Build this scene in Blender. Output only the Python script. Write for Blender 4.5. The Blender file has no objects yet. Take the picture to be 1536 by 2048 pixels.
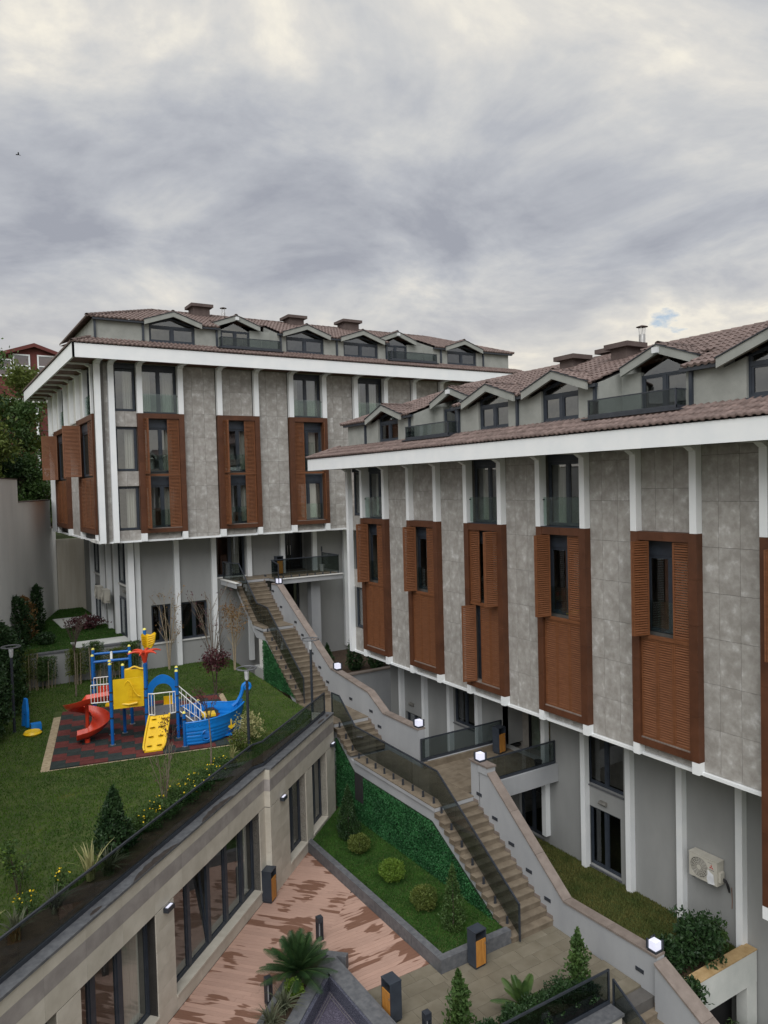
import bpy, math, random
import numpy as np
from mathutils import Matrix, Vector, Euler
random.seed(7); RNG = np.random.default_rng(7)
SC = bpy.context.scene
COL = SC.collection
R = math.radians

# ------------------------------------------------------------------ camera
# the world: +y runs along the right block, +x along the left block, z = 0 on the plaza
YAW, PITCH, ROLL, FPX, CAMH = 0.550471887, 0.036125619, 0.0264796191, 1500.94, 13.12
cam = bpy.data.cameras.new('camera'); camo = bpy.data.objects.new('camera', cam); COL.objects.link(camo)
fw = Vector((math.sin(YAW)*math.cos(PITCH), math.cos(YAW)*math.cos(PITCH), -math.sin(PITCH)))
rt = Vector((math.cos(YAW), -math.sin(YAW), 0)); dn = fw.cross(rt)
r2 = rt*math.cos(ROLL) + dn*math.sin(ROLL); d2 = dn*math.cos(ROLL) - rt*math.sin(ROLL)
m = Matrix((r2, -d2, -fw)).transposed().to_4x4(); m.translation = Vector((0, 0, CAMH))
camo.matrix_world = m
cam.sensor_fit = 'VERTICAL'; cam.sensor_height = 24.0; cam.lens = 24.0*FPX/2048.0
cam.clip_start = 0.1; cam.clip_end = 3000
SC.camera = camo

# ------------------------------------------------------------------ world, sun, exposure
SUN_EL, SUN_AZ = R(48), R(222)          # azimuth clockwise from +y
w = bpy.data.worlds.new('World'); SC.world = w; w.use_nodes = True
nt = w.node_tree; nt.nodes.clear()
def N(t, **k):
    n = nt.nodes.new(t)
    for a, b in k.items(): setattr(n, a, b)
    return n
L = lambda a, b: nt.links.new(a, b)
sky = N('ShaderNodeTexSky', sky_type='NISHITA', sun_disc=False, sun_elevation=SUN_EL, sun_rotation=SUN_AZ)
sky.air_density = 1.0; sky.dust_density = 1.5
tc = N('ShaderNodeTexCoord')
sep = N('ShaderNodeSeparateXYZ'); L(tc.outputs['Generated'], sep.inputs[0])
zz = N('ShaderNodeMath', operation='MAXIMUM'); L(sep.outputs[2], zz.inputs[0]); zz.inputs[1].default_value = 0.0
za = N('ShaderNodeMath', operation='ADD'); L(zz.outputs[0], za.inputs[0]); za.inputs[1].default_value = 0.16
dx = N('ShaderNodeMath', operation='DIVIDE'); L(sep.outputs[0], dx.inputs[0]); L(za.outputs[0], dx.inputs[1])
dy = N('ShaderNodeMath', operation='DIVIDE'); L(sep.outputs[1], dy.inputs[0]); L(za.outputs[0], dy.inputs[1])
cmb = N('ShaderNodeCombineXYZ'); L(dx.outputs[0], cmb.inputs[0]); L(dy.outputs[0], cmb.inputs[1])
SKYOFF = (3.4, 1.3, 0.0)
mp = N('ShaderNodeMapping'); L(cmb.outputs[0], mp.inputs[0]); mp.inputs['Location'].default_value = SKYOFF
def noise(scale, detail, rough, dist=0.0):
    n = N('ShaderNodeTexNoise'); L(mp.outputs[0], n.inputs['Vector'])
    n.inputs['Scale'].default_value = scale; n.inputs['Detail'].default_value = detail
    n.inputs['Roughness'].default_value = rough; n.inputs['Distortion'].default_value = dist
    return n
def ramp(src, pts):
    r = N('ShaderNodeValToRGB'); L(src, r.inputs[0]); e = r.color_ramp.elements
    while len(e) < len(pts): e.new(0.5)
    for i, (p, c) in enumerate(pts):
        e[i].position = p; e[i].color = (c[0], c[1], c[2], 1)
    return r
n1 = noise(1.55, 10, 0.58, 0.55)      # puffs
n2 = noise(0.50, 3, 0.5, 0.25)        # the large masses
n3 = noise(5.0, 6, 0.6, 0.3)          # fine ragged texture
mm = N('ShaderNodeMath', operation='MULTIPLY'); L(n1.outputs[0], mm.inputs[0]); mm.inputs[1].default_value = 0.52
mx = N('ShaderNodeMath', operation='MULTIPLY_ADD'); L(n2.outputs[0], mx.inputs[0]); mx.inputs[1].default_value = 0.36; L(mm.outputs[0], mx.inputs[2])
mz = N('ShaderNodeMath', operation='MULTIPLY_ADD'); L(n3.outputs[0], mz.inputs[0]); mz.inputs[1].default_value = 0.12; L(mx.outputs[0], mz.inputs[2])
# where the cloud is thin the light comes through warm and bright; where it is thick its base is blue grey
cl = ramp(mz.outputs[0], [(0.395, (.78, .74, .65)), (0.435, (.62, .605, .575)), (0.475, (.515, .52, .525)), (0.535, (.405, .42, .455)), (0.61, (.30, .315, .36))])
sc1 = N('ShaderNodeVectorMath', operation='SCALE'); L(cl.outputs[0], sc1.inputs[0]); sc1.inputs['Scale'].default_value = 10.0
# low on the horizon the cloud thins to a pale warm band
hz = ramp(sep.outputs[2], [(0.0, (.85, .85, .85)), (0.10, (.42, .42, .42)), (0.26, (0, 0, 0))])
hm = N('ShaderNodeMix', data_type='RGBA'); L(hz.outputs[0], hm.inputs[0]); L(sc1.outputs[0], hm.inputs[6]); hm.inputs[7].default_value = (6.5, 6.0, 5.2, 1)
op = ramp(mz.outputs[0], [(0.365, (.75, .75, .75)), (0.395, (0, 0, 0))])
mix = N('ShaderNodeMix', data_type='RGBA'); L(op.outputs[0], mix.inputs[0]); L(hm.outputs[2], mix.inputs[6])
L(sky.outputs[0], mix.inputs[7])
bg = N('ShaderNodeBackground'); L(mix.outputs[2], bg.inputs[0]); bg.inputs[1].default_value = 0.057
out = N('ShaderNodeOutputWorld'); L(bg.outputs[0], out.inputs[0])

sl = bpy.data.lights.new('sun', 'SUN'); so = bpy.data.objects.new('sun', sl); COL.objects.link(so)
sl.energy = 1.5; sl.angle = R(60); sl.color = (1.0, 0.985, 0.965)
sd = Vector((math.sin(SUN_AZ)*math.cos(SUN_EL), math.cos(SUN_AZ)*math.cos(SUN_EL), math.sin(SUN_EL)))
so.rotation_euler = sd.to_track_quat('Z', 'Y').to_euler(); so.location = (0, 0, 60)
vs = SC.view_settings; vs.view_transform = 'Standard'; vs.look = 'None'; vs.gamma = 1.0; vs.exposure = 1.05
vs.use_curve_mapping = False
SC.cycles.use_denoising = True
SC.cycles.max_bounces = 8; SC.cycles.transparent_max_bounces = 16; SC.cycles.caustics_reflective = False; SC.cycles.caustics_refractive = False

# ------------------------------------------------------------------ materials
MATS = {}
def mat(name, c1, c2=None, scale=3.0, detail=5, rough=0.7, bump=0.0, bscale=30.0, var=0.0, stretch=None,
        lo=0.35, hi=0.65, c3=None, spec=0.4, metal=0.0, obj_off=False, rough2=None, emit=None, trans=None):
    """a Principled surface whose colour wanders between c1 and c2 on world-space noise"""
    if name in MATS: return MATS[name]
    mt = bpy.data.materials.new(name); mt.use_nodes = True; t = mt.node_tree
    b = t.nodes['Principled BSDF']; Lk = t.links.new
    b.inputs['Roughness'].default_value = rough; b.inputs['Specular IOR Level'].default_value = spec
    b.inputs['Metallic'].default_value = metal
    geo = t.nodes.new('ShaderNodeNewGeometry'); src = geo.outputs['Position']
    oi = t.nodes.new('ShaderNodeObjectInfo')
    if obj_off:
        v = t.nodes.new('ShaderNodeVectorMath'); v.operation = 'SCALE'; cb = t.nodes.new('ShaderNodeCombineXYZ')
        for i in range(3): Lk(oi.outputs['Random'], cb.inputs[i])
        Lk(cb.outputs[0], v.inputs[0]); v.inputs['Scale'].default_value = 97.0
        a = t.nodes.new('ShaderNodeVectorMath'); a.operation = 'ADD'; Lk(src, a.inputs[0]); Lk(v.outputs[0], a.inputs[1]); src = a.outputs[0]
    if stretch:
        mpn = t.nodes.new('ShaderNodeMapping'); Lk(src, mpn.inputs[0])
        mpn.inputs['Scale'].default_value = stretch[:3]
        if len(stretch) > 3: mpn.inputs['Rotation'].default_value = (0, 0, stretch[3])
        src = mpn.outputs[0]
    if c2 is None: c2 = tuple(min(1, x*1.18) for x in c1); c1 = tuple(x*0.88 for x in c1)
    n = t.nodes.new('ShaderNodeTexNoise'); Lk(src, n.inputs['Vector'])
    n.inputs['Scale'].default_value = scale; n.inputs['Detail'].default_value = detail; n.inputs['Roughness'].default_value = 0.6
    cr = t.nodes.new('ShaderNodeValToRGB'); Lk(n.outputs[0], cr.inputs[0]); e = cr.color_ramp.elements
    e[0].position = lo; e[0].color = (*c1, 1); e[1].position = hi; e[1].color = (*c2, 1)
    if c3 is not None:
        q = e.new(min(.98, hi+.12)); q.color = (*c3, 1)
    col = cr.outputs[0]
    if var:
        h = t.nodes.new('ShaderNodeHueSaturation'); mr = t.nodes.new('ShaderNodeMapRange'); Lk(oi.outputs['Random'], mr.inputs[0])
        mr.inputs[3].default_value = 1-var; mr.inputs[4].default_value = 1+var; Lk(mr.outputs[0], h.inputs['Value']); Lk(col, h.inputs['Color']); col = h.outputs[0]
    Lk(col, b.inputs['Base Color'])
    if rough2 is not None:
        mr = t.nodes.new('ShaderNodeMapRange'); Lk(n.outputs[0], mr.inputs[0]); mr.inputs[1].default_value = lo; mr.inputs[2].default_value = hi
        mr.inputs[3].default_value = rough; mr.inputs[4].default_value = rough2; Lk(mr.outputs[0], b.inputs['Roughness'])
    if bump:
        n2 = t.nodes.new('ShaderNodeTexNoise'); Lk(src, n2.inputs['Vector']); n2.inputs['Scale'].default_value = bscale; n2.inputs['Detail'].default_value = 4
        bp = t.nodes.new('ShaderNodeBump'); bp.inputs['Strength'].default_value = bump; bp.inputs['Distance'].default_value = 0.02
        Lk(n2.outputs[0], bp.inputs['Height']); Lk(bp.outputs[0], b.inputs['Normal'])
    if emit:
        b.inputs['Emission Color'].default_value = (*emit[:3], 1); b.inputs['Emission Strength'].default_value = emit[3]
    if trans:   # thin leaves: some light comes through
        tr = t.nodes.new('ShaderNodeBsdfTranslucent'); Lk(col, tr.inputs[0]); ms = t.nodes.new('ShaderNodeMixShader'); ms.inputs[0].default_value = trans
        Lk(b.outputs[0], ms.inputs[1]); Lk(tr.outputs[0], ms.inputs[2]); Lk(ms.outputs[0], t.nodes['Material Output'].inputs[0])
    MATS[name] = mt; return mt
def glass(name, tint, gloss=(0.9, 0.93, 0.95), rough=0.02, f0=1.5):
    """thin pane: tinted see-through plus a Fresnel reflection"""
    if name in MATS: return MATS[name]
    mt = bpy.data.materials.new(name); mt.use_nodes = True; t = mt.node_tree; t.nodes.clear()
    tr = t.nodes.new('ShaderNodeBsdfTransparent'); tr.inputs[0].default_value = (*tint, 1)
    gl = t.nodes.new('ShaderNodeBsdfGlossy'); gl.inputs[0].default_value = (*gloss, 1); gl.inputs[1].default_value = rough
    lw = t.nodes.new('ShaderNodeLayerWeight'); lw.inputs[0].default_value = .5      # Schlick reflection, the same from both sides
    pw = t.nodes.new('ShaderNodeMath'); pw.operation = 'POWER'; t.links.new(lw.outputs['Facing'], pw.inputs[0]); pw.inputs[1].default_value = 5.0
    fr = t.nodes.new('ShaderNodeMapRange'); t.links.new(pw.outputs[0], fr.inputs[0]); fr.inputs[3].default_value = f0; fr.inputs[4].default_value = 1.0
    ms = t.nodes.new('ShaderNodeMixShader'); o = t.nodes.new('ShaderNodeOutputMaterial')
    t.links.new(fr.outputs[0], ms.inputs[0]); t.links.new(tr.outputs[0], ms.inputs[1]); t.links.new(gl.outputs[0], ms.inputs[2]); t.links.new(ms.outputs[0], o.inputs[0])
    MATS[name] = mt; return mt
M = dict(
 white=mat('white_paint', (.74, .77, .79), (.80, .82, .83), 1.2, rough=.55, bump=.03, bscale=60),
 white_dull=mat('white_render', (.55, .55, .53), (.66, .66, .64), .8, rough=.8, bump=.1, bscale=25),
 tile=mat('stone_look_tile', (.285, .270, .250), (.375, .362, .342), 3.4, 7, .62, .04, 40, .05, None, .38, .58, (.52, .515, .505), .35, obj_off=True),
 joint=mat('joint_grout', (.09, .085, .08), rough=.9),
 plaster=mat('grey_render', (.255, .262, .26), (.315, .32, .315), .7, 9, rough=.88, bump=.15, bscale=60, stretch=(1, 1, .4), lo=.3, hi=.7),
 plaster_attic=mat('attic_render', (.25, .262, .245), (.305, .316, .296), 2.0, rough=.88, bump=.3, bscale=45),
 parapet=mat('parapet_render', (.29, .302, .32), (.365, .375, .39), .8, 9, rough=.85, bump=.1, bscale=50, stretch=(1, 1, .45), lo=.3, hi=.7),
 brown=mat('brown_cladding', (.075, .028, .013), (.105, .040, .019), 2.0, rough=.5, var=.05),
 shutter=mat('wood_shutter', (.135, .050, .020), (.185, .073, .031), 3.0, rough=.5, stretch=(1, 1, 6), var=.06),
 soffit=mat('soffit_boards', (.10, .045, .028), (.14, .065, .04), 3.0, rough=.6),
 frame=mat('anthracite_frame', (.030, .037, .050), (.040, .050, .066), 4, rough=.42),
 steel=mat('anthracite_steel', (.022, .027, .036), (.034, .040, .052), 6, rough=.38, spec=.5),
 rooftile=mat('clay_roof_tile', (.105, .074, .066), (.185, .135, .122), 5.0, 5, .65, .05, 30, .14, None, .38, .62, obj_off=False),
 chimney=mat('chimney_render', (.085, .062, .058), (.11, .085, .078), 3, rough=.85, bump=.15, bscale=40),
 zinc=mat('galvanised_steel', (.5, .5, .5), (.62, .62, .62), 8, rough=.35, metal=.9),
 stone=mat('stair_stone', (.135, .108, .078), (.20, .165, .122), 3.0, 6, .62, .05, 60, .06, obj_off=True),
 coping=mat('coping_stone', (.17, .14, .122), (.235, .197, .175), 3.0, 6, .65, .05, 50, .06, obj_off=True),
 granite=mat('grey_granite', (.085, .09, .10), (.14, .145, .155), 7, 6, .5, .04, 80, .06, obj_off=True),
 beige=mat('beige_stone_tile', (.46, .43, .365), (.57, .54, .47), 1.8, 6, .55, .03, 60, .04, obj_off=True),
 band=mat('grey_stone_band', (.27, .25, .24), (.36, .335, .32), 2.5, 6, .55, .03, 60, .05, obj_off=True),
 paver=mat('plaza_paver', (.135, .118, .085), (.185, .165, .125), 1.6, 7, .6, .04, 60, .07, None, .35, .65, (.22, .20, .16), obj_off=True),
 grass=mat('lawn_soil', (.03, .055, .011), (.075, .10, .024), 2.5, 8, .95, .5, 120, lo=.3, hi=.7),
 blade=mat('grass_blades', (.032, .092, .008), (.08, .16, .014), .7, 8, .75, lo=.32, hi=.62, c3=(.20, .19, .05), trans=.3),
 blade_dark=mat('fine_lawn_blades', (.025, .085, .010), (.05, .14, .016), 1.5, 6, .75, lo=.35, hi=.7, trans=.25),
 blade_dry=mat('dry_lawn_blades', (.055, .085, .016), (.13, .13, .035), 1.3, 6, .8, lo=.3, hi=.6, trans=.25),
 soil=mat('bed_soil', (.045, .03, .02), (.085, .055, .035), 6, 7, .95, .6, 60),
 sand=mat('sandy_strip', (.30, .235, .15), (.45, .37, .25), 9, 8, .95, .5, 50),
 hedge=mat('artificial_ivy', (.012, .075, .022), (.032, .15, .045), 2.0, 6, .6, lo=.35, hi=.65, trans=.15),
 hedge_back=mat('ivy_backing', (.008, .03, .01), rough=.9),
 rub_red=mat('red_rubber', (.10, .022, .02), (.14, .034, .03), 5, rough=.9, bump=.3, bscale=150, var=.12),
 rub_green=mat('green_rubber', (.018, .028, .028), (.03, .042, .04), 5, rough=.9, bump=.3, bscale=150, var=.12),
 blue=mat('blue_plastic', (.004, .16, .55), (.006, .21, .66), 2, rough=.38, spec=.5),
 blue_post=mat('blue_steel_post', (.006, .11, .40), (.008, .14, .47), 2, rough=.35, spec=.5),
 yellow=mat('yellow_plastic', (.74, .46, .008), (.85, .56, .012), 2, rough=.4, spec=.5),
 cap=mat('pale_yellow_cap', (.75, .68, .16), rough=.4),
 red=mat('red_plastic', (.56, .045, .018), (.68, .065, .025), 2, rough=.35, spec=.5),
 tube=mat('white_tube', (.72, .72, .70), rough=.4),
 plat=mat('grey_deck_plate', (.12, .12, .13), rough=.7),
 bark=mat('grey_bark', (.12, .095, .07), (.20, .165, .125), 14, rough=.9, bump=.3, bscale=60),
 bark_dark=mat('dark_bark', (.05, .038, .03), (.09, .07, .055), 14, rough=.9),
 twig=mat('pale_twig', (.26, .21, .145), (.36, .30, .21), 14, rough=.9),
 leaf=mat('mid_green_leaf', (.035, .078, .018), (.07, .125, .03), 3, rough=.6, trans=.25),
 leaf_dark=mat('dark_green_leaf', (.014, .040, .013), (.034, .075, .022), 3, rough=.55, trans=.2),
 leaf_bright=mat('bright_green_leaf', (.085, .16, .015), (.15, .24, .03), 4, rough=.6, trans=.25),
 leaf_olive=mat('olive_leaf', (.07, .105, .018), (.13, .16, .032), 2, rough=.65, trans=.25),
 leaf_pale=mat('pale_variegated_leaf', (.30, .30, .12), (.42, .40, .20), 4, rough=.6, trans=.25),
 leaf_brown=mat('dry_brown_leaf', (.16, .085, .03), (.26, .15, .05), 4, rough=.8, trans=.2),
 leaf_plum=mat('plum_leaf', (.055, .014, .020), (.10, .03, .036), 4, rough=.6, trans=.2),
 leaf_grey=mat('grey_green_blade', (.07, .085, .05), (.13, .14, .085), 5, rough=.65, trans=.2),
 flower=mat('yellow_petal', (.75, .55, .03), rough=.6),
 bin_wood=mat('bin_timber', (.36, .15, .03), (.50, .23, .05), 3, rough=.5, stretch=(8, 8, 1)),
 lamp_on=mat('lit_diffuser', (.5, .5, .55), rough=.5, emit=(.78, .80, 1.0, .30)),
 lamp_off=mat('pale_diffuser', (.6, .62, .64), rough=.4),
 ac=mat('ac_enamel', (.50, .48, .42), (.56, .54, .48), 3, rough=.45),
 ac_dark=mat('ac_grille', (.17, .165, .15), rough=.6),
 paper=mat('paper_label', (.75, .77, .8), rough=.7),
 logo=mat('logo_red', (.45, .02, .02), rough=.5),
 rubber=mat('black_rubber', (.012, .012, .013), rough=.6),
 copper=mat('copper_pipe', (.22, .09, .05), rough=.6),
 room=mat('room_wall', (.30, .28, .25), rough=.9),
 curtain=mat('linen_curtain', (.55, .53, .48), (.66, .64, .58), 5, rough=.9, stretch=(9, 9, .4)),
 dark=mat('dark_interior', (.02, .02, .021), rough=.9),
 door=mat('black_door', (.010, .010, .012), rough=.3),
 amber=mat('amber_lobby_glow', (.42, .20, .03), (.55, .30, .05), 2, rough=.3, stretch=(1, 1, 9), emit=(1.0, .5, .08, .12)),  # amber colour and faint emission stand in for the lobby light
 house_red=mat('red_house_siding', (.11, .028, .024), (.14, .04, .034), 1, rough=.8),
 house_grey=mat('house_base_render', (.36, .34, .35), rough=.9),
 concrete=mat('pale_concrete', (.48, .50, .48), (.60, .61, .585), 1.0, 6, .85, .1, 40),
 stain=mat('concrete_stain', (.47, .43, .36), (.56, .53, .47), .9, 6, .85, .1, 40, stretch=(3.2, 1, .28), lo=.40, hi=.66, c3=(.36, .24, .10)),
 render_w=mat('boundary_render', (.76, .76, .75), (.86, .855, .84), .5, 7, .85, .1, 30, stretch=(1, 1, .35)),
 ochre=mat('raw_screed', (.33, .22, .10), (.44, .31, .16), 5, 6, .95, .4, 40),
 mosaic=mat('mosaic_tile', (.035, .038, .06), (.11, .115, .15), 60, 3, .25, .2, 90, lo=.4, hi=.6, c3=(.20, .20, .26)),
 water=mat('pool_mosaic_floor', (.045, .04, .06), (.12, .11, .15), 45, 3, .12, .1, 60, lo=.4, hi=.62, c3=(.26, .25, .34)),
 damp=mat('damp_stone', (.035, .028, .025), (.055, .045, .04), 8, rough=.6),
 pot=mat('white_pot', (.62, .63, .63), rough=.6),
 red_chair=mat('red_upholstery', (.42, .03, .05), rough=.7),
 earth=mat('far_ground', (.05, .06, .03), (.09, .10, .05), .05, 6, .95),
 pane=glass('window_glass', (.72, .75, .74), f0=.20),
 pane_dark=glass('dark_window_glass', (.60, .62, .62), f0=.09),
 smoke=glass('smoked_glass', (.56, .60, .60), f0=.03),
 clear=glass('clear_balustrade_glass', (.84, .90, .87), f0=.06),
)
def deck_mat():
    mt = bpy.data.materials.new('composite_deck'); mt.use_nodes = True; t = mt.node_tree; b = t.nodes['Principled BSDF']; Lk = t.links.new
    tcn = t.nodes.new('ShaderNodeTexCoord'); oi = t.nodes.new('ShaderNodeObjectInfo'); geo = t.nodes.new('ShaderNodeNewGeometry')
    # damp patches soak along each board (local x), differently from board to board, in a few areas of the deck
    ml = t.nodes.new('ShaderNodeMath'); ml.operation = 'MULTIPLY'; Lk(oi.outputs['Random'], ml.inputs[0]); ml.inputs[1].default_value = 61.0
    mpd = t.nodes.new('ShaderNodeMapping'); Lk(tcn.outputs['Object'], mpd.inputs[0]); mpd.inputs['Scale'].default_value = (.62, 2.6, 1)
    adv = t.nodes.new('ShaderNodeVectorMath'); adv.operation = 'ADD'; cb = t.nodes.new('ShaderNodeCombineXYZ'); Lk(ml.outputs[0], cb.inputs[0]); Lk(ml.outputs[0], cb.inputs[2]); Lk(mpd.outputs[0], adv.inputs[0]); Lk(cb.outputs[0], adv.inputs[1])
    nb_ = t.nodes.new('ShaderNodeTexNoise'); Lk(adv.outputs[0], nb_.inputs['Vector']); nb_.inputs['Scale'].default_value = 1.0; nb_.inputs['Detail'].default_value = 3.0
    n1 = t.nodes.new('ShaderNodeTexNoise'); Lk(geo.outputs['Position'], n1.inputs['Vector']); n1.inputs['Scale'].default_value = .85; n1.inputs['Detail'].default_value = 1.0
    ad = t.nodes.new('ShaderNodeMath'); ad.operation = 'MULTIPLY_ADD'; Lk(nb_.outputs[0], ad.inputs[0]); ad.inputs[1].default_value = .6
    mh = t.nodes.new('ShaderNodeMath'); mh.operation = 'MULTIPLY'; Lk(n1.outputs[0], mh.inputs[0]); mh.inputs[1].default_value = .7; Lk(mh.outputs[0], ad.inputs[2])
    wet = t.nodes.new('ShaderNodeValToRGB'); Lk(ad.outputs[0], wet.inputs[0]); e = wet.color_ramp.elements; e[0].position = .682; e[1].position = .698
    n2 = t.nodes.new('ShaderNodeTexNoise'); mpn = t.nodes.new('ShaderNodeMapping'); Lk(tcn.outputs['Object'], mpn.inputs[0]); mpn.inputs['Scale'].default_value = (1.5, 40, 1); Lk(mpn.outputs[0], n2.inputs['Vector']); n2.inputs['Scale'].default_value = 2; n2.inputs['Detail'].default_value = 4
    dry = t.nodes.new('ShaderNodeValToRGB'); Lk(n2.outputs[0], dry.inputs[0]); e = dry.color_ramp.elements; e[0].position = .3; e[0].color = (.36, .225, .175, 1); e[1].position = .7; e[1].color = (.46, .305, .245, 1)
    hv = t.nodes.new('ShaderNodeHueSaturation'); mr = t.nodes.new('ShaderNodeMapRange'); Lk(oi.outputs['Random'], mr.inputs[0]); mr.inputs[3].default_value = .93; mr.inputs[4].default_value = 1.07; Lk(mr.outputs[0], hv.inputs['Value']); Lk(dry.outputs[0], hv.inputs['Color'])
    mxn = t.nodes.new('ShaderNodeMix'); mxn.data_type = 'RGBA'; Lk(wet.outputs[0], mxn.inputs[0]); Lk(hv.outputs[0], mxn.inputs[6]); mxn.inputs[7].default_value = (.19, .098, .066, 1)
    Lk(mxn.outputs[2], b.inputs['Base Color'])
    rr = t.nodes.new('ShaderNodeMapRange'); Lk(wet.outputs[0], rr.inputs[0]); rr.inputs[3].default_value = .75; rr.inputs[4].default_value = .45; Lk(rr.outputs[0], b.inputs['Roughness'])
    MATS['composite_deck'] = mt; return mt
M['deck'] = deck_mat()
# ------------------------------------------------------------------ helpers
def wpos(o):
    p = Vector((0, 0, 0))
    while o is not None: p = p + o.location; o = o.parent
    return p
def tag(o, label=None, cat=None, group=None, kind=None):
    if label: o['label'] = label
    if cat: o['category'] = cat
    if group: o['group'] = group
    if kind: o['kind'] = kind
    return o
def thing(name, loc, label, cat, group=None):
    o = bpy.data.objects.new(name, None); o.location = loc; o.empty_display_size = .2; COL.objects.link(o)
    return tag(o, label, cat, group)
def link(name, me, parent, loc=(0, 0, 0), rot=None):
    o = bpy.data.objects.new(name, me); COL.objects.link(o); o.parent = parent; o.location = loc
    if rot: o.rotation_euler = rot
    return o
def setmat(me, mt):
    me.materials.append(M[mt] if isinstance(mt, str) else mt)
class MB:
    """collects shapes in world coordinates; build() links them as one mesh object"""
    def __init__(s): s.v = []; s.f = []; s.sm = False
    def add(s, vs, fs):
        n = len(s.v); s.v += [tuple(p) for p in vs]; s.f += [tuple(i+n for i in f) for f in fs]; return s
    def box(s, x0, x1, y0, y1, z0, z1):
        return s.add([(x0, y0, z0), (x1, y0, z0), (x1, y1, z0), (x0, y1, z0), (x0, y0, z1), (x1, y0, z1), (x1, y1, z1), (x0, y1, z1)],
                     [(3, 2, 1, 0), (4, 5, 6, 7), (0, 1, 5, 4), (1, 2, 6, 5), (2, 3, 7, 6), (3, 0, 4, 7)])
    def hexa(s, p):   # 8 points, bottom ring then top ring
        return s.add(p, [(3, 2, 1, 0), (4, 5, 6, 7), (0, 1, 5, 4), (1, 2, 6, 5), (2, 3, 7, 6), (3, 0, 4, 7)])
    def prism(s, poly, off):   # polygon swept by a vector
        n = len(poly); o = Vector(off); q = [Vector(p) for p in poly]
        return s.add([tuple(p) for p in q]+[tuple(p+o) for p in q], [tuple(range(n))[::-1], tuple(range(n, 2*n))]+[(i, (i+1) % n, n+(i+1) % n, n+i) for i in range(n)])
    def bar(s, a, b, w, h, up=(0, 0, 1)):   # box beam from a to b
        a, b = Vector(a), Vector(b); d = (b-a).normalized(); u = Vector(up); x = d.cross(u)
        if x.length < 1e-4: x = d.cross(Vector((1, 0, 0)))
        x.normalize(); y = x.cross(d).normalized(); x *= w/2; y *= h/2
        return s.hexa([a-x-y, a+x-y, b+x-y, b-x-y, a-x+y, a+x+y, b+x+y, b-x+y])
    def tube(s, pts, r, n=8, caps=True, r2=None):
        pts = [Vector(p) for p in pts]; m_ = len(pts); rings = []; prev = None
        for i, p in enumerate(pts):
            d = (pts[min(i+1, m_-1)]-pts[max(i-1, 0)]).normalized()
            if prev is None:
                x = d.cross(Vector((0, 0, 1)))
                if x.length < 1e-3: x = d.cross(Vector((1, 0, 0)))
            else: x = prev - d*prev.dot(d)
            x.normalize(); prev = x; y = d.cross(x)
            rr = r if r2 is None else r+(r2-r)*i/(m_-1)
            rings.append([p+(x*math.cos(2*math.pi*k/n)+y*math.sin(2*math.pi*k/n))*rr for k in range(n)])
        vs = [q for g in rings for q in g]; fs = []
        for i in range(m_-1):
            for k in range(n): fs.append((i*n+k, i*n+(k+1) % n, (i+1)*n+(k+1) % n, (i+1)*n+k))
        if caps: fs += [tuple(range(n))[::-1], tuple(range((m_-1)*n, m_*n))]
        s.sm = True
        return s.add(vs, fs)
    def lathe(s, c, prof, n=12):
        vs = []; fs = []
        for r, z in prof:
            for k in range(n): vs.append((c[0]+r*math.cos(2*math.pi*k/n), c[1]+r*math.sin(2*math.pi*k/n), c[2]+z))
        for i in range(len(prof)-1):
            for k in range(n): fs.append((i*n+k, i*n+(k+1) % n, (i+1)*n+(k+1) % n, (i+1)*n+k))
        fs += [tuple(range(n))[::-1], tuple(range((len(prof)-1)*n, len(prof)*n))]; s.sm = True
        return s.add(vs, fs)
    def build(s, name, mt, parent=None, kind=None, smooth=None, label=None):
        base = wpos(parent) if parent is not None else Vector((0, 0, 0))
        me = bpy.data.meshes.new(name); me.from_pydata([(x-base.x, y-base.y, z-base.z) for x, y, z in s.v], [], s.f); setmat(me, mt)
        if smooth or (smooth is None and s.sm):
            for p in me.polygons: p.use_smooth = True
            try: me.set_sharp_from_angle(angle=R(40))
            except Exception: pass
        o = link(name, me, parent)
        if kind: o['kind'] = kind
        if label: o['label'] = label
        return o
CACHE = {}
def piece(name, mt, parent, c, size, rotz=0.0):
    """a small box part; boxes of one size share their mesh"""
    k = (round(size[0], 3), round(size[1], 3), round(size[2], 3), mt)
    if k not in CACHE:
        a, b, c_ = [v/2 for v in size]; me = bpy.data.meshes.new(name); e = min(.006, a/3, b/3, c_/3)
        mbx = MB().box(-a, a, -b, b, -c_, c_); me.from_pydata(mbx.v, [], mbx.f); setmat(me, mt); CACHE[k] = me
    base = wpos(parent)
    return link(name, CACHE[k], parent, (c[0]-base.x, c[1]-base.y, c[2]-base.z), (0, 0, rotz) if rotz else None)
def npmesh(name, V, F, mt, parent=None, kind=None, base=None, smooth=False):
    """fast mesh from arrays (F: n x k)"""
    V = np.asarray(V, np.float32); F = np.asarray(F, np.int32)
    if parent is not None: V = V-np.array(wpos(parent), np.float32)
    me = bpy.data.meshes.new(name); k = F.shape[1]
    me.vertices.add(len(V)); me.vertices.foreach_set('co', V.ravel())
    me.loops.add(F.size); me.loops.foreach_set('vertex_index', F.ravel())
    me.polygons.add(len(F)); me.polygons.foreach_set('loop_start', np.arange(0, F.size, k, dtype=np.int32)); me.polygons.foreach_set('loop_total', np.full(len(F), k, np.int32))
    setmat(me, mt); me.update(); me.validate()
    if smooth:
        for p in me.polygons: p.use_smooth = True
    o = link(name, me, parent)
    if kind: o['kind'] = kind
    return o
def copy_tree(o, parent=None):
    c = o.copy(); COL.objects.link(c); c.parent = parent
    for ch in list(o.children): copy_tree(ch, c)
    return c

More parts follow.
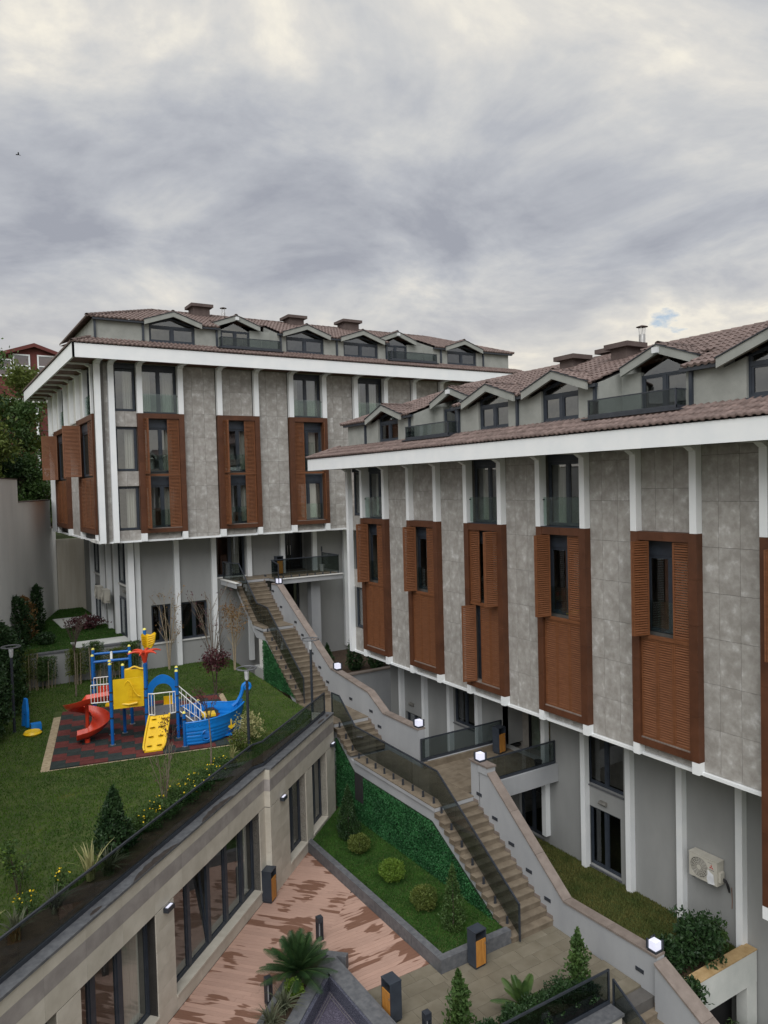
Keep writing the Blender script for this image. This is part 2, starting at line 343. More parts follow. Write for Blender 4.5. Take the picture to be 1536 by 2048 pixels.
# ---- roof tiling: rows of barrel tiles on a sloping patch
def tile_patch(mb, O, U, V, rows, rowlen, w, cl, cr, amp=.035, lip=.035):
    O, U, V = Vector(O), Vector(U).normalized(), Vector(V).normalized(); Nn = U.cross(V).normalized()
    if Nn.z < 0: Nn = -Nn
    prof = [(0, 0.0), (.14, .75), (.30, 1.0), (.46, .75), (.60, 0.0), (.80, -.22)]
    for r in range(rows):
        v0, v1 = r*rowlen, (r+1)*rowlen+.03
        u0, u1 = min(cl(v0), cl(v1)), max(cr(v0), cr(v1))
        if u1-u0 < .02: continue
        k0, k1 = math.floor(u0/w), math.ceil(u1/w); us = []
        for k in range(k0, k1):
            for a, h in prof: us.append(((k+a)*w, h*amp))
        us.append((k1*w, 0.0)); n = len(us); vs = []
        for (v, ex) in ((v0, -lip*.9), (v0, lip), (v1, .004)):
            lo, hi = cl(v), cr(v)
            for u, h in us:
                uu = min(max(u, lo), hi)
                vs.append(tuple(O+U*uu+V*v+Nn*(h+ex)))
        fs = []
        for b in (0, 1):
            for i in range(n-1):
                a = b*n+i; fs.append((a, a+1, a+1+n, a+n))
        mb.add(vs, fs)
    mb.sm = True
    return mb
def ridge_caps(parent, a, b, name='ridge_tile', r=.11, step=.36):
    a, b = Vector(a), Vector(b); n = max(1, int((b-a).length/step)); d = (b-a)/n; dd = d.normalized()
    x = dd.cross(Vector((0, 0, 1))).normalized(); y = x.cross(dd); key = ('ridge', round(d.length, 3), round(r, 3), tuple(round(c, 3) for c in dd))
    if key not in CACHE:
        vs = []; fs = []; k = 7
        for t, rr in ((0, r*1.12), (1.06, r*.92)):
            for i in range(k):
                an = math.pi*i/(k-1); vs.append(tuple(d*t+(x*math.cos(an)+y*math.sin(an)*.8)*rr))
            for i in range(k):
                an = math.pi*i/(k-1); vs.append(tuple(d*t+(x*math.cos(an)+y*math.sin(an)*.8)*(rr-.02)))
        for i in range(k-1): fs += [(i, i+1, 2*k+i+1, 2*k+i), (k+i, k+i+1, 3*k+i+1, 3*k+i), (i, i+1, k+i+1, k+i)]
        me = bpy.data.meshes.new(name); me.from_pydata(vs, [], fs); setmat(me, 'rooftile')
        for p in me.polygons: p.use_smooth = True
        CACHE[key] = me
    base = wpos(parent)
    for i in range(n): link(name, CACHE[key], parent, a+d*i-base)

# ------------------------------------------------------------------ facade tools (s along the wall, d outward, z up)
class Face:
    def __init__(s, thing_, f): s.t = thing_; s.f = f
    def mb(s): return FMB(s)
    def p(s, a, d, z): return s.f(a, d, z)
    def piece(s, name, mt, parent, a0, a1, d0, d1, z0, z1):
        p, q = Vector(s.f(a0, d0, z0)), Vector(s.f(a1, d1, z1)); c = (p+q)/2; sz = [abs(p[i]-q[i]) for i in range(3)]
        return piece(name, mt, parent, c, sz)
class FMB(MB):
    def __init__(s, face): MB.__init__(s); s.face = face
    def b(s, a0, a1, d0, d1, z0, z1):
        p, q = s.face.f(a0, d0, z0), s.face.f(a1, d1, z1)
        return s.box(min(p[0], q[0]), max(p[0], q[0]), min(p[1], q[1]), max(p[1], q[1]), z0, z1)
    def poly(s, pts, d0, d1):   # polygon in (s,z) swept from depth d0 to d1
        n = len(pts); vs = [s.face.f(a, d0, z) for a, z in pts]+[s.face.f(a, d1, z) for a, z in pts]
        return s.add(vs, [tuple(range(n))[::-1], tuple(range(n, 2*n))]+[(i, (i+1) % n, n+(i+1) % n, n+i) for i in range(n)])

def window(F, par, a0, a1, z0, z1, d, pt=.06, mull=(), head=0.0, glassm='pane', depth=.07, name='window', sash=.045, curtain=None):
    """frame, mullions, roller-box head, one pane per light"""
    m_ = F.mb(); t = pt
    zt = z1-head
    m_.b(a0, a0+t, d-depth, d, z0, zt).b(a1-t, a1, d-depth, d, z0, zt).b(a0+t, a1-t, d-depth, d, z0, z0+t).b(a0+t, a1-t, d-depth, d, zt-t, zt)
    edges = [a0+t]+[x for c in mull for x in (c-t*.85, c+t*.85)]+[a1-t]
    for c in mull: m_.b(c-t*.85, c+t*.85, d-depth, d+.004, z0+t, zt-t)
    if head: m_.b(a0, a1, d-depth, d+.03, zt+.002, z1)
    w_ = m_.build(name, 'frame', par)
    for i in range(0, len(edges), 2):
        g_ = F.mb(); e0, e1 = edges[i], edges[i+1]
        s_ = F.mb(); k = sash
        s_.b(e0, e0+k, d-depth*.8, d-.012, z0+t, zt-t).b(e1-k, e1, d-depth*.8, d-.012, z0+t, zt-t).b(e0+k, e1-k, d-depth*.8, d-.012, z0+t, z0+t+k).b(e0+k, e1-k, d-depth*.8, d-.012, zt-t-k, zt-t)
        s_.build('sash', 'frame', w_)
        q = [F.f(e0+k, d-.04, z0+t+k), F.f(e1-k, d-.04, z0+t+k), F.f(e1-k, d-.04, zt-t-k), F.f(e0+k, d-.04, zt-t-k)]
        g_.add(q, [(0, 1, 2, 3)]); g_.build('pane', glassm, w_)
    if curtain:
        for (c0, c1) in curtain:
            n = max(6, int((c1-c0)/.03)); vs = []; fs = []
            for i in range(n+1):
                a = c0+(c1-c0)*i/n; dd = d-.30+.035*math.sin(i*1.9)+.012*math.sin(i*.7)
                vs += [F.f(a, dd, z0+.05), F.f(a, dd, zt-.02)]
            for i in range(n): fs.append((2*i, 2*i+2, 2*i+3, 2*i+1))
            cm = F.mb(); cm.add(vs, fs); cm.sm = True; cm.build('curtain', 'curtain', w_)
    return w_

def leaf_mesh(wd, h, key):
    """one louvred shutter leaf, hinge at the origin, leaf along +x, thickness along y"""
    k = ('leaf', round(wd, 3), round(h, 3))
    if k in CACHE: return CACHE[k]
    t = .035; fr = MB(); b = .05
    fr.box(0, b, -t/2, t/2, 0, h).box(wd-b, wd, -t/2, t/2, 0, h).box(b, wd-b, -t/2, t/2, 0, b).box(b, wd-b, -t/2, t/2, h-b, h)
    sl_ = MB(); n = int((h-2*b)/.068); st = (h-2*b)/n
    for i in range(n):
        z = b+st*(i+.5); a = .021
        sl_.hexa([(b, -t*.5, z-a-.004), (wd-b, -t*.5, z-a-.004), (wd-b, t*.5, z+a-.004), (b, t*.5, z+a-.004),
                  (b, -t*.5, z-a+.006), (wd-b, -t*.5, z-a+.006), (wd-b, t*.5, z+a+.006), (b, t*.5, z+a+.006)])
    me1 = bpy.data.meshes.new('shutter'); me1.from_pydata(fr.v, [], fr.f); setmat(me1, 'shutter')
    me2 = bpy.data.meshes.new('louvres'); me2.from_pydata(sl_.v, [], sl_.f); setmat(me2, 'shutter')
    CACHE[k] = (me1, me2); return CACHE[k]
def shutter(F, par, pa, pb, z0, z1):
    """leaf from plan point pa to pb, both given as (s, d)"""
    A, B = Vector(F.f(pa[0], pa[1], z0)), Vector(F.f(pb[0], pb[1], z0)); wd = (B-A).length
    m1, m2 = leaf_mesh(round(wd, 2), round(z1-z0, 2), 0); base = wpos(par)
    dv = B-A; fo = Vector(F.f(0, 1, 0))-Vector(F.f(0, 0, 0))
    ang = math.atan2(dv.y, dv.x)
    # louvres tip down towards the outside: outside is local -y
    lx = Vector((math.cos(ang), math.sin(ang), 0)); ly = Vector((-lx.y, lx.x, 0))
    if ly.dot(fo) > 0: A = B.copy(); ang += math.pi
    o = link('shutter', m1, par, A-base, (0, 0, ang)); s_ = link('louvres', m2, o); s_['kind'] = 'stuff'
    return o

def surround(F, par, a0, a1, z0, z1, zm, upper, lower, bw=.26, dep=.25, wallback=.42):
    """brown box surround two storeys high with louvred leaves; upper / lower name how the leaves stand"""
    f0 = .0
    S = F.mb()   # lining of the opening behind the cladding
    S.b(a0+bw-.03, a0+bw-.004, -wallback, -dep-.002, z0+.2, z1-bw).b(a1-bw+.004, a1-bw+.03, -wallback, -dep-.002, z0+.2, z1-bw)
    S.b(a0+bw, a1-bw, -wallback, -dep-.002, z1-bw+.004, z1-bw+.03); root = S.build('window_surround', 'brown', par)
    # cladding panels, each a sub-part, with fine joints
    n = 5; zs = [z0+(z1-z0)*i/n for i in range(n+1)]
    for sa, sb in ((a0, a0+bw), (a1-bw, a1)):
        for i in range(n): F.piece('cladding_panel', 'brown', root, sa, sb, -dep, f0, zs[i]+.003, zs[i+1]-.003)
    am = (a0+a1)/2
    for za, zb in ((z1-bw+.02, z1), (z0, z0+.2)):
        for sa, sb in ((a0+bw+.003, am-.003), (am+.003, a1-bw-.003)): F.piece('cladding_panel', 'brown', root, sa, sb, -dep+.01, f0-.012, za, zb)
    F.piece('transom', 'shutter', root, a0+bw, a1-bw, -.14, -.05, zm-.05, zm+.05)
    i0, i1 = a0+bw+.01, a1-bw-.01; W = i1-i0; lw = W/3
    F.piece('sill', 'coping', root, i0, i1, -.40, -.03, z0+.205, z0+.235)
    for mode, za, zb, side in ((upper, zm+.06, z1-bw, 'u'), (lower, z0+.24, zm-.06, 'l')):
        if mode == 'closed':
            for k in range(3): shutter(F, par, (i0+k*lw+.004, -.09), (i0+(k+1)*lw-.004, -.09), za, zb)
        elif mode == 'left':      # pair folded out at the left, one leaf shut at the right
            c = .30; h = math.sqrt(max(.01, lw*lw-(c/2)**2))
            shutter(F, par, (i0, -.07), (i0+c/2-.02, -.07+h), za, zb); shutter(F, par, (i0+c/2+.02, -.07+h), (i0+c, -.07), za, zb)
            shutter(F, par, (i1-lw, -.09), (i1, -.09), za, zb)
        elif mode == 'right':
            c = .34; h = math.sqrt(max(.01, lw*lw-(c/2)**2))
            shutter(F, par, (i1, -.07), (i1-c/2+.02, -.07+h), za, zb); shutter(F, par, (i1-c/2-.02, -.07+h), (i1-c, -.07), za, zb)
            shutter(F, par, (i0, -.09), (i0+lw, -.09), za, zb)
        elif mode == 'leftone':   # one leaf swung out, two shut
            shutter(F, par, (i0+.10, -.06+lw*.96), (i0+.28, -.06), za, zb)
            shutter(F, par, (i1-2*lw, -.09), (i1-lw-.004, -.09), za, zb); shutter(F, par, (i1-lw+.004, -.09), (i1, -.09), za, zb)
        elif mode == 'narrow':    # folded stack at each side, gap between
            c = .12
            shutter(F, par, (i0, -.07), (i0+.05, -.07+lw*.95), za, zb); shutter(F, par, (i0+.09, -.07+lw*.95), (i0+c+.03, -.07), za, zb)
            shutter(F, par, (i1-lw, -.09), (i1, -.09), za, zb)
        elif mode == 'leftshut':  # left leaf shut, pair folded back at the right edge
            shutter(F, par, (i0, -.09), (i0+lw, -.09), za, zb)
            shutter(F, par, (i1, -.07), (i1-.05, -.07+lw*.5), za, zb)
    return root

def tiles(F, par, a0, a1, z0, z1, d, zref, aref, tw=.6, th=1.2, t=.03, mt='tile'):
    """tile courses hung on the grid through (aref, zref), cut at the edges; each tile its own part"""
    g = .008
    ks = range(math.floor((a0-aref)/tw), math.ceil((a1-aref)/tw)); js = range(math.floor((z0-zref)/th), math.ceil((z1-zref)/th))
    for k in ks:
        for j in js:
            x0, x1 = max(a0, aref+k*tw), min(a1, aref+(k+1)*tw); y0, y1 = max(z0, zref+j*th), min(z1, zref+(j+1)*th)
            if x1-x0 < .05 or y1-y0 < .04: continue
            F.piece('wall_tile', mt, par, x0+g/2, x1-g/2, d-t, d, y0+g/2, y1-g/2)
def grille_rail(F, par, a0, a1, d, z0, z1):
    gp = F.mb(); gp.b(a0, a1, d-.006, d+.006, z0, z1); o = gp.build('balustrade_pane', 'clear', par)
    return o
# ------------------------------------------------------------------ the two blocks
def roof_strip_clip(lo, hi, slo=0.0, shi=0.0):
    return (lambda v: lo+slo*v), (lambda v: hi-shi*v)

def chimney(par, x, y, z0, z1, sx, sy):
    c = MB().box(x-sx/2, x+sx/2, y-sy/2, y+sy/2, z0, z1).build('chimney', 'chimney', par)
    MB().box(x-sx/2-.16, x+sx/2+.16, y-sy/2-.16, y+sy/2+.16, z1+.002, z1+.16).build('cap', 'chimney', c)
    return c
def flue(par, x, y, z0, z1):
    f_ = MB().tube([(x, y, z0), (x, y, z1-.3)], .11, 12); o = f_.build('flue', 'zinc', par)
    l = MB()
    for k in range(4):
        a = k*math.pi/2+.4; l.bar((x+.09*math.cos(a), y+.09*math.sin(a), z1-.32), (x+.11*math.cos(a), y+.11*math.sin(a), z1-.04), .02, .02)
    l.build('cowl_legs', 'zinc', o)
    MB().lathe((x, y, z1-.05), [(.20, 0), (.20, .012), (.02, .07)], 14).build('cowl', 'chimney', o)

def block(F, T, P):
    """one apartment block: hung tiles, pilasters, shuttered surrounds, eaves, attic storey with dormers"""
    pl, pw = P['pil'], P['pw']; zb, f0, f1, fm, zt = P['zb'], P['f0'], P['f1'], P['fm'], P['zt']
    a0, a1, o = P['a0'], P['a1'], P['o']
    WT = -.24
    back = F.mb()
    def wallback(s0, s1, z0, z1, dd=-.30): back.b(s0, s1, dd-.15, dd, z0, z1)
    # pilasters and white corner strips
    for i, s0 in enumerate(pl):
        bay_l = P['bays'].get(i-1); bay_r = P['bays'].get(i)
        if (bay_l and bay_l[0] == 'frame') or (bay_r and bay_r[0] == 'frame'):
            dz = P.get('drop', {}).get(i, 0.0)
            F.piece('pilaster', 'white', T, s0, s0+pw, WT, 0, f1+.002, zt)
            F.piece('white_block', 'white', T, s0, s0+pw, WT, 0, zb-dz, f0-dz-.002)
        else: F.piece('pilaster', 'white', T, s0, s0+pw, WT, 0, zb, zt)
    for i in range(len(pl)-1):
        b = P['bays'].get(i)
        if not b: continue
        s0, s1 = pl[i]+pw, pl[i+1]; dz = P.get('drop', {}).get(i, 0.0)
        if b[0] == 'tile':
            wallback(s0-pw, s1+pw, zb, zt)
            tiles(F, T, s0, s1, zb+.06, zt-.002, WT, P['zref'], s0+P['tref'])
        elif b[0] == 'corner':      # narrow bay with one stacked window on each floor
            zcur = zb+.06
            for (w0, w1) in b[1]:
                if w0-zcur > .05: wallback(s0, s1, zcur, w0); tiles(F, T, s0, s1, zcur, w0, WT, zcur, s0+P['tref'])
                window(F, T, s0+.03, s1-.03, w0+.02, w1-.02, -.34, curtain=[(s0+.05+(s1-s0)*.45, s1-.12)])
                zcur = w1
            if zt-zcur > .05: wallback(s0, s1, zcur, zt); F.piece('lintel_panel', 'frame', T, s0, s1, -.4, WT-.02, zcur, zt)
        elif b[0] == 'frame':
            up, lo, topk = b[1], b[2], b[3]
            sa, sb = pl[i], pl[i+1]+pw
            surround(F, T, sa, sb, f0-dz, f1, fm, up, lo)
            wallback(sa, sa+.27, f0-dz, f1); wallback(sb-.27, sb, f0-dz, f1); wallback(sa, sb, f1-.27, f1); wallback(sa, sb, zb-dz, f0-dz+.22); wallback(sa+.27, sb-.27, fm-.1, fm+.1, -.36)
            tiles(F, T, s0, s1, zb-dz+.06, f0-dz-.002, WT, zb-3, s0+P['tref'])
            for mode, za, zz_ in ((up, fm+.1, f1-.27), (lo, f0-dz+.22, fm-.1)):
                if mode == 'closed':
                    wallback(sa+.27, sb-.27, za, zz_, -.34)
                else:
                    window(F, T, sa+.29, sb-.29, za+.02, zz_, -.36, mull=((sa+sb)/2,), head=.40, curtain=[((sa+sb)/2+.1, sb-.45)])
                    if mode != 'leftone': grille_rail(F, T, sa+.32, sb-.32, -.30, za+.05, za+.9)
            if topk == 'tile':
                wallback(s0-pw, s1+pw, f1-.1, zt); tiles(F, T, s0, s1, f1+.002, zt-.002, WT, P['zref2'], s0+P['tref'])
            else:
                window(F, T, s0, s1, f1+.02, zt, -.42, mull=((s0+s1)/2,), head=.22, curtain=[(s0+.15, s0+.55), (s1-.6, s1-.12)])
                F.piece('threshold', 'frame', T, s0, s1, -.42, -.02, f1+.004, f1+.02)
                grille_rail(F, T, s0+.004, s1-.004, -.17, f1+.06, f1+.96)
                kn = F.mb(); kn.b(s0, s0+.03, -.2, -.14, f1+.86, f1+.90).b(s1-.03, s1, -.2, -.14, f1+.86, f1+.90).build('clamp', 'steel', T)
                for e0, e1 in ((s0-.02, s0-.002), (s1+.002, s1+.02)): F.piece('reveal', 'white', T, e0, e1, -.45, WT-.002, f1+.02, zt)
    back.build('wall_backing', 'joint', T)
    # foot trim and underside
    F.piece('foot_trim', 'white', T, a0, a1, WT-.02, -.16, zb-.035, zb+.055)
    us = F.mb(); us.b(a0, a1, -2.4, WT-.03, zb-.03, zb+.12); us.build('cantilever_underside', 'white_dull', T)
    # eaves: fascia, boarded soffit, ribs
    fz0, fz1 = P['fz']; ins = P.get('inset', 2.4)
    fa = F.mb(); fa.b(a0-o, a1+o, o-.09, o, fz0, fz1); fa.build('fascia', 'white', T)
    so_ = F.mb(); nb = int((o+.2)/.12)
    for k in range(nb):
        d0 = -.22+k*.12; so_.b(a0-o+.09, a1+o-.09, d0+.006, d0+.114, zt+.02, zt+.04)
    so_.build('soffit_boards', 'soffit', T, kind='stuff')
    F.piece('soffit_deck', 'dark', T, a0-o+.09, a1+o-.09, -.4, o-.09, zt+.05, zt+.07)
    for s0 in pl:
        rb = F.mb()
        vs = [(0.02, zt-.16), (.22, zt-.05), (o-.09, zt-.05), (o-.09, zt+.018), (.02, zt+.018)]
        pts = [F.f(s0, d, z) for d, z in vs]+[F.f(s0+pw, d, z) for d, z in vs]; n = 5
        rb.add(pts, [tuple(range(n))[::-1], tuple(range(n, 2*n))]+[(k, (k+1) % n, n+(k+1) % n, n+k) for k in range(n)])
        rb.build('eaves_rib', 'white', T)

def attic(F, T, P):
    """set-back top storey: lower tiled skirt, rendered wall, dormer gables, two balconies, hipped tile roof"""
    a0, a1, o = P['a0'], P['a1'], P['o']; zb, ze, zp = P['az']       # wall foot, wall head, gable peak
    fz1 = P['fz'][1]; AD = .15; GD = .47
    s_in = lambda x: F.f(x, 0, 0)
    ux = Vector(F.f(1, 0, 0))-Vector(F.f(0, 0, 0)); dv = Vector(F.f(0, 1, 0))-Vector(F.f(0, 0, 0)); up = Vector((0, 0, 1))
    # skirt of tiles between fascia and attic wall, mitred at the corners
    run = o+.06-AD; rise = zb-fz1-.02; sl_ = math.hypot(run, rise); V = -dv*run+up*rise; Vn = V.normalized()
    rows = 3; rl = sl_/rows; q = run/sl_
    e0, e1 = a0-o-.04, a1+o+.04
    O = Vector(F.f(0, o+.06, fz1+.03))
    near = P.get('near')     # stretch whose tiles are single parts
    sub = F.mb(); sub.prism([F.f(e0, o, fz1+.002), F.f(e1, o, fz1+.002), F.f(e1-run, AD, zb-.01), F.f(e0+run, AD, zb-.01)], (0, 0, -.03)); sub.build('roof_deck', 'dark', T)
    tp = MB()
    if near:
        n0, n1 = near
        tile_patch(tp, O, ux, Vn, rows, rl, .2, lambda v: e0+q*v, lambda v: n0, .03)
        key = 'one_tile'
        me = bpy.data.meshes.new('roof_tile'); t1 = MB(); tile_patch(t1, (0, 0, 0), ux, Vn, 1, rl, .2, lambda v: 0.0, lambda v: .1999, .03)
        me.from_pydata(t1.v, [], t1.f); setmat(me, 'rooftile')
        for p in me.polygons: p.use_smooth = True
        base = wpos(T)
        for r in range(rows):
            k = n0
            while k < n1-.05:
                jj = Vector((0, 0, random.uniform(-.003, .005)))
                link('roof_tile', me, T, O+ux*k+Vn*(r*rl)-base+jj); k += .2
    else:
        tile_patch(tp, O, ux, Vn, rows, rl, .2, lambda v: e0+q*v, lambda v: e1-q*v, .03)
    tp.build('skirt_tiles', 'rooftile', T, kind='stuff')
    if P.get('hipL', True): ridge_caps(T, Vector(F.f(e0, o+.04, fz1+.06)), Vector(F.f(e0+run, AD, zb+.04)), 'hip_tile', .09, .3)
    # wall with openings
    A0, A1 = P['as0'], P['as1']; gw = P['gw']; gh = 1.4; slope = (zp-.24-(ze-.13))/gh
    wall = F.mb(); th = .16; segs = []; blocks_ = sorted([(c-gh, c+gh, 'g', c) for c in P['gables']]+[(b0, b1, 'b', b0) for b0, b1 in P['balc']])
    cur = A0
    for b0, b1, kd, c in blocks_:
        if b0 > cur: segs.append((cur, b0))
        cur = b1
    if cur < A1: segs.append((cur, A1))
    for x0, x1 in segs: w_ = F.mb(); w_.b(x0, x1, AD-th, AD, zb-.3, ze); w_.build('attic_wall', 'plaster_attic', T)
    for b0, b1, kd, c in blocks_:
        if kd != 'g': continue
        h = gw/2; zj = ze-.13+slope*(gh-h)     # head of the rectangular part
        wall = F.mb(); wall.poly([(c-gh, zb-.3), (c-h, zb-.3), (c-h, zj), (c-gh, ze-.10)], AD-th, AD)
        wall.poly([(c+h, zb-.3), (c+gh, zb-.3), (c+gh, ze-.10), (c+h, zj)], AD-th, AD)
        wall.b(c-h, c+h, AD-th, AD, zb-.3, zb+.03); wall.build('dormer_wall', 'plaster_attic', T)
    dz0 = AD-.09
    for c in P['gables']:
        h = gw/2; zj = ze-.13+slope*(gh-h); za = zp-.25
        z0 = zb+.035; t = .07
        fr = F.mb(); zt2 = min(zj-.02, ze-.05)
        fr.b(c-h, c-h+t, dz0-.07, dz0, z0, zj).b(c+h-t, c+h, dz0-.07, dz0, z0, zj).b(c-h+t, c+h-t, dz0-.07, dz0, z0, z0+t)
        fr.b(c-h+t, c+h-t, dz0-.07, dz0+.004, zt2-.11, zt2).b(c-t*.8, c+t*.8, dz0-.07, dz0+.003, z0+t, zt2-.11)
        for sg in (-1, 1):
            fr.poly([(c+sg*h, zj-.02), (c+sg*h, zj+.04), (c, za+.02), (c, za-.09)], dz0-.07, dz0-.002)
        wdw = fr.build('dormer_window', 'frame', T)
        for x0, x1 in ((c-h+t, c-t*.8), (c+t*.8, c+h-t)):
            sm = F.mb(); k = .05
            sm.b(x0, x0+k, dz0-.06, dz0-.014, z0+t, zt2-.11).b(x1-k, x1, dz0-.06, dz0-.014, z0+t, zt2-.11).b(x0+k, x1-k, dz0-.06, dz0-.014, z0+t, z0+t+k).b(x0+k, x1-k, dz0-.06, dz0-.014, zt2-.11-k, zt2-.11)
            sm.build('sash', 'frame', wdw)
            g_ = F.mb(); g_.add([F.f(x0+k, dz0-.05, z0+t+k), F.f(x1-k, dz0-.05, z0+t+k), F.f(x1-k, dz0-.05, zt2-.11-k), F.f(x0+k, dz0-.05, zt2-.11-k)], [(0, 1, 2, 3)]); g_.build('pane', 'pane', wdw)
        g_ = F.mb(); g_.add([F.f(c-h+.03, dz0-.05, zt2), F.f(c+h-.03, dz0-.05, zt2), F.f(c+h-.03, dz0-.05, zj), F.f(c, dz0-.05, za-.06), F.f(c-h+.03, dz0-.05, zj)], [(0, 1, 2, 3, 4)]); g_.build('gable_pane', 'pane', wdw)
        fl = F.mb(); fl.b(c-h-.03, c+h+.03, AD-.02, AD+.05, zb+.0, zb+.03); fl.build('sill', 'frame', wdw)
        gable(F, T, P, c, GD, ze, zp, gh)
    # downpipes and gutters
    for x in P['pipes']:
        dpipe = F.mb(); dpipe.b(x-.045, x+.045, AD+.003, AD+.085, zb+.02, ze-.06); dpipe.build('downpipe', 'frame', T)
    for x0, x1 in P['gutters']:
        gt = F.mb(); gt.b(x0, x1, AD+.08, AD+.20, ze-.07, ze+.03); gt.build('gutter', 'steel', T)
    # balconies cut back into the roof
    RD = P.get('rd', -.85)
    tz = math.tan(R(20))
    roofz = lambda d: ze+.05+(.30-d)*tz
    for (b0, b1), (g0, gs) in zip(P['balc'], P['bgab']):
        bl = F.mb(); bl.b(b0, b1, RD-.9, AD+.30, zb-.12, zb-.04); bl.build('balcony_slab', 'plaster_attic', T)
        # cheeks with a raking top, and the wall at the back
        for x0, x1 in ((b0-.14, b0-.002), (b1+.002, b1+.14)):
            vs = [(AD-.01, zb-.3), (AD-.01, roofz(AD)-.06), (RD-.9, roofz(RD-.9)-.06), (RD-.9, zb-.3)]
            pts = [F.f(x0, d, z) for d, z in vs]+[F.f(x1, d, z) for d, z in vs]
            ck = F.mb(); ck.add(pts, [(3, 2, 1, 0), (4, 5, 6, 7)]+[(k, (k+1) % 4, 4+(k+1) % 4, 4+k) for k in range(4)]); ck.build('balcony_cheek', 'plaster_attic', T)
        w0, w1 = g0-.8, g0+.8
        hb = zp+.36-.35
        for x0, x1 in ((b0, w0), (w1, b1)): ck = F.mb(); ck.b(x0, x1, RD-.16, RD, zb-.04, hb-.3); ck.build('balcony_back_wall', 'plaster_attic', T)
        window(F, T, w0, w1, zb-.03, ze+.2, RD-.06, mull=(g0,), name='balcony_door')
        tri = F.mb(); tri.add([F.f(w0, RD-.08, ze+.2), F.f(w1, RD-.08, ze+.2), F.f(g0, RD-.08, ze+.2+.42)], [(0, 1, 2)]); tri.build('gable_pane', 'pane', T)
        gable(F, T, P, g0, RD+.30, ze+.36, zp+.36, 1.3)
        lampm = F.mb(); lampm.b(g0-.09, g0+.09, RD+.30, RD+.40, zp+.12, zp+.28); lampm.build('floodlight', 'lamp_off', T)
        # glass railing in front
        rail = F.mb(); d1 = AD+.42; zr0, zr1 = zb-.02, zb+.47
        rail.b(b0-.02, b1+.02, d1-.03, d1+.03, zr0-.03, zr0+.06).b(b0-.02, b1+.02, d1-.025, d1+.025, zr1-.03, zr1)
        for x in (b0, b1): rail.b(x-.02, x+.02, d1-.02, d1+.02, zr0, zr1).b(x-.02, x+.02, AD+.02, d1-.03, zr1-.03, zr1).b(x-.025, x+.025, AD+.02, d1-.03, zr0-.03, zr0+.06)
        rl_ = rail.build('balcony_railing', 'steel', T)
        n = 3
        for k in range(n):
            x0, x1 = b0+.02+(b1-b0-.04)*k/n, b0+.02+(b1-b0-.04)*(k+1)/n
            gg = F.mb(); gg.b(x0+.004, x1-.004, d1-.005, d1+.005, zr0+.062, zr1-.032); gg.build('glass_panel', 'smoke', rl_)
        for x in (b0, b1):
            gg = F.mb(); gg.b(x-.005, x+.005, AD+.03, d1-.04, zr0+.062, zr1-.032); gg.build('glass_panel', 'smoke', rl_)
        sk = F.mb(); sk.b(b0-.25, b1+.12, AD+.0, d1+.06, zb-.10, zb-.055); sk.build('balcony_edge', 'steel', T)
    # main roof
    RG = P['ridge_d']; eD = AD+.24
    zrf = lambda d: ze+.03+(eD-d)*tz
    V2 = (-dv+up*tz).normalized(); cosv = math.cos(R(20)); full = (eD-RG)/cosv
    cuts = sorted([(b0-.02, b1+.02) for b0, b1 in P['balc']])
    tp = MB(); hip = P['hip']
    Lc = A0-.3; Rc = A1+.3
    def hl(v): return Lc+(v*cosv if hip[0] else 0)
    def hr(v): return Rc-(v*cosv if hip[1] else 0)
    rows2 = 10; rl2 = full/rows2; Oe = Vector(F.f(0, eD, ze+.05))
    edges = [None]+[c for c in cuts]+[None]; cur = None; spans = []
    prev = None
    for i in range(len(cuts)+1):
        lo = prev; hi = cuts[i][0] if i < len(cuts) else None; spans.append((lo, hi)); prev = cuts[i][1] if i < len(cuts) else None
    dback = P.get('cutd', -1.25); kstart = int(math.ceil((eD-dback)/cosv/rl2))
    gcut = [(c-1.34, c+1.34) for c in P['gables']]
    for r in range(rows2):
        cr_ = sorted((cuts if r < kstart else [])+(gcut if r < 1 else [])); lo = None
        for c in cr_+[(None, None)]:
            hi = c[0]; sh = r*rl2
            tile_patch(tp, Oe+V2*sh, ux, V2, 1, rl2, .2, (lambda v, lo=lo, sh=sh: hl(v+sh) if lo is None else max(lo, hl(v+sh))), (lambda v, hi=hi, sh=sh: hr(v+sh) if hi is None else min(hi, hr(v+sh)))); lo = c[1]
    tp.build('roof_tiles', 'rooftile', T, kind='stuff')
    zr = zrf(RG)
    dk = F.mb()
    for lo, hi in spans:
        x0 = lo if lo is not None else Lc; x1 = hi if hi is not None else Rc
        x0t = lo if lo is not None else hl(full); x1t = hi if hi is not None else hr(full)
        d_1 = eD-rl2*cosv-.05; dk.add([F.f(x0, d_1, zrf(d_1)-.05), F.f(x1, d_1, zrf(d_1)-.05), F.f(x1t, RG, zr-.06), F.f(x0t, RG, zr-.06)], [(0, 1, 2, 3)])
    dk.build('roof_deck', 'dark', T)
    # far slope, and the hip ends
    bk = F.mb(); bk.add([F.f(Lc, 2*RG-eD, ze), F.f(Rc, 2*RG-eD, ze), F.f(hr(full), RG, zr-.03), F.f(hl(full), RG, zr-.03)], [(0, 1, 2, 3)]); bk.build('rear_slope', 'rooftile', T)
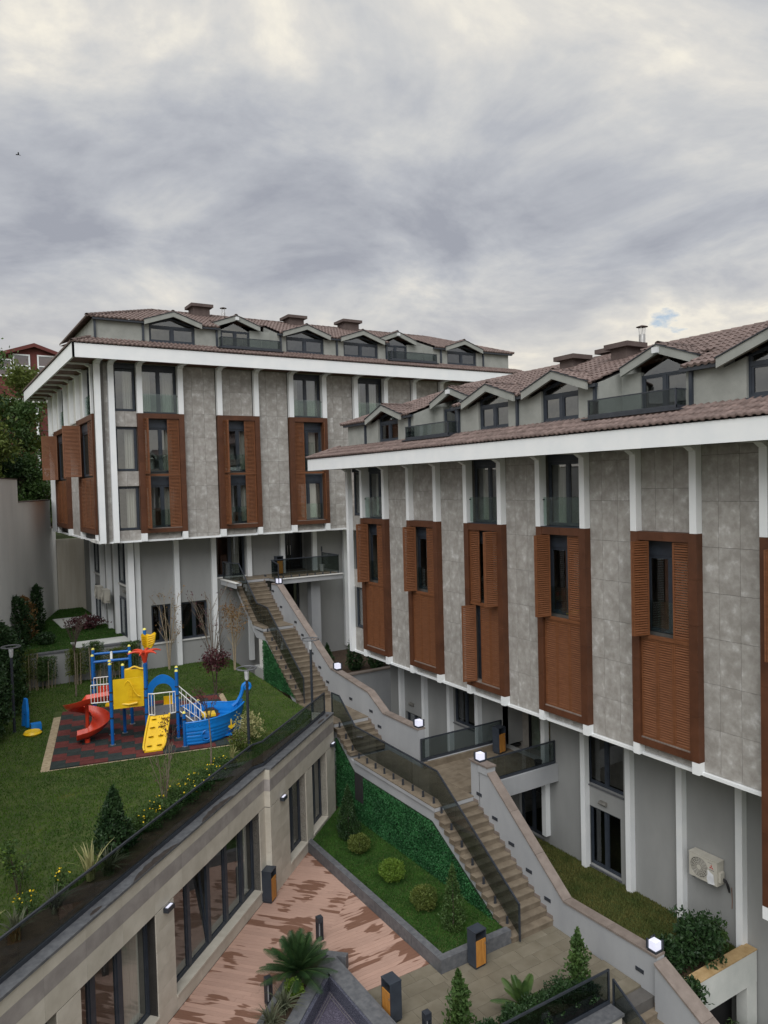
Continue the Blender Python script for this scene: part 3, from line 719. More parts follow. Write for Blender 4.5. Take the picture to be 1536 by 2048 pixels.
    for s_, on_ in ((0, hip[0]), (1, hip[1])):
        if not on_: 
            e_ = F.mb(); x = Lc+.28 if s_ == 0 else Rc-.28
            e_.poly([(x, ze-.3), (x+.02, ze-.3), (x+.02, ze), (x, ze)], RG, AD); e_.build('end_wall', 'plaster_attic', T); continue
        x = Lc if s_ == 0 else Rc; xt = hl(full) if s_ == 0 else hr(full)
        W2 = (ux if s_ == 0 else -ux); Vh = (W2+up*tz).normalized(); hp = MB(); span = 2*(eD-RG)
        tile_patch(hp, Vector(F.f(x, eD, ze+.05)), -dv, Vh, rows2, rl2, .2, lambda v: v*cosv, lambda v: span-v*cosv); hp.build('hip_tiles', 'rooftile', T, kind='stuff')
        ridge_caps(T, Vector(F.f(x, eD, ze+.08)), Vector(F.f(xt, RG, zr+.03)), 'hip_tile', .10, .34)
    ridge_caps(T, Vector(F.f(hl(full), RG, zr+.02)), Vector(F.f(hr(full), RG, zr+.02)))
    # end walls of the attic
    ew = F.mb(); ew.b(A0, A0+.15, 2*RG-AD, AD-th-.002, zb-.6, ze); ew.b(A1-.15, A1, 2*RG-AD, AD-th-.002, zb-.6, ze); ew.b(A0+.15, A1-.15, 2*RG-AD, 2*RG-AD+.1, zb-.6, ze); ew.build('attic_end_walls', 'plaster_attic', T)
    fl = F.mb(); fl.b(A0+.15, A1-.15, 2*RG, AD-th-.01, zb-.25, zb-.2); fl.build('attic_floor', 'room', T)
    inn = F.mb(); inn.b(A0+.3, A1-.3, RG-.1, RG, zb-.2, ze+.5); inn.build('attic_partition', 'room', T)

def gable(F, T, P, c, gd, ze, zp, gh):
    """dormer roof: two barge boards, soffit, two tiled slopes running back into the main roof"""
    tz = math.tan(R(20)); AD = .15
    zlow = ze-.13; zed = zlow+.24
    for sg in (-1, 1):
        bb = F.mb(); bb.poly([(c+sg*gh, zlow), (c+sg*gh, zed), (c, zp), (c, zp-.24)], gd-.10, gd); bb.build('barge_board', 'plaster_attic', T)
        tr_ = F.mb(); tr_.poly([(c+sg*(gh+.03), zed-.005), (c+sg*(gh+.03), zed+.02), (c, zp+.03), (c, zp+.002)], gd-.14, gd+.03); tr_.build('verge_trim', 'steel', T)
        # tiled slope: eave edge along depth, climbing to the gable ridge
        ux = Vector(F.f(1, 0, 0))-Vector(F.f(0, 0, 0)); dv = Vector(F.f(0, 1, 0))-Vector(F.f(0, 0, 0)); up = Vector((0, 0, 1))
        rise = zp-zed; Lr = math.hypot(gh, rise); Vs = (-ux*sg*gh+up*rise).normalized()
        back0 = .30-(zed-(P['az'][1]+.05))/tz-.12; back1 = .30-(zp-(P['az'][1]+.05))/tz-.10   # where it dies into the main slope
        O = Vector(F.f(c+sg*gh, gd, zed+.02)); m1 = MB()
        tile_patch(m1, O, -dv, Vs, 4, Lr/4, .2, lambda v: 0.0, lambda v, b0=back0, b1=back1: (gd-b0)+(b0-b1)*min(1, v/Lr), .03, .03)
        m1.build('dormer_tiles', 'rooftile', T, kind='stuff')
        sf = F.mb(); sf.add([F.f(c+sg*gh, gd-.02, zed-.03), F.f(c, gd-.02, zp-.03), F.f(c, back1, zp-.03), F.f(c+sg*gh, back0, zed-.03)], [(0, 1, 2, 3)]); sf.build('dormer_soffit', 'soffit', T)
    ridge_caps(T, Vector(F.f(c, gd-.05, zp+.03)), Vector(F.f(c, back1, zp+.03)), 'ridge_tile', .09, .33)

# ---- right block
TR = thing('apartment_block', (19.3, 20, 0), 'nearer grey tiled apartment block on the right with louvred brown shutters', 'building')
FR = Face(TR, lambda a, d, z: (17.2-d, -a, z))
pr = [-31.49]+[-30.15+1.945*i for i in range(13)]
bays = {0: ('corner', [(6.35, 8.3), (9.15, 11.0), (11.7, 13.75)])}
modes = [('left', 'closed', 'win'), ('left', 'closed', 'tile'), ('right', 'leftone', 'win'), ('left', 'closed', 'win'), ('left', 'closed', 'tile'), ('left', 'closed', 'win')]
for k, md in enumerate(modes): bays[1+2*k] = ('frame',)+md; bays[2+2*k] = ('tile',)
PR = dict(pil=pr, pw=.21, zb=5.20, f0=5.52, f1=11.617, fm=8.65, zt=13.95, a0=-31.49, a1=-6.6, o=1.315, fz=(13.89, 14.45),
          bays=bays, zref=11.272-1.2*6, zref2=11.62, tref=-.12, drop={11: 3.0, 12: 3.0})
block(FR, TR, PR)
PR.update(az=(14.95, 15.90, 16.50), as0=-30.8, as1=-6.9, gw=1.6, gables=[-27.28, -20.35, -17.15, -10.10], balc=[(-25.25, -22.42), (-15.55, -12.58)], bgab=[(-23.85, 0), (-14.05, 0)],
          pipes=[-29.13, -25.55, -22.25, -19.05, -15.65, -12.40], gutters=[(-30.9, -28.75), (-25.85, -25.25), (-22.5, -21.8), (-19.0, -18.55), (-15.8, -15.5), (-12.65, -11.55)],
          ridge_d=-3.8, hip=(True, False), near=(-27.0, -7.0), hipL=True)
attic(FR, TR, PR)
# lower storeys, set back under the cantilever
XC, XW = 19.05, 19.27
FL2 = Face(TR, lambda a, d, z: (XW-d, -a, z))
for i, s0 in enumerate(pr[1:13]):
    if s0 in (pr[5], pr[6]) and False: continue
    zlow = -.34 if -s0 > 12 else -3.2
    if i in (4,): continue
    FL2.piece('column', 'white', TR, s0, s0+.21, 0, .22, zlow if -s0 < 19.5 else (-.34 if -s0 < 20 else 0.0), 5.17)
lw = FL2.mb()
openings = [(-18.42, -16.78, 2.60, 5.0), (-18.35, -16.92, -.24, 1.84), (-22.80, -20.13, 2.64, 5.05), (-21.9, -20.58, -.28, 1.74), (-26.05, -24.55, 2.75, 5.0), (-29.9, -28.6, .9, 2.3), (-11.3, -9.9, -2.6, -.95)]
# wall pieces around the openings, strip by strip
xs = sorted({-31.2, -6.6}|{v for o_ in openings for v in o_[:2]})
for x0, x1 in zip(xs, xs[1:]):
    zs_ = [-3.4]; 
    for o_ in sorted(openings, key=lambda q: q[2]):
        if o_[0] <= x0+1e-6 and o_[1] >= x1-1e-6: zs_ += [o_[2], o_[3]]
    zs_.append(5.2)
    for k in range(0, len(zs_), 2): lw.b(x0, x1, -.28, 0, zs_[k], zs_[k+1])
lw.build('lower_wall', 'plaster', TR)
for (x0, x1, z0, z1) in openings:
    if z0 == 2.64: continue
    window(FL2, TR, x0, x1, z0, z1, -.12, mull=((x0+x1)/2,), glassm='pane_dark')
    FL2.piece('sill', 'granite', TR, x0-.03, x1+.03, -.10, .05, z0-.05, z0-.004)
# recessed entrance of the right block with its glazed doors
en = FL2.mb(); en.b(-22.85, -22.80, -1.6, -.005, 2.62, 5.2).b(-20.13, -20.08, -1.6, -.285, 2.62, 5.2).b(-22.8, -20.13, -1.8, -1.6, 2.62, 5.2); en.build('entrance_recess', 'plaster', TR)
am = FL2.mb(); am.b(-21.7, -20.2, -1.6, -1.55, 2.7, 5.0); am.build('lobby_light_sheet', 'amber', TR)  # glowing amber sheet in place of the light inside the lobby
dr = FL2.mb()
for x in (-22.0, -21.25, -20.55): dr.b(x-.05, x+.05, -.75, -.68, 2.63, 5.0)
dr.b(-22.05, -20.5, -.75, -.68, 4.75, 4.85); dd_ = dr.build('entrance_door', 'door', TR)
for x0, x1 in ((-21.95, -21.3), (-21.2, -20.6)):
    gp = FL2.mb(); gp.b(x0, x1, -.72, -.71, 2.66, 4.75); gp.build('door_pane', 'clear', dd_)
    hd = FL2.mb(); hd.tube([FL2.f(x1-.06, -.62, 3.5), FL2.f(x1-.06, -.62, 4.1)], .018, 6); hd.build('handle', 'zinc', dd_)
# rooms behind the glass
rm = FR.mb(); rm.b(-31.3, -6.8, -3.2, -3.1, 2.2, 14.3)
for z in (5.3, 8.6, 11.55, 14.2): rm.b(-31.3, -6.8, -3.1, -.50, z-.1, z)
for i, s0 in enumerate(pr):
    if i % 2 == 0: rm.b(s0, s0+.1, -3.1, -.55, 5.3, 14.0)
rm.build('room_shell', 'room', TR)
rm2 = FL2.mb(); rm2.b(-31, -6.8, -2.6, -2.5, -3.3, 5.1); rm2.b(-31, -22.9, -2.5, -.3, 2.4, 2.5).b(-20.05, -6.8, -2.5, -.3, 2.2, 2.3); rm2.build('lower_rooms', 'dark', TR)
# what shows in two of the rooms: a white cot, a red chair
ct = FR.mb()
for k in range(7): ct.b(-17.55+k*.09, -17.52+k*.09, -.75, -.72, 8.75, 9.25)
ct.b(-17.6, -16.9, -.78, -.70, 9.25, 9.30).b(-17.6, -16.9, -.78, -.70, 8.70, 8.86); tag(ct.build('cot', 'white'), 'white slatted cot behind a shuttered window of the right block', 'cot')
ch = thing('chair', FR.f(-13.4, -.9, 8.65), 'red upholstered chair behind the nearest fully visible shuttered window', 'chair')
c1 = FR.mb(); c1.b(-13.65, -13.2, -1.1, -.65, 9.02, 9.12).build('seat', 'red_chair', ch); c1 = FR.mb(); c1.b(-13.65, -13.2, -1.15, -1.06, 9.12, 9.55).build('backrest', 'red_chair', ch)
for x in (-13.62, -13.23):
    for d in (-1.08, -.68): l_ = FR.mb(); l_.b(x-.015, x+.015, d-.015, d+.015, 8.62, 9.02); l_.build('leg', 'zinc', ch)
tz = math.tan(R(20))
rz = lambda d: 15.93+(.39-d)*tz
chimney(TR, 20.0, 17.05, 16.4, 17.40, .66, .66); chimney(TR, 20.35, 19.75, 16.4, 17.45, .66, .66); chimney(TR, 21.4, 18.7, 16.8, 17.62, .7, .7); flue(TR, 21.5, 17.6, 17.0, 18.4)

# ---- left block
TL = thing('apartment_block', (20, 40, 3.9), 'farther grey tiled apartment block behind the playground lawn, white deep eaves', 'building')
FLf = Face(TL, lambda a, d, z: (a, 37.0-d, z))
plx = [7.05, 7.66]+[8.97+1.995*i for i in range(12)]
baysL = {0: ('tile',), 1: ('corner', [(11.25, 13.38), (14.1, 16.24), (16.98, 19.02)])}
mL = [('narrow', 'narrow', 'win'), ('narrow', 'narrow', 'tile'), ('leftshut', 'leftshut', 'win'), ('closed', 'closed', 'win'), ('closed', 'closed', 'tile')]
for k, md in enumerate(mL): baysL[2+2*k] = ('frame',)+md; baysL[3+2*k] = ('tile',)
PL = dict(pil=plx, pw=.26, zb=10.70, f0=11.08, f1=16.885, fm=13.9, zt=19.27, a0=7.03, a1=32.6, o=1.068, fz=(19.21, 19.87),
          bays=baysL, zref=16.93-1.2*6, zref2=16.885, tref=-.1)
block(FLf, TL, PL)
PL.update(az=(20.30, 21.20, 21.78), as0=7.05, as1=32.23, gw=2.25, gables=[10.74, 17.92, 21.39, 28.53], balc=[(13.1, 16.3), (23.15, 26.3)], bgab=[(14.35, 0), (24.35, 0)],
          pipes=[7.12, 9.32, 12.97, 16.46, 19.82, 23.04, 26.9, 30.15], gutters=[(7.0, 9.35), (12.2, 13.1), (16.25, 16.6), (19.3, 20.0), (22.75, 23.2), (26.3, 27.15), (29.95, 32.4)],
          ridge_d=-3.6, hip=(True, True), hipL=True)
attic(FLf, TL, PL)
# its gable end towards the boundary wall
FS = Face(TL, lambda a, d, z: (7.03-d, -a, z))
ps = [-52.2, -50.1, -48.1, -46.1, -44.1, -42.15, -40.15, -38.15]
bs = {1: ('frame', 'left', 'closed', 'win'), 2: ('tile',), 3: ('tile',)}
ends = F_ = None
tb = FS.mb(); tb.b(-52.2, -37.05, -.42, -.27, 10.7, 19.3); tb.build('side_wall_backing', 'joint', TL)
for i, s0 in enumerate(ps): FS.piece('pilaster', 'white', TL, s0, s0+.24, -.24, 0, 10.7 if i in (0,) else 16.9, 19.25)
tiles(FS, TL, -37.5, -37.05, 10.76, 19.25, -.24, 10.76, -37.6, .6, 1.2)
tiles(FS, TL, -46.0, -42.15, 10.76, 16.9, -.24, 10.76, -46.0)
for s0, s1 in ((-50.1, -46.1), (-42.15, -38.15)):
    s1 += .24; am_ = (s0+s1)/2
    for a_, b_ in ((s0, s0+.26), (s1-.26, s1)):
        for k in range(5): FS.piece('cladding_panel', 'brown', TL, a_, b_, -.24, 0, 11.08+1.161*k+.003, 11.08+1.161*(k+1)-.003)
    for za, zb_ in ((16.62, 16.885), (11.08, 11.3)): FS.piece('cladding_panel', 'brown', TL, s0+.263, s1-.263, -.23, -.01, za, zb_)
    i0, i1 = s0+.27, s1-.27; lw_ = (i1-i0)/3
    for k in range(3): shutter(FS, TL, (i0+k*lw_, -.09), (i0+(k+1)*lw_-.01, -.09), 11.32, 13.85)
    shutter(FS, TL, (i1-lw_, -.09), (i1, -.09), 13.95, 16.6)
    shutter(FS, TL, (i0+.5, -.06), (i0+.15, .75), 13.95, 16.6); shutter(FS, TL, (i0, -.06), (i0+.1, .75), 13.95, 16.6)
    window(FS, TL, i0+.3, i1-lw_, 13.95, 16.6, -.2, mull=((i0+i1)/2,), head=.4)
    for q in (s0, s1-.24): FS.piece('white_block', 'white', TL, q, q+.24, -.24, 0, 10.7, 11.07)
for s0, s1 in ((-40.15, -38.15), (-48.1, -46.1)):
    window(FS, TL, s0+.24, s1, 16.92, 19.2, -.22, mull=((s0+s1)/2+.1,)); grille_rail(FS, TL, s0+.25, s1-.01, -.08, 16.95, 17.85)
for s0, s1 in ((-52.2, -50.1), (-50.1, -48.1), (-46.1, -44.1), (-44.1, -42.15), (-42.15, -40.15)):
    FS.piece('side_panel', 'white_dull', TL, s0+.25, s1-.005, -.26, -.18, 16.9, 19.25)
FS.piece('foot_trim', 'white', TL, -52.2, -37.05, -.26, -.16, 10.665, 10.755)
u2 = FS.mb(); u2.b(-52.2, -39.3, -1.9, -.27, 10.67, 10.80); u2.build('side_underside', 'white_dull', TL)
fa = FS.mb(); fa.b(-54.7, -35.932+.0, .978, 1.068, 19.21, 19.87); fa.build('fascia', 'white', TL)
sf = FS.mb()
for k in range(10): sf.b(-54.6, -36.0, -.2+.12*k+.006, -.2+.12*k+.114, 19.285, 19.305)
sf.build('soffit_boards', 'soffit', TL, kind='stuff')
for s0 in ps+[-53.8]:
    rb = FS.mb(); vs_ = [(0.02, 19.11), (.22, 19.22), (.975, 19.22), (.975, 19.283), (.02, 19.283)]
    pts = [FS.f(s0, d, z) for d, z in vs_]+[FS.f(s0+.24, d, z) for d, z in vs_]
    rb.add(pts, [(4, 3, 2, 1, 0), (5, 6, 7, 8, 9)]+[(k, (k+1) % 5, 5+(k+1) % 5, 5+k) for k in range(5)]); rb.build('eaves_rib', 'white', TL)
# side skirt of tiles
run = 1.068+.06-.0; rise = .42; sl2 = math.hypot(run, rise); Vn = Vector((run, 0, rise)).normalized(); tp = MB()
tile_patch(tp, (7.03-1.128, 0, 19.90), (0, 1, 0), Vn, 3, sl2/3, .2, lambda v: 35.90+v*run/sl2, lambda v: 54.7, .03); tp.build('skirt_tiles', 'rooftile', TL, kind='stuff')
MB().add([(5.96, 35.94, 19.872), (5.96, 54.7, 19.872), (7.05, 54.7, 20.29), (7.05, 36.95, 20.29)], [(0, 1, 2, 3)]).build('roof_deck', 'dark', TL)
MB().box(7.06, 7.2, 37.2, 44.0, 20.0, 21.2).build('attic_side_wall', 'plaster_attic', TL)
MB().box(8.3, 9.7, 44.0, 52.0, 20.0, 21.0).build('rear_roof_terrace', 'plaster_attic', TL)
# lower storeys
YC, YW = 38.75, 38.95
FB = Face(TL, lambda a, d, z: (a, YW-d, z))
for i, s0 in enumerate(plx[2:]):
    if 14.5 < s0 < 16.5 and False: continue
    zl_ = 3.7
    if 15.5 < s0 < 20.5: zl_ = 3.4 if s0 > 18 else 8.32
    FB.piece('column', 'white', TL, s0, s0+.26, 0, .20, zl_, 10.67)
opn = [(9.75, 10.75, 5.3, 7.25), (11.28, 12.7, 5.3, 7.25), (13.25, 14.9, 8.4, 10.6), (16.35, 18.1, 4.9, 7.9), (17.05, 19.05, 8.33, 10.6)]
lw = FB.mb(); xs = sorted({8.85, 32.0}|{v for o_ in opn for v in o_[:2]})
for x0, x1 in zip(xs, xs[1:]):
    zs_ = [2.5]
    for o_ in sorted(opn, key=lambda q: q[2]):
        if o_[0] <= x0+1e-6 and o_[1] >= x1-1e-6: zs_ += [o_[2], o_[3]]
    zs_.append(10.7)
    for k in range(0, len(zs_), 2): lw.b(x0, x1, -.28, 0, zs_[k], zs_[k+1])
lw.build('lower_wall', 'plaster', TL)
for k, (x0, x1, z0, z1) in enumerate(opn[:4]):
    window(FB, TL, x0, x1, z0, z1, -.12, mull=((x0+x1)/2,), glassm='pane_dark', curtain=[((x0+x1)/2+.2, x1-.2)] if k == 2 else None)
    FB.piece('sill', 'white_dull', TL, x0-.05, x1+.05, -.1, .06, z0-.07, z0-.004)
# front door under the cantilever
er = FB.mb(); er.b(16.85, 17.05, -1.2, -.285, 8.32, 10.7).b(19.05, 19.25, -1.2, -.285, 8.32, 10.7).b(17.05, 19.05, -1.35, -1.2, 8.32, 10.7); er.build('entrance_recess', 'plaster', TL)
dm = FB.mb()
for x0, x1 in ((17.15, 18.0), (18.03, 18.88)): dm.b(x0, x1, -1.19, -1.13, 8.36, 10.55)
dd_ = dm.build('entrance_door', 'door', TL)
for x in (17.93, 18.10): hd = FB.mb(); hd.tube([FB.f(x, -1.07, 9.2), FB.f(x, -1.07, 9.75)], .02, 6); hd.build('handle', 'zinc', dd_)
for x0, x1 in ((17.22, 17.86), (18.17, 18.81)):
    f_ = FB.mb(); f_.b(x0, x0+.05, -1.13, -1.11, 8.5, 10.45).b(x1-.05, x1, -1.13, -1.11, 8.5, 10.45).b(x0+.05, x1-.05, -1.13, -1.11, 10.4, 10.45).b(x0+.05, x1-.05, -1.13, -1.11, 8.5, 8.55); f_.build('door_moulding', 'frame', dd_)
FB.piece('intercom', 'frame', TL, 19.55, 19.62, 0, .03, 9.35, 9.65)
rl_ = FB.mb(); rl_.b(9, 31, -2.6, -2.5, 3, 10.6).b(9, 16.8, -2.5, -.3, 7.6, 7.7).b(19.3, 31, -2.5, -.3, 7.6, 7.7); rl_.build('lower_rooms', 'dark', TL)
rm = FLf.mb(); rm.b(7.4, 32.4, -3.2, -3.1, 10.8, 19.2)
for z in (10.95, 13.75, 16.82, 19.25): rm.b(7.5, 32.4, -3.1, -.5, z-.1, z)
for i, s0 in enumerate(plx[2:]):
    if i % 2 == 1: rm.b(s0, s0+.1, -3.1, -.55, 10.8, 19.2)
rm.build('room_shell', 'room', TL)
# side of the lower storeys: columns, windows, towards the boundary
FSl = Face(TL, lambda a, d, z: (8.85-d, -a, z))
sw = FSl.mb(); sw.b(-52, -38.95, -.25, 0, 5.3, 10.7); sw.build('lower_side_wall', 'plaster', TL)
for y in (39.0, 41.9, 43.8, 45.6, 48.6): FSl.piece('column', 'white', TL, -y-.28, -y, .002, .24, 5.4, 10.66)
FSl.piece('column', 'white', TL, -39.0, -38.4, .002, .3, 5.4, 10.66)
for y0, y1 in ((39.35, 41.7), (46.2, 48.4)):
    window(FSl, TL, -y1, -y0, 5.5, 7.55, .06, mull=(-(y0+y1)/2,), glassm='pane_dark'); window(FSl, TL, -y1, -y0, 8.3, 10.6, .06, mull=(-(y0+y1)/2,), glassm='pane_dark')
    FSl.piece('sill', 'white_dull', TL, -y1, -y0, 0, .12, 8.2, 8.28)
chimney(TL, 13.3, 40.45, 21.8, 23.0, .9, .9); chimney(TL, 18.95, 40.45, 21.8, 22.92, .9, .9); chimney(TL, 22.6, 40.45, 21.8, 23.0, 1.0, .9)
chimney(TL, 15.3, 41.6, 21.8, 22.72, 1.5, .8); flue(TL, 15.1, 41.6, 22.72, 23.5)
# ------------------------------------------------------------------ the ground
def ss(t): t = min(1, max(0, t)); return t*t*(3-2*t)
def lawn_z(x, y): return 3.95 - .15*ss((y-21)/5) + .20*ss((y-33)/5.5) - .22*ss((x-10.6)/2.2)*ss((34-y)/4)*ss((y-24)/3)
A0 = Vector((4.707, 18.427)); dW = Vector((.736, .677)).normalized(); nW = Vector((dW[1], -dW[0]))
def W(t, off, z): p = A0+dW*t+nW*off; return (p.x, p.y, z)
def inside(poly, P):
    x, y = P[:, 0], P[:, 1]; c = np.zeros(len(P), bool); n = len(poly)
    for i in range(n):
        x0, y0 = poly[i]; x1, y1 = poly[(i+1) % n]
        k = ((y0 > y) != (y1 > y)) & (x < (x1-x0)*(y-y0)/((y1-y0) if y1 != y0 else 1e-9)+x0); c ^= k
    return c
def sheet(name, poly, zf, mt, step=.8, kind='structure', skirt=0):
    """ground sheet over a polygon: grid vertices with a height function"""
    x0, x1 = min(p[0] for p in poly), max(p[0] for p in poly); y0, y1 = min(p[1] for p in poly), max(p[1] for p in poly)
    import bmesh
    bm = bmesh.new(); vs = [bm.verts.new((p[0], p[1], 0)) for p in poly]; bm.faces.new(vs)
    for ax, a, b in ((0, x0, x1), (1, y0, y1)):
        k = a+step
        while k < b:
            no = (1, 0, 0) if ax == 0 else (0, 1, 0); co = (k, 0, 0) if ax == 0 else (0, k, 0)
            bmesh.ops.bisect_plane(bm, geom=bm.verts[:]+bm.edges[:]+bm.faces[:], plane_co=co, plane_no=no); k += step
    for v in bm.verts: v.co.z = zf(v.co.x, v.co.y)
    me = bpy.data.meshes.new(name); bm.to_mesh(me); bm.free(); setmat(me, mt)
    for p in me.polygons: p.use_smooth = True
    o = link(name, me, None); o['kind'] = kind; return o
def blades(name, poly, n, zf, mt, h=(.03, .07), wd=.012, holes=(), lean=.5, parent=None):
    x0, x1 = min(p[0] for p in poly), max(p[0] for p in poly); y0, y1 = min(p[1] for p in poly), max(p[1] for p in poly)
    P = np.column_stack([RNG.uniform(x0, x1, n), RNG.uniform(y0, y1, n)]); k = inside(poly, P)
    for hp in holes: k &= ~inside(hp, P)
    P = P[k]; n = len(P); z = np.array([zf(a, b) for a, b in P]); a = RNG.uniform(0, 6.283, n); hh = RNG.uniform(*h, n); w_ = wd*RNG.uniform(.7, 1.4, n)
    B = np.column_stack([P, z-.005]); dx = np.column_stack([np.cos(a), np.sin(a), 0*a])*w_[:, None]
    la = RNG.uniform(0, 6.283, n); tp = B+np.column_stack([np.cos(la)*hh*lean, np.sin(la)*hh*lean, hh])
    V = np.stack([B-dx, B+dx, tp], 1).reshape(-1, 3); F_ = np.arange(3*n).reshape(-1, 3)
    o = npmesh(name, V, F_, mt, parent); return o
sheet('terrain', [(-260, -120), (320, -120), (320, 420), (-260, 420)], lambda x, y: -3.6, 'earth', 60)
# the hill behind and to the left, above the boundary wall
hill = MB().add([(-60, 60, 9.8), (7.3, 53.6, 9.8), (90, 53.6, 9.0), (160, 200, 15), (-60, 200, 16)], [(0, 1, 2, 3, 4)]); hill.build('hillside', 'grass', None, kind='structure')
hl2 = MB().add([(-60, 10, 11.8), (-6.3, 10, 11.8), (2.2, 39.0, 11.8), (7.0, 53.6, 9.8), (-60, 60, 11.8)], [(0, 1, 2, 3, 4)]); hl2.build('upper_ground', 'grass', None, kind='structure')
# main lawn with the playground
def off(t, o_): p = A0+dW*t+nW*o_; return (p.x, p.y)
mex = Vector((.98, -.2)).normalized(); mey = Vector((-mex.y, mex.x)); MO = Vector((3.28, 27.3)); ZM = 3.82
def mp2(a, b): p = MO+mex*a+mey*b; return (p.x, p.y)
mat_poly = [mp2(-.02, -.02), mp2(6.5, -.02), mp2(6.5, 7.0), mp2(-.02, 7.0)]
sand_poly = [mp2(-.30, -.10), mp2(6.75, -.10), mp2(6.75, 7.12), mp2(-.30, 7.12)]
lawn_poly = [off(-16, -.30), off(5.7, -.30), off(11.95, -.12), (13.70, 26.6), (13.70, 38.9), (8.9, 38.9), (8.9, 38.62), (2.6, 38.62), (1.6, 27.3), (-1.2, 20), (-8, 10)]
sheet('lawn', lawn_poly, lawn_z, 'grass', .7)
bed = [off(-14, -.32), off(5.6, -.32), off(11.6, -.14), off(11.2, -.9), off(7.5, -1.0), off(3.5, -1.5), off(-.5, -1.35), off(-5, -1.6), off(-14, -1.6)]
sheet('planting_bed', bed, lambda x, y: lawn_z(x, y)+.03+.02*math.sin(x*5)*math.sin(y*4), 'soil', .35)
g = blades('lawn_grass', lawn_poly, 330000, lawn_z, 'blade', (.03, .075), .014, [sand_poly, bed]); tag(g, 'mown green grass of the playground lawn', 'grass', kind='stuff')
# raised lawn by the end of the left block
up_poly = [(2.9, 38.95), (8.80, 38.95), (8.80, 53.2), (7.2, 53.2)]
sheet('upper_lawn', up_poly, lambda x, y: 5.47, 'grass', 1.0)
g = blades('upper_lawn_grass', up_poly, 60000, lambda x, y: 5.47, 'blade_dark', (.03, .07), .016, [[(6.1, 39.0), (8.8, 39.0), (8.8, 40.9), (6.1, 40.9)], [(7.0, 45.5), (8.8, 45.5), (8.8, 49.2), (6.2, 49.2)]]); tag(g, 'dark shaded grass beside the end of the left block', 'grass', kind='stuff')
for a_ in ((6.1, 8.8, 38.97, 40.8), (6.4, 8.8, 45.6, 49.1)): MB().box(a_[0], a_[1], a_[2], a_[3], 5.3, 5.52).build('patio', 'concrete', None, kind='structure')
# strip of lawn below the right block
rl_poly = [(15.62, 12.5), (19.25, 12.5), (19.25, 23.2), (15.62, 23.2)]
sheet('side_lawn', rl_poly, lambda x, y: -.34, 'grass', .8)
g = blades('side_lawn_grass', rl_poly, 60000, lambda x, y: -.34, 'blade_dry', (.04, .09), .014); tag(g, 'worn yellowing grass strip at the foot of the right block', 'grass', kind='stuff')
MB().box(15.6, 22, 23.2, 33.0, -.6, -.1).build('sunken_court', 'plaster', None, kind='structure')
MB().box(15.62, 24, 33.26, 38.9, 2.0, 3.45).build('rear_bed', 'soil', None, kind='structure')
# planted strip under the stairs
pb = [(11.50, 16.32), (13.76, 16.32), (13.76, 26.4), (13.3, 26.0), (11.50, 24.35)]
sheet('planter_lawn', pb, lambda x, y: .28, 'grass', .6)
g = blades('planter_grass', pb, 70000, lambda x, y: .28, 'blade_dark', (.025, .06), .012); tag(g, 'deep green grass in the granite edged bed below the stairs', 'grass', kind='stuff')
kb = thing('planter_kerb', (11.4, 16.2, 0), 'grey granite kerb around the grass bed below the stairs', 'kerb')
n = 7
for k in range(n): MB().box(11.29, 11.51, 16.32+8.2*k/n+.003, 16.32+8.2*(k+1)/n-.003, -.02, .37).build('kerb_stone', 'granite', kb)
for x0, x1 in ((11.29, 12.4), (12.406, 13.75)): MB().box(x0, x1, 16.09, 16.317, -.02, .37).build('kerb_stone', 'granite', kb)
# plaza pavers, laid along x with broken joints
PZ = bpy.data.objects.new('plaza', None); COL.objects.link(PZ); PZ['kind'] = 'structure'
MB().box(5.5, 15.33, 12.45, 17.2, -.5, -.052).build('paving_base', 'joint', PZ)
rowsp = 10
for r in range(rowsp):
    y0 = 12.86+r*.42; x = 8.95-.8*((r*.37) % 1)
    while x < 15.32:
        x0, x1 = max(8.95, x), min(15.32, x+.8); x += .8
        if x1-x0 < .1: continue
        yb = min(y0+.42, 16.62 if x0 < 11.28 else 16.08 if x0 < 13.74 else 16.2)
        if yb-y0 < .05: continue
        if x1 <= 11.28 or x0 >= 11.28 or y0+.42 <= 16.09: piece('paver', 'paver', PZ, ((x0+x1)/2, (y0+yb)/2, -.025+random.uniform(-.0015, .0015)), (x1-x0-.006, yb-y0-.006, .05))
        else:
            for q0, q1, yy in ((x0, 11.28, min(y0+.42, 16.62)), (11.29, x1, min(y0+.42, 16.08))):
                if q1-q0 > .06 and yy-y0 > .05: piece('paver', 'paver', PZ, ((q0+q1)/2, (y0+yy)/2, -.025), (q1-q0-.006, yy-y0-.006, .05))
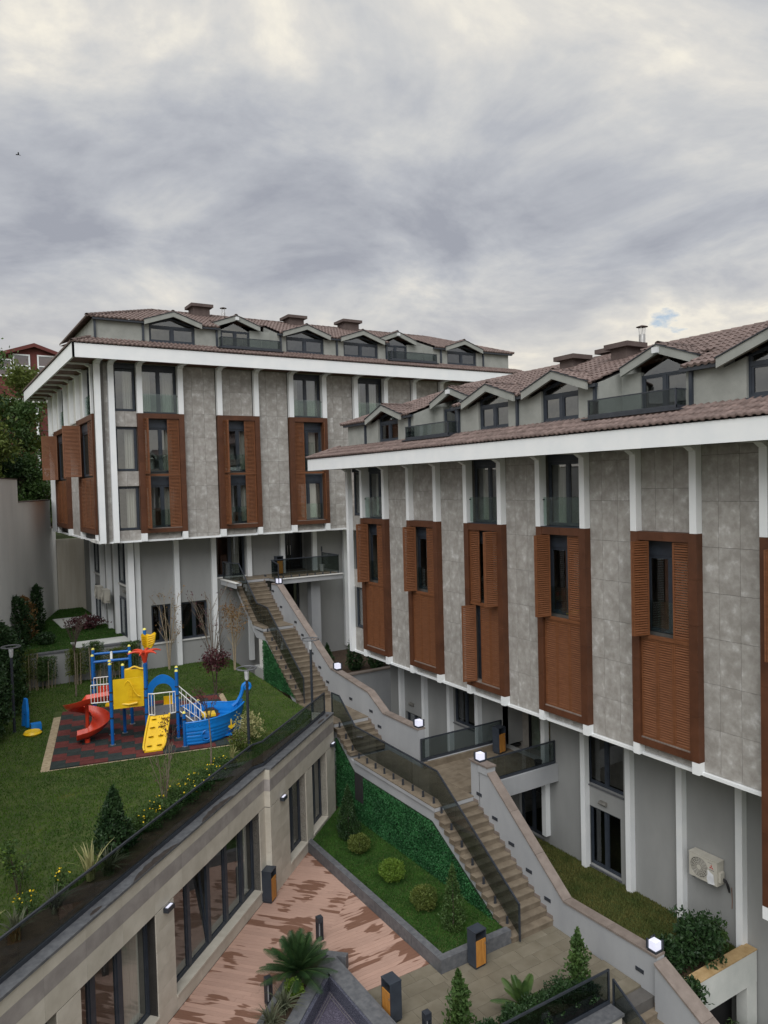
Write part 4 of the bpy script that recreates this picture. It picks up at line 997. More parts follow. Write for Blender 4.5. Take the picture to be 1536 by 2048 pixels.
# timber-look deck in two directions, split on the diagonal
DK = bpy.data.objects.new('deck', None); COL.objects.link(DK); DK['kind'] = 'structure'
MB().add([W(-9, -.1, -.06), W(10.2, -.1, -.06), (11.29, 24.3, -.06), (11.29, 16.6, -.06), (5, 12, -.06), (-3, 12, -.06)], [(0, 1, 2, 3, 4, 5)]).build('deck_base', 'dark', DK)
bw_ = .145
def clipped(o2, d2_, wdt, polys, name):
    """one board: strip of width wdt along d2_ through o2, cut to a convex polygon"""
    d2_ = Vector(d2_).normalized(); n2 = Vector((-d2_.y, d2_.x)); L_ = 30
    q = [o2-d2_*L_-n2*wdt/2, o2+d2_*L_-n2*wdt/2, o2+d2_*L_+n2*wdt/2, o2-d2_*L_+n2*wdt/2]
    for (a, b) in zip(polys, polys[1:]+polys[:1]):
        a, b = Vector(a), Vector(b); e = b-a; o_ = []
        ins = lambda p: e.x*(p.y-a.y)-e.y*(p.x-a.x) >= 0
        for i in range(len(q)):
            c, d = q[i], q[(i+1) % len(q)]
            if ins(c): o_.append(c)
            if ins(c) != ins(d):
                den = e.x*(d.y-c.y)-e.y*(d.x-c.x); t = -(e.x*(c.y-a.y)-e.y*(c.x-a.x))/den; o_.append(c+(d-c)*t)
        q = o_
        if len(q) < 3: return None
    return q
def board(q, ang, joint=None):
    c = sum(q, Vector((0, 0)))/len(q); ca, sa = math.cos(-ang), math.sin(-ang)
    loc = [((p.x-c.x)*ca-(p.y-c.y)*sa, (p.x-c.x)*sa+(p.y-c.y)*ca) for p in q]; n_ = len(loc)
    mb = MB().prism([(x, y, -.03) for x, y in loc], (0, 0, .03)); me = bpy.data.meshes.new('board'); me.from_pydata(mb.v, [], mb.f); setmat(me, 'deck')
    link('board', me, DK, (c.x, c.y, random.uniform(-.0012, .0012)), (0, 0, ang))
seam0, seam1 = Vector((8.98, 18.75)), Vector((11.28, 21.05))
wallA, wallB = Vector(W(-6, .012, 0)[:2]), Vector(W(8.88, .012, 0)[:2])
polyL = [seam0-Vector((9.0, 9.0)), seam1, Vector((11.28, 24.3)), wallB, wallA]
polyR = [Vector((8.95, 16.63)), Vector((11.28, 16.63)), seam1, seam0]
dl = Vector((dW.y, -dW.x)); k = -6.0; angL = math.atan2(dl.y, dl.x)
while k < 8.85:
    o2 = A0+dW*(k+bw_/2)
    q = clipped(o2, dl, bw_-.005, polyL, 'b')
    if q:
        ln = max((p-o2).dot(dl) for p in q)
        cut = 1.2+2.6*((k*7.31) % 1)     # butt joint somewhere along the board
        for lo, hi in ((-1, cut-.002), (cut+.002, 40)):
            a_ = o2+dl*lo; b_ = o2+dl*hi
            box_ = [a_-dW*.2, b_-dW*.2, b_+dW*.2, a_+dW*.2]
            qq = q
            for s_, lim in ((1, lo), (-1, hi)):
                o_ = []
                for i in range(len(qq)):
                    c, d = qq[i], qq[(i+1) % len(qq)]; fc, fd = s_*((c-o2).dot(dl)-lim), s_*((d-o2).dot(dl)-lim)
                    if fc >= 0: o_.append(c)
                    if (fc >= 0) != (fd >= 0): o_.append(c+(d-c)*(fc/(fc-fd)))
                qq = o_
                if len(qq) < 3: break
            if len(qq) >= 3: board(qq, angL)
    k += bw_
y = 16.63+bw_/2
while y < 21.0:
    q = clipped(Vector((10, y)), (1, 0), bw_-.005, polyR, 'b')
    if q and max(p.x for p in q)-min(p.x for p in q) > .05: board(q, 0.0)
    y += bw_
MB().box(5.2, 8.9, 12.0, 18.4, -.4, -.055).build('pool_base', 'joint', None, kind='structure')

# ------------------------------------------------------------------ terrace building (garden on its roof), its wall runs diagonally
TT = thing('terrace_building', (A0.x, A0.y, 0), 'low beige stone building with tall dark windows under the garden', 'building')
ZC = 4.13
FT = Face(TT, lambda a, d, z: W(a, d, z)); FT2 = Face(TT, lambda a, d, z: W(a, d+.2, z))
angW = math.atan2(dW.y, dW.x)
def wbox(name, mt, par, t0, t1, o0, o1, z0, z1, shift=0.0):
    c = W((t0+t1)/2, (o0+o1)/2+shift, (z0+z1)/2)
    return piece(name, mt, par, c, (t1-t0, abs(o1-o0), z1-z0), angW)
segA = [(-9.2, -8.2), (-8.2, -3.9), (-3.9, -3.2), (-3.2, -.47), (-.47, .33), (.33, 5.32), (5.32, 5.78)]
openA = {(-3.2, -.47): 1, (.33, 5.32): 1, (-8.2, -3.9): 1}
openB = [(7.19, 8.72), (9.34, 10.85)]
core = MB()
def wq(t0, t1, o0, o1, z0, z1, sh=0.0): core.hexa([W(t0, o0+sh, z0), W(t1, o0+sh, z0), W(t1, o1+sh, z0), W(t0, o1+sh, z0), W(t0, o0+sh, z1), W(t1, o0+sh, z1), W(t1, o1+sh, z1), W(t0, o1+sh, z1)])
def stone_face(t0, t1, op, sh):
    # courses: plinth, tiles, lintel course, grey band, top course
    cut = sorted(op); cur = t0; solid = []
    for a, b in cut: solid.append((cur, a)); cur = b
    solid.append((cur, t1))
    for a, b in solid:
        if b-a < .02: continue
        wq(a, b, -.35, -.03, -.05, ZC-.02, sh)
        for j in range(6):
            z0, z1 = .0+.485*j, min(2.93, .485*(j+1)); nn = max(1, round((b-a)/.6))
            for k in range(nn): wbox('stone_tile', 'beige', TT, a+(b-a)*k/nn+.002, a+(b-a)*(k+1)/nn-.002, -.028, 0, z0+.002, z1-.002, sh)
    for a, b in cut:
        wq(a, b, -.35, -.03, 2.93, ZC-.02, sh); wq(a, b, -.35, -.03, -.05, .33, sh)
        nn = max(1, round((b-a)/1.2))
        for k in range(nn):
            wbox('stone_tile', 'beige', TT, a+(b-a)*k/nn+.002, a+(b-a)*(k+1)/nn-.002, -.028, 0, 0.0, .33, sh)
            wbox('sill_stone', 'beige', TT, a+(b-a)*k/nn+.002, a+(b-a)*(k+1)/nn-.002, -.33, .03, .335, .40, sh)
        for e0, e1 in ((a-.03, a), (b, b+.03)):
            for j in range(5): wbox('reveal_stone', 'beige', TT, e0+.0005 if e0 < a else e0, e1, -.32, -.029, .41+.505*j, .41+.505*(j+1)-.004, sh)
    L_ = t1-t0; nn = round(L_/1.2)
    for k in range(nn):
        a, b = t0+L_*k/nn+.002, t0+L_*(k+1)/nn-.002
        wbox('stone_tile', 'beige', TT, a, b, -.028, 0, 2.934, 3.44, sh); wbox('band_stone', 'band', TT, a, b, -.028, .001, 3.444, 3.816, sh); wbox('stone_tile', 'beige', TT, a, b, -.028, 0, 3.82, ZC-.004, sh)
        wbox('coping_slab', 'granite', TT, a-.002, b-.001, -.42, .05, ZC, ZC+.06, sh)
stone_face(-9.2, 5.74, [(-8.2, -3.9), (-3.2, -.47), (.33, 5.32)], 0.0)
stone_face(5.74, 11.72, openB, .2)
wq(5.72, 5.74, -.2, .17, -.05, ZC-.02)
for j in range(6): wbox('stone_tile', 'beige', TT, 5.712, 5.738, .0, .2, .485*j+.002, min(2.93, .485*(j+1))-.002)
wbox('stone_tile', 'beige', TT, 5.712, 5.738, 0, .2, 2.934, 3.44); wbox('band_stone', 'band', TT, 5.711, 5.738, 0, .2, 3.444, 3.816); wbox('stone_tile', 'beige', TT, 5.712, 5.738, 0, .2, 3.82, ZC-.004)
for j in range(8): wbox('stone_tile', 'beige', TT, 11.722, 11.75, -.7, .2, .516*j+.002, .516*(j+1)-.002)
core.build('wall_core', 'joint', TT)
def terrace_window(a, b, mulls, sh):
    F_ = FT2 if sh else FT; z0, z1, d = .405, 2.925, -.25; t = .05
    def q(mb, x0, x1, d0, d1, za, zb): mb.hexa([F_.f(x0, d0, za), F_.f(x1, d0, za), F_.f(x1, d1, za), F_.f(x0, d1, za), F_.f(x0, d0, zb), F_.f(x1, d0, zb), F_.f(x1, d1, zb), F_.f(x0, d1, zb)]); return mb
    fr = MB(); q(fr, a, a+t, d-.07, d, z0, z1); q(fr, b-t, b, d-.07, d, z0, z1); q(fr, a+t, b-t, d-.07, d, z0, z0+t); q(fr, a+t, b-t, d-.07, d, z1-t, z1)
    for m_ in mulls: q(fr, m_-.07, m_+.07, d-.07, d+.012, z0+t, z1-t)
    w_ = fr.build('tall_window', 'frame', TT); ed = [a+t]+[e for m_ in mulls for e in (m_-.07, m_+.07)]+[b-t]
    for i in range(0, len(ed), 2):
        x0, x1 = ed[i], ed[i+1]; k = .06; tilt = (sh == 0 and abs(a-.33) < .01 and i == 2)
        sm = MB(); q(sm, x0, x0+k, d-.06, d-.01, z0+t, z1-t); q(sm, x1-k, x1, d-.06, d-.01, z0+t, z1-t); q(sm, x0+k, x1-k, d-.06, d-.01, z0+t, z0+t+k); q(sm, x0+k, x1-k, d-.06, d-.01, z1-t-k, z1-t)
        if tilt:   # hopper light tipped inwards
            sm.v = [(x-nW.x*.22*(z-z0)/2.5, y-nW.y*.22*(z-z0)/2.5, z) for x, y, z in sm.v]
        sm.build('sash', 'frame', w_)
        dt = .22 if tilt else 0
        gp = MB().add([F_.f(x0+k, d-.04, z0+t+k), F_.f(x1-k, d-.04, z0+t+k), F_.f(x1-k, d-.04-dt, z1-t-k), F_.f(x0+k, d-.04-dt, z1-t-k)], [(0, 1, 2, 3)]); gp.build('pane', 'pane', w_)
terrace_window(.33, 5.32, (1.40, 2.45, 3.48, 4.50), 0); terrace_window(-3.2, -.47, (-2.55, -1.60), 0); terrace_window(-8.2, -3.9, (-7.1, -6.0, -4.9), 0)
for a, b in openB: terrace_window(a, b, ((a+b)/2,), .2)
rmT = MB()
def rq(t0, t1, o0, o1, z0, z1): rmT.hexa([W(t0, o0, z0), W(t1, o0, z0), W(t1, o1, z0), W(t0, o1, z0), W(t0, o0, z1), W(t1, o0, z1), W(t1, o1, z1), W(t0, o1, z1)])
rq(-9.2, 11.6, -3.3, -3.2, 0, 3.1); rq(-9.2, 11.6, -3.2, -.36, .25, .30); rq(-9.2, 11.6, -3.2, -.36, 3.0, 3.1); rq(-.5, -.4, -3.2, -.36, .3, 3); rq(5.6, 5.7, -3.2, -.36, .3, 3.0)
rmT.build('room_shell', 'room', TT)
for t0, t1 in ((4.55, 5.25), (-1.5, -.6), (7.25, 7.5), (9.4, 9.6)):
    vs = []; n_ = int((t1-t0)/.03); sh = .2 if t0 > 5.7 else 0
    for i in range(n_+1): oo = -.45+.03*math.sin(i*1.9)+sh; vs += [W(t0+(t1-t0)*i/n_, oo, .42), W(t0+(t1-t0)*i/n_, oo, 2.9)]
    cm = MB().add(vs, [(2*i, 2*i+2, 2*i+3, 2*i+1) for i in range(n_)]); cm.sm = True; cm.build('curtain', 'curtain', TT)
# damp patches left on the coping
for t0, t1, sd_ in ((-2.75, -2.35, 1), (-1.35, .55, 2), (1.75, 3.55, 3), (10.2, 10.9, 4), (11.1, 11.4, 5)):
    sh = .2 if t0 > 5.7 else 0; n_ = 14; top_ = []; bot = []
    for i in range(n_+1):
        u = i/n_; t = t0+(t1-t0)*u; hgt = .14*math.sin(math.pi*u)**.6+.02*math.sin(i*2.3+sd_)*math.sin(math.pi*u)
        if sd_ in (1, 4, 5): a_, b_ = -.05-hgt*.5, -.05+hgt*.25
        else: a_, b_ = .048-hgt*1.2-.004, .048
        bot.append(W(t, b_+sh, ZC+.0635)); top_.append(W(t, a_+sh, ZC+.0635))
    MB().add(bot+top_[::-1], [tuple(range(2*n_+2))]).build('damp_patch', 'damp', TT)

# ------------------------------------------------------------------ glass railings
def poly_rail(name, label, pts, h0, h1, zfoot, group='smoked glass railings', clamps=0, post_ends=(True, True), maxp=1.1, shoe=True, top=.045):
    """pts: list of (x, y, zbase); glass from zbase+h0 to zbase+h1 with a cap rail"""
    T = thing(name, pts[0], label, 'railing', group)
    tr_ = MB()
    for a, b in zip(pts, pts[1:]): tr_.bar((a[0], a[1], a[2]+h1), (b[0], b[1], b[2]+h1), top, top)
    tr_.build('cap_rail', 'steel', T)
    if shoe:
        s_ = MB()
        for a, b in zip(pts, pts[1:]): s_.bar((a[0], a[1], a[2]+h0), (b[0], b[1], b[2]+h0), .06, .09)
        s_.build('base_channel', 'steel', T)
    for i, e in enumerate(post_ends):
        if e:
            p = pts[0] if i == 0 else pts[-1]; MB().box(p[0]-.022, p[0]+.022, p[1]-.022, p[1]+.022, p[2]+zfoot, p[2]+h1+top/2).build('end_post', 'steel', T)
    for a, b in zip(pts, pts[1:]):
        a, b = Vector(a), Vector(b); n_ = max(1, round((b-a).length/maxp)); hd = Vector((b.x-a.x, b.y-a.y, 0)).normalized(); nn = Vector((-hd.y, hd.x, 0))*.006
        for k in range(n_):
            p, q = a+(b-a)*(k/n_), a+(b-a)*((k+1)/n_); p = p+hd*.006; q = q-hd*.006
            l0, l1 = Vector((0, 0, h0+(.045 if shoe else 0))), Vector((0, 0, h1-top/2))
            MB().hexa([p-nn+l0, q-nn+l0, q+nn+l0, p+nn+l0, p-nn+l1, q-nn+l1, q+nn+l1, p+nn+l1]).build('glass_panel', 'smoke', T)
    return T
def clamp(T, x, y, z, h=.20):
    MB().box(x-.028, x+.028, y-.022, y+.022, z, z+h).box(x-.04, x+.04, y-.035, y+.035, z-.002, z+.012).build('glass_clamp', 'steel', T)
zr = ZC+.06
pts = [W(-9, -.27, zr), W(5.50, -.27, zr), W(5.86, -.08, zr), W(11.55, -.08, zr)]
poly_rail('glass_railing', 'long smoked glass railing on the coping of the low stone building', pts, .05, .80, 0)

# ------------------------------------------------------------------ the stairs (all run along y between x = 13.75 and 15.33)
SX0, SX1 = 13.75, 15.33
def flight(T, y0, z0, rise, tread, n, top_included=True):
    """n steps going down towards -y; the first nosing is the landing edge at (y0, z0)"""
    for i in range(1, n):
        yn, z = y0-tread*i, z0-rise*i
        s_ = MB().box(SX0-.04, SX1-.003, yn-.02, yn+tread-.003, z-.035, z)
        s_.box(SX0, SX1-.003, yn+.004, yn+tread+.06, z-rise-.01, z-.037); s_.build('step', 'stone', T)
        piece('skirting', 'coping', T, (SX1-.008, yn+tread*.5, z+.06), (.012, tread, .10))
def side_solid(T, prof, x0=SX0+.05, x1=SX1-.02, mt='parapet', name='stair_body'):
    MB().prism([(x0, y, z) for y, z in prof], (x1-x0, 0, 0)).build(name, mt, T)
def parapet(T, pts, base, joints, x0=15.33, x1=15.60):
    """pts: (y, z) of the top line; wall below it and coping stones on it"""
    MB().prism([(x0, y, z) for y, z in pts]+[(x0, y, z) for y, z in base], (x1-x0, 0, 0)).build('parapet_wall', 'parapet', T)
    for (ya, za), (yb, zb_) in zip(pts, pts[1:]):
        L_ = math.hypot(yb-ya, zb_-za); n_ = max(1, round(L_/joints))
        for k in range(n_):
            f0_, f1_ = k/n_+.0015, (k+1)/n_-.0015
            p0 = (ya+(yb-ya)*f0_, za+(zb_-za)*f0_); p1 = (ya+(yb-ya)*f1_, za+(zb_-za)*f1_); h = .06
            MB().prism([(x0-.035, p0[0], p0[1]+.003), (x0-.035, p1[0], p1[1]+.003), (x0-.035, p1[0], p1[1]+h), (x0-.035, p0[0], p0[1]+h)], (x1-x0+.07, 0, 0)).build('coping_stone', 'coping', T)
def landing(T, x0, x1, y0, y1, z, tw=.8, th=.42):
    MB().box(x0+.01, x1-.01, y0+.01, y1-.01, z-.16, z-.032).build('landing_slab', 'parapet', T)
    nx, ny = max(1, round((x1-x0)/tw)), max(1, round((y1-y0)/th))
    for i in range(nx):
        for j in range(ny):
            piece('landing_tile', 'stone', T, (x0+(x1-x0)*(i+.5)/nx, y0+(y1-y0)*(j+.5)/ny, z-.015), ((x1-x0)/nx-.005, (y1-y0)/ny-.005, .03))
# lower flight and bridge landing
TS1 = thing('staircase', (14.5, 16, 0), 'lower stone staircase from the plaza up to the bridge landing', 'staircase', 'outdoor stairs')
Z1 = 2.62; flight(TS1, 19.717, Z1, .1747, .262, 15)
landing(TS1, SX0-.03, SX1, 19.70, 25.10, Z1)
side_solid(TS1, [(16.32, -.05), (19.60, Z1-.36), (19.75, Z1-.2), (25.1, Z1-.2), (25.1, Z1-.55), (20.0, Z1-.55), (16.8, -.05)])
parapet(TS1, [(18.95, 3.60), (15.578, .90), (12.35, .98)], [(12.35, -1.2), (19.4, -1.2), (19.4, 3.60)], 1.55)
MB().box(15.33, 15.60, 19.38, 19.83, -.5, 3.78).build('parapet_pier', 'parapet', TS1); MB().box(15.29, 15.64, 18.93, 19.40, 3.55, 3.79).build('pier_shoulder', 'parapet', TS1)
MB().box(15.27, 15.66, 18.90, 19.87, 3.792, 3.85).build('pier_cap', 'coping', TS1)
for y0_, y1_ in ((19.75, 20.0), (22.72, 22.95)): MB().box(15.62, 19.26, y0_, y1_, 2.2, 2.83).build('bridge_upstand', 'parapet', TS1)
landing(TS1, SX1+.005, 19.26, 20.0, 22.72, Z1)
MB().box(15.34, 19.26, 22.60, 22.715, Z1, 2.83).build('upstand_tile', 'stone', TS1)
# middle flight and parapet
TS2 = thing('staircase', (14.5, 25.9, Z1), 'short middle flight of stairs above the bridge landing', 'staircase', 'outdoor stairs')
Z2 = 3.57; flight(TS2, 26.66, Z2, .1583, .26, 6); landing(TS2, SX0-.03, SX1, 26.64, 30.05, Z2)
side_solid(TS2, [(25.1, Z1-.55), (25.1, Z1-.2), (25.45, Z1-.14), (26.75, Z2-.2), (30.0, Z2-.17), (30.0, Z2-.55), (26.9, Z2-.55)])
parapet(TS2, [(29.84, 4.90), (26.607, 4.56), (25.45, 3.97), (22.93, 3.97)], [(22.93, 2.2), (29.84, 2.2)], 1.5)
# upper flights
TS3 = thing('staircase', (14.5, 30, Z2), 'upper stone staircase climbing to the door of the left block', 'staircase', 'outdoor stairs')
Z3 = 6.36; Z4 = 8.32
flight(TS3, 33.79, Z3, .1744, .2527, 16); landing(TS3, SX0-.03, SX1, 33.77, 35.0, Z3, .8, .4)
flight(TS3, 37.42, Z4, .1782, .242, 11)
side_solid(TS3, [(30.05, 3.4), (33.85, Z3-.34), (35.1, Z3-.2), (37.45, Z4-.36), (37.4, Z4-.62), (34.9, Z3-.62), (34.0, Z3-.62), (30.6, 3.4)])
parapet(TS3, [(35.6, 8.10), (29.84, 4.86)], [(29.84, 3.2), (35.6, 6.6)], 1.9)
MB().prism([(15.33, 35.6, 8.10), (15.33, 36.42, 8.10), (15.33, 36.42, 7.4), (15.33, 35.6, 6.7)], (.27, 0, 0)).build('parapet_end', 'parapet', TS3)
MB().box(15.30, 15.63, 35.6, 36.38, 8.105, 8.15).build('coping_stone', 'coping', TS3)
landing(TS3, 13.45, 19.5, 37.42, 40.1, Z4); landing(TS3, SX1+.28, 19.5, 36.42, 37.415, Z4); landing(TS3, 13.42, SX0-.035, 36.42, 37.415, Z4)
MB().box(15.62, 19.55, 36.36, 36.42, Z4-.28, Z4-.04).build('slab_edge', 'parapet', TS3); MB().box(13.36, 13.42, 36.36, 38.6, Z4-.28, Z4-.04).build('slab_edge', 'parapet', TS3)
MB().box(15.62, 19.58, 36.30, 36.52, Z4-.03, Z4+.012).build('slab_nosing', 'white_dull', TS3); MB().box(13.33, 13.52, 36.30, 38.6, Z4-.03, Z4+.012).build('slab_nosing', 'white_dull', TS3)
MB().box(17.95, 18.5, 37.1, 37.6, 3.3, Z4-.17).build('landing_pier', 'parapet', TS3)
MB().box(13.82, 14.2, 34.2, 34.6, 4.1, Z3-.6).build('stair_pier', 'white_dull', TS3); MB().box(13.7, 14.35, 33.95, 35.0, 3.6, 4.35).build('pier_foot', 'plaster', TS3)
# railings on the open side of the stairs
LX = 13.92
r1 = poly_rail('glass_railing', 'smoked glass railing along the lower stairs and bridge landing', [(LX, 15.92, .12), (LX, 19.80, 2.72), (LX, 25.25, 2.77), (LX, 26.50, 3.68), (LX, 27.15, 3.66)], .10, 1.02, -.05, shoe=False)
for k in range(1, 15, 2): clamp(r1, LX-.02, 19.717-.262*k+.12, Z1-.1747*k)
for k in range(9): clamp(r1, LX-.02, 20.0+k*.62, Z1)
for k in range(3): clamp(r1, LX-.02, 26.5-.52*k, Z2-.1583*(1+2*k)+.02)
r2_ = poly_rail('glass_railing', 'smoked glass railing along the upper stairs of the left block', [(LX, 29.80, 3.72), (LX, 33.65, 6.36), (LX, 34.98, 6.42), (LX, 37.35, 8.22), (LX-.3, 37.5, 8.25), (LX-.42, 38.55, 8.25)], .10, 1.0, -.1, shoe=False, post_ends=(True, True))
for k in range(1, 15, 2): clamp(r2_, LX-.02, 33.79-.2527*k+.12, Z3-.1744*k, .16)
r3 = poly_rail('glass_railing', 'dark glass railing around the entrance landing of the left block', [(15.42, 35.65, 8.2), (15.42, 36.55, 8.35), (19.42, 36.55, 8.35), (19.42, 38.6, 8.35)], .10, .98, -.05, shoe=False)
for k in range(9): clamp(r3, 15.6+k*.47, 36.55, Z4, .15)
poly_rail('glass_railing', 'smoked glass railing on the far side of the bridge to the right block', [(15.36, 22.83, 2.83), (19.2, 22.83, 2.83)], .05, .82, 0)
poly_rail('glass_railing', 'smoked glass railing on the near side of the bridge to the right block', [(15.66, 19.87, 2.83), (19.2, 19.87, 2.83)], .05, .82, 0)
# artificial ivy panels under the stairs
def ivy(name, label, poly, x, n, size=.03):
    ys = [p[0] for p in poly]; zs_ = [p[1] for p in poly]; P = np.column_stack([RNG.uniform(min(ys), max(ys), n), RNG.uniform(min(zs_), max(zs_), n)]); P = P[inside(poly, P)]; n = len(P)
    T = thing(name, (x, (min(ys)+max(ys))/2, min(zs_)), label, 'hedge panel', 'artificial ivy panels')
    MB().prism([(x+.03, a, b) for a, b in poly], (.03, 0, 0)).build('backing', 'hedge_back', T)
    C_ = np.column_stack([x+RNG.uniform(-.05, .025, n), P]); a = RNG.normal(size=(n, 3)); a[:, 0] *= .6; a /= np.linalg.norm(a, axis=1)[:, None]; b = np.cross(a, RNG.normal(size=(n, 3))); b /= np.linalg.norm(b, axis=1)[:, None]
    s_ = size*RNG.uniform(.6, 1.2, n)[:, None]; V = np.stack([C_-a*s_, C_+b*s_*.6, C_+a*s_, C_-b*s_*.6], 1).reshape(-1, 3)
    o = npmesh('leaves', V, np.arange(4*n).reshape(-1, 4), 'hedge', T, 'stuff'); return T
ivy('ivy_panel', 'dark green artificial ivy covering the wall under the bridge landing', [(16.55, .25), (16.75, .25), (19.95, 2.06), (25.15, 2.06), (26.45, 2.95), (26.6, 3.0), (26.6, .25)], 13.74, 60000)
ivy('ivy_panel', 'triangular green artificial ivy panel under the upper stairs', [(30.35, 3.75), (33.65, 5.75), (33.95, 5.75), (33.95, 3.75)], 13.76, 16000)
MB().box(13.675, 13.70, 24.35, 24.95, 1.1, 2.15).build('vent_hatch', 'dark', TS1)
# ------------------------------------------------------------------ walls around
def plain(name, mb, mt, label, cat, group=None): return tag(mb.build(name, mt), label, cat, group)
T = thing('boundary_wall', (4.2, 44, 5.4), 'tall pale rendered boundary wall left of the left block, stepping down', 'wall')
bw0 = [(-6.6, 10.0), (2.0, 38.0), (4.35, 44.6), (6.75, 51.6), (7.36, 53.35)]
segs_ = [((-6.6, 10.0), (2.60, 38.4), 13.9), ((2.60, 38.4), (4.25, 43.6), 13.9), ((4.25, 43.6), (6.9, 52.0), 12.7), ((6.9, 52.0), (7.36, 53.4), 10.9)]
for a, b, h in segs_:
    d_ = Vector((b[0]-a[0], b[1]-a[1])).normalized(); nn = Vector((-d_.y, d_.x))*.28
    MB().prism([(a[0], a[1], 3.0), (b[0], b[1], 3.0), (b[0]+nn.x, b[1]+nn.y, 3.0), (a[0]+nn.x, a[1]+nn.y, 3.0)], (0, 0, h-3.0)).build('wall_section', 'render_w', T)
    e = .03
    MB().prism([(a[0]-nn.x*.12, a[1]-nn.y*.12, h+.002), (b[0]-nn.x*.12, b[1]-nn.y*.12, h+.002), (b[0]+nn.x*1.12, b[1]+nn.y*1.12, h+.002), (a[0]+nn.x*1.12, a[1]+nn.y*1.12, h+.002)], (0, 0, .05)).build('wall_capping', 'chimney', T)
plain('retaining_wall', MB().box(7.37, 9.6, 53.32, 53.6, 4.5, 10.1), 'stain', 'rust stained pale retaining wall at the end of the upper lawn', 'wall')
T = thing('garden_wall', (5.5, 38.8, 3.9), 'low grey retaining wall with dark coping behind the bamboo hedge', 'wall')
MB().box(2.4, 9.1, 38.66, 38.93, 3.2, 5.50).build('wall_body', 'plaster', T)
for k in range(6): MB().box(2.4+1.12*k+.003, 2.4+1.12*(k+1)-.003, 38.62, 38.96, 5.502, 5.57).build('coping_slab', 'granite', T)
T = thing('court_wall', (18, 33.1, 0), 'grey retaining wall with stone coping behind the stairs, shrubs above it', 'wall')
MB().box(15.62, 22.0, 33.0, 33.25, -.2, 3.55).build('wall_body', 'parapet', T)
for k in range(4): MB().box(15.62+1.6*k, 15.62+1.6*(k+1)-.005, 32.95, 33.30, 3.552, 3.62).build('coping_slab', 'coping', T)
# concrete planter beam on the right
T = thing('concrete_planter', (17.4, 12.3, -1), 'raw pale concrete planter beam at the lower right', 'planter')
MB().box(15.62, 19.20, 12.12, 12.45, -.95, -.06).build('beam', 'concrete', T); MB().box(15.62, 19.22, 12.115, 12.47, -.058, -.03).build('screed', 'ochre', T)
MB().box(18.75, 19.20, 12.13, 12.45, -3.5, -.952).build('post', 'concrete', T)
MB().box(15.62, 18.7, 12.5, 13.4, -.5, -.30).build('planter_soil', 'soil', T)
MB().box(15.62, 19.2, 12.9, 13.0, -3.4, -.96).build('cellar_wall', 'dark', T)
# plaza edge at the lower right: coping, bed, railing; steps going down beside it
T = thing('plaza_edge_wall', (12, 12.5, -1), 'pale stone retaining wall with dark coping at the edge of the plaza', 'wall')
MB().box(6.0, 14.02, 12.36, 12.60, -3.4, .02).build('wall_body', 'beige', T)
for k in range(7): MB().box(6.0+1.15*k, min(14.06, 6.0+1.15*(k+1)-.004), 12.30, 12.82, .022, .09).build('coping_slab', 'granite', T)
poly_rail('glass_railing', 'smoked glass railing at the plaza edge in the lower right', [(8.0, 12.75, .09), (14.0, 12.75, .09)], .06, .86, 0)
TS4 = thing('staircase', (14.7, 12, -1), 'steps going down from the plaza at the lower right', 'staircase', 'outdoor stairs')
SX0_, SX1_ = SX0, SX1
SX0 = 14.06
flight(TS4, 12.86, 0.0, .165, .29, 9)
MB().prism([(14.1, 12.86, -.2), (14.1, 10.2, -1.75), (14.1, 10.2, -2.2), (14.1, 12.86, -2.2)], (1.2, 0, 0)).build('stair_body', 'parapet', TS4)
SX0 = SX0_
parapet(TS4, [(12.345, .86), (9.6, -.62)], [(9.6, -3.0), (12.345, -3.0)], 1.9, 15.22, 15.60)
poly_rail('glass_railing', 'sloping glass railing beside the steps at the lower right edge', [(14.12, 12.7, -.1), (14.12, 10.0, -1.65)], .1, .78, 0, shoe=False)
plain('plaza_bed', MB().box(9.6, 13.98, 12.83, 13.75, -.06, .10), 'soil', 'soil bed along the plaza edge railing', 'planting bed')

# ------------------------------------------------------------------ triangular pool and its planter
T = thing('pool', (8.2, 15.5, 0), 'triangular mosaic lined pool with grey granite rim on the plaza', 'pool')
def slab(name, mt, pts, z0, z1): MB().prism([(x, y, z0) for x, y in pts], (0, 0, z1-z0)).build(name, mt, T)
ap_o, ap_i, ap_w = (9.28, 18.35), (8.50, 17.28), (8.42, 17.12)
slab('rim_right', 'granite', [(8.93, 12.9), (8.93, 17.9), (8.50, 17.28), (8.52, 12.9)], .30, .45)
slab('rim_skirt', 'granite', [(9.0, 12.9), (9.0, 18.0), (8.93, 17.9), (8.93, 12.9)], -.05, .43)
dl_ = (-.736, -.677)
def al(p, k, o_=0): return (p[0]+dl_[0]*k+nW.x*o_, p[1]+dl_[1]*k+nW.y*o_)
slab('rim_left', 'granite', [ap_i, al(ap_i, 6), al(ap_i, 6, -.33), al(ap_i, -.25, -.33), (8.93, 17.9)], .30, .45)
slab('pool_wall', 'mosaic', [(8.51, 12.9), (8.50, 17.27), (8.44, 17.13), (8.44, 12.9)], -.3, .44)
slab('pool_wall', 'mosaic', [al(ap_i, 0, .01), al(ap_i, 6, .01), al(ap_i, 6, .11), al(ap_i, .0, .11)], -.3, .44)
slab('pool_floor', 'water', [(8.44, 12.9), (8.44, 17.15), al(ap_i, .1, .1), al(ap_i, 6, .1)], -.2, .08)
for o_ in (.0, .07): MB().bar((8.40-o_, 12.9, .093), (8.40-o_, 17.0-o_*2, .093), .008, .006).build('mosaic_border', 'ac_dark', T)
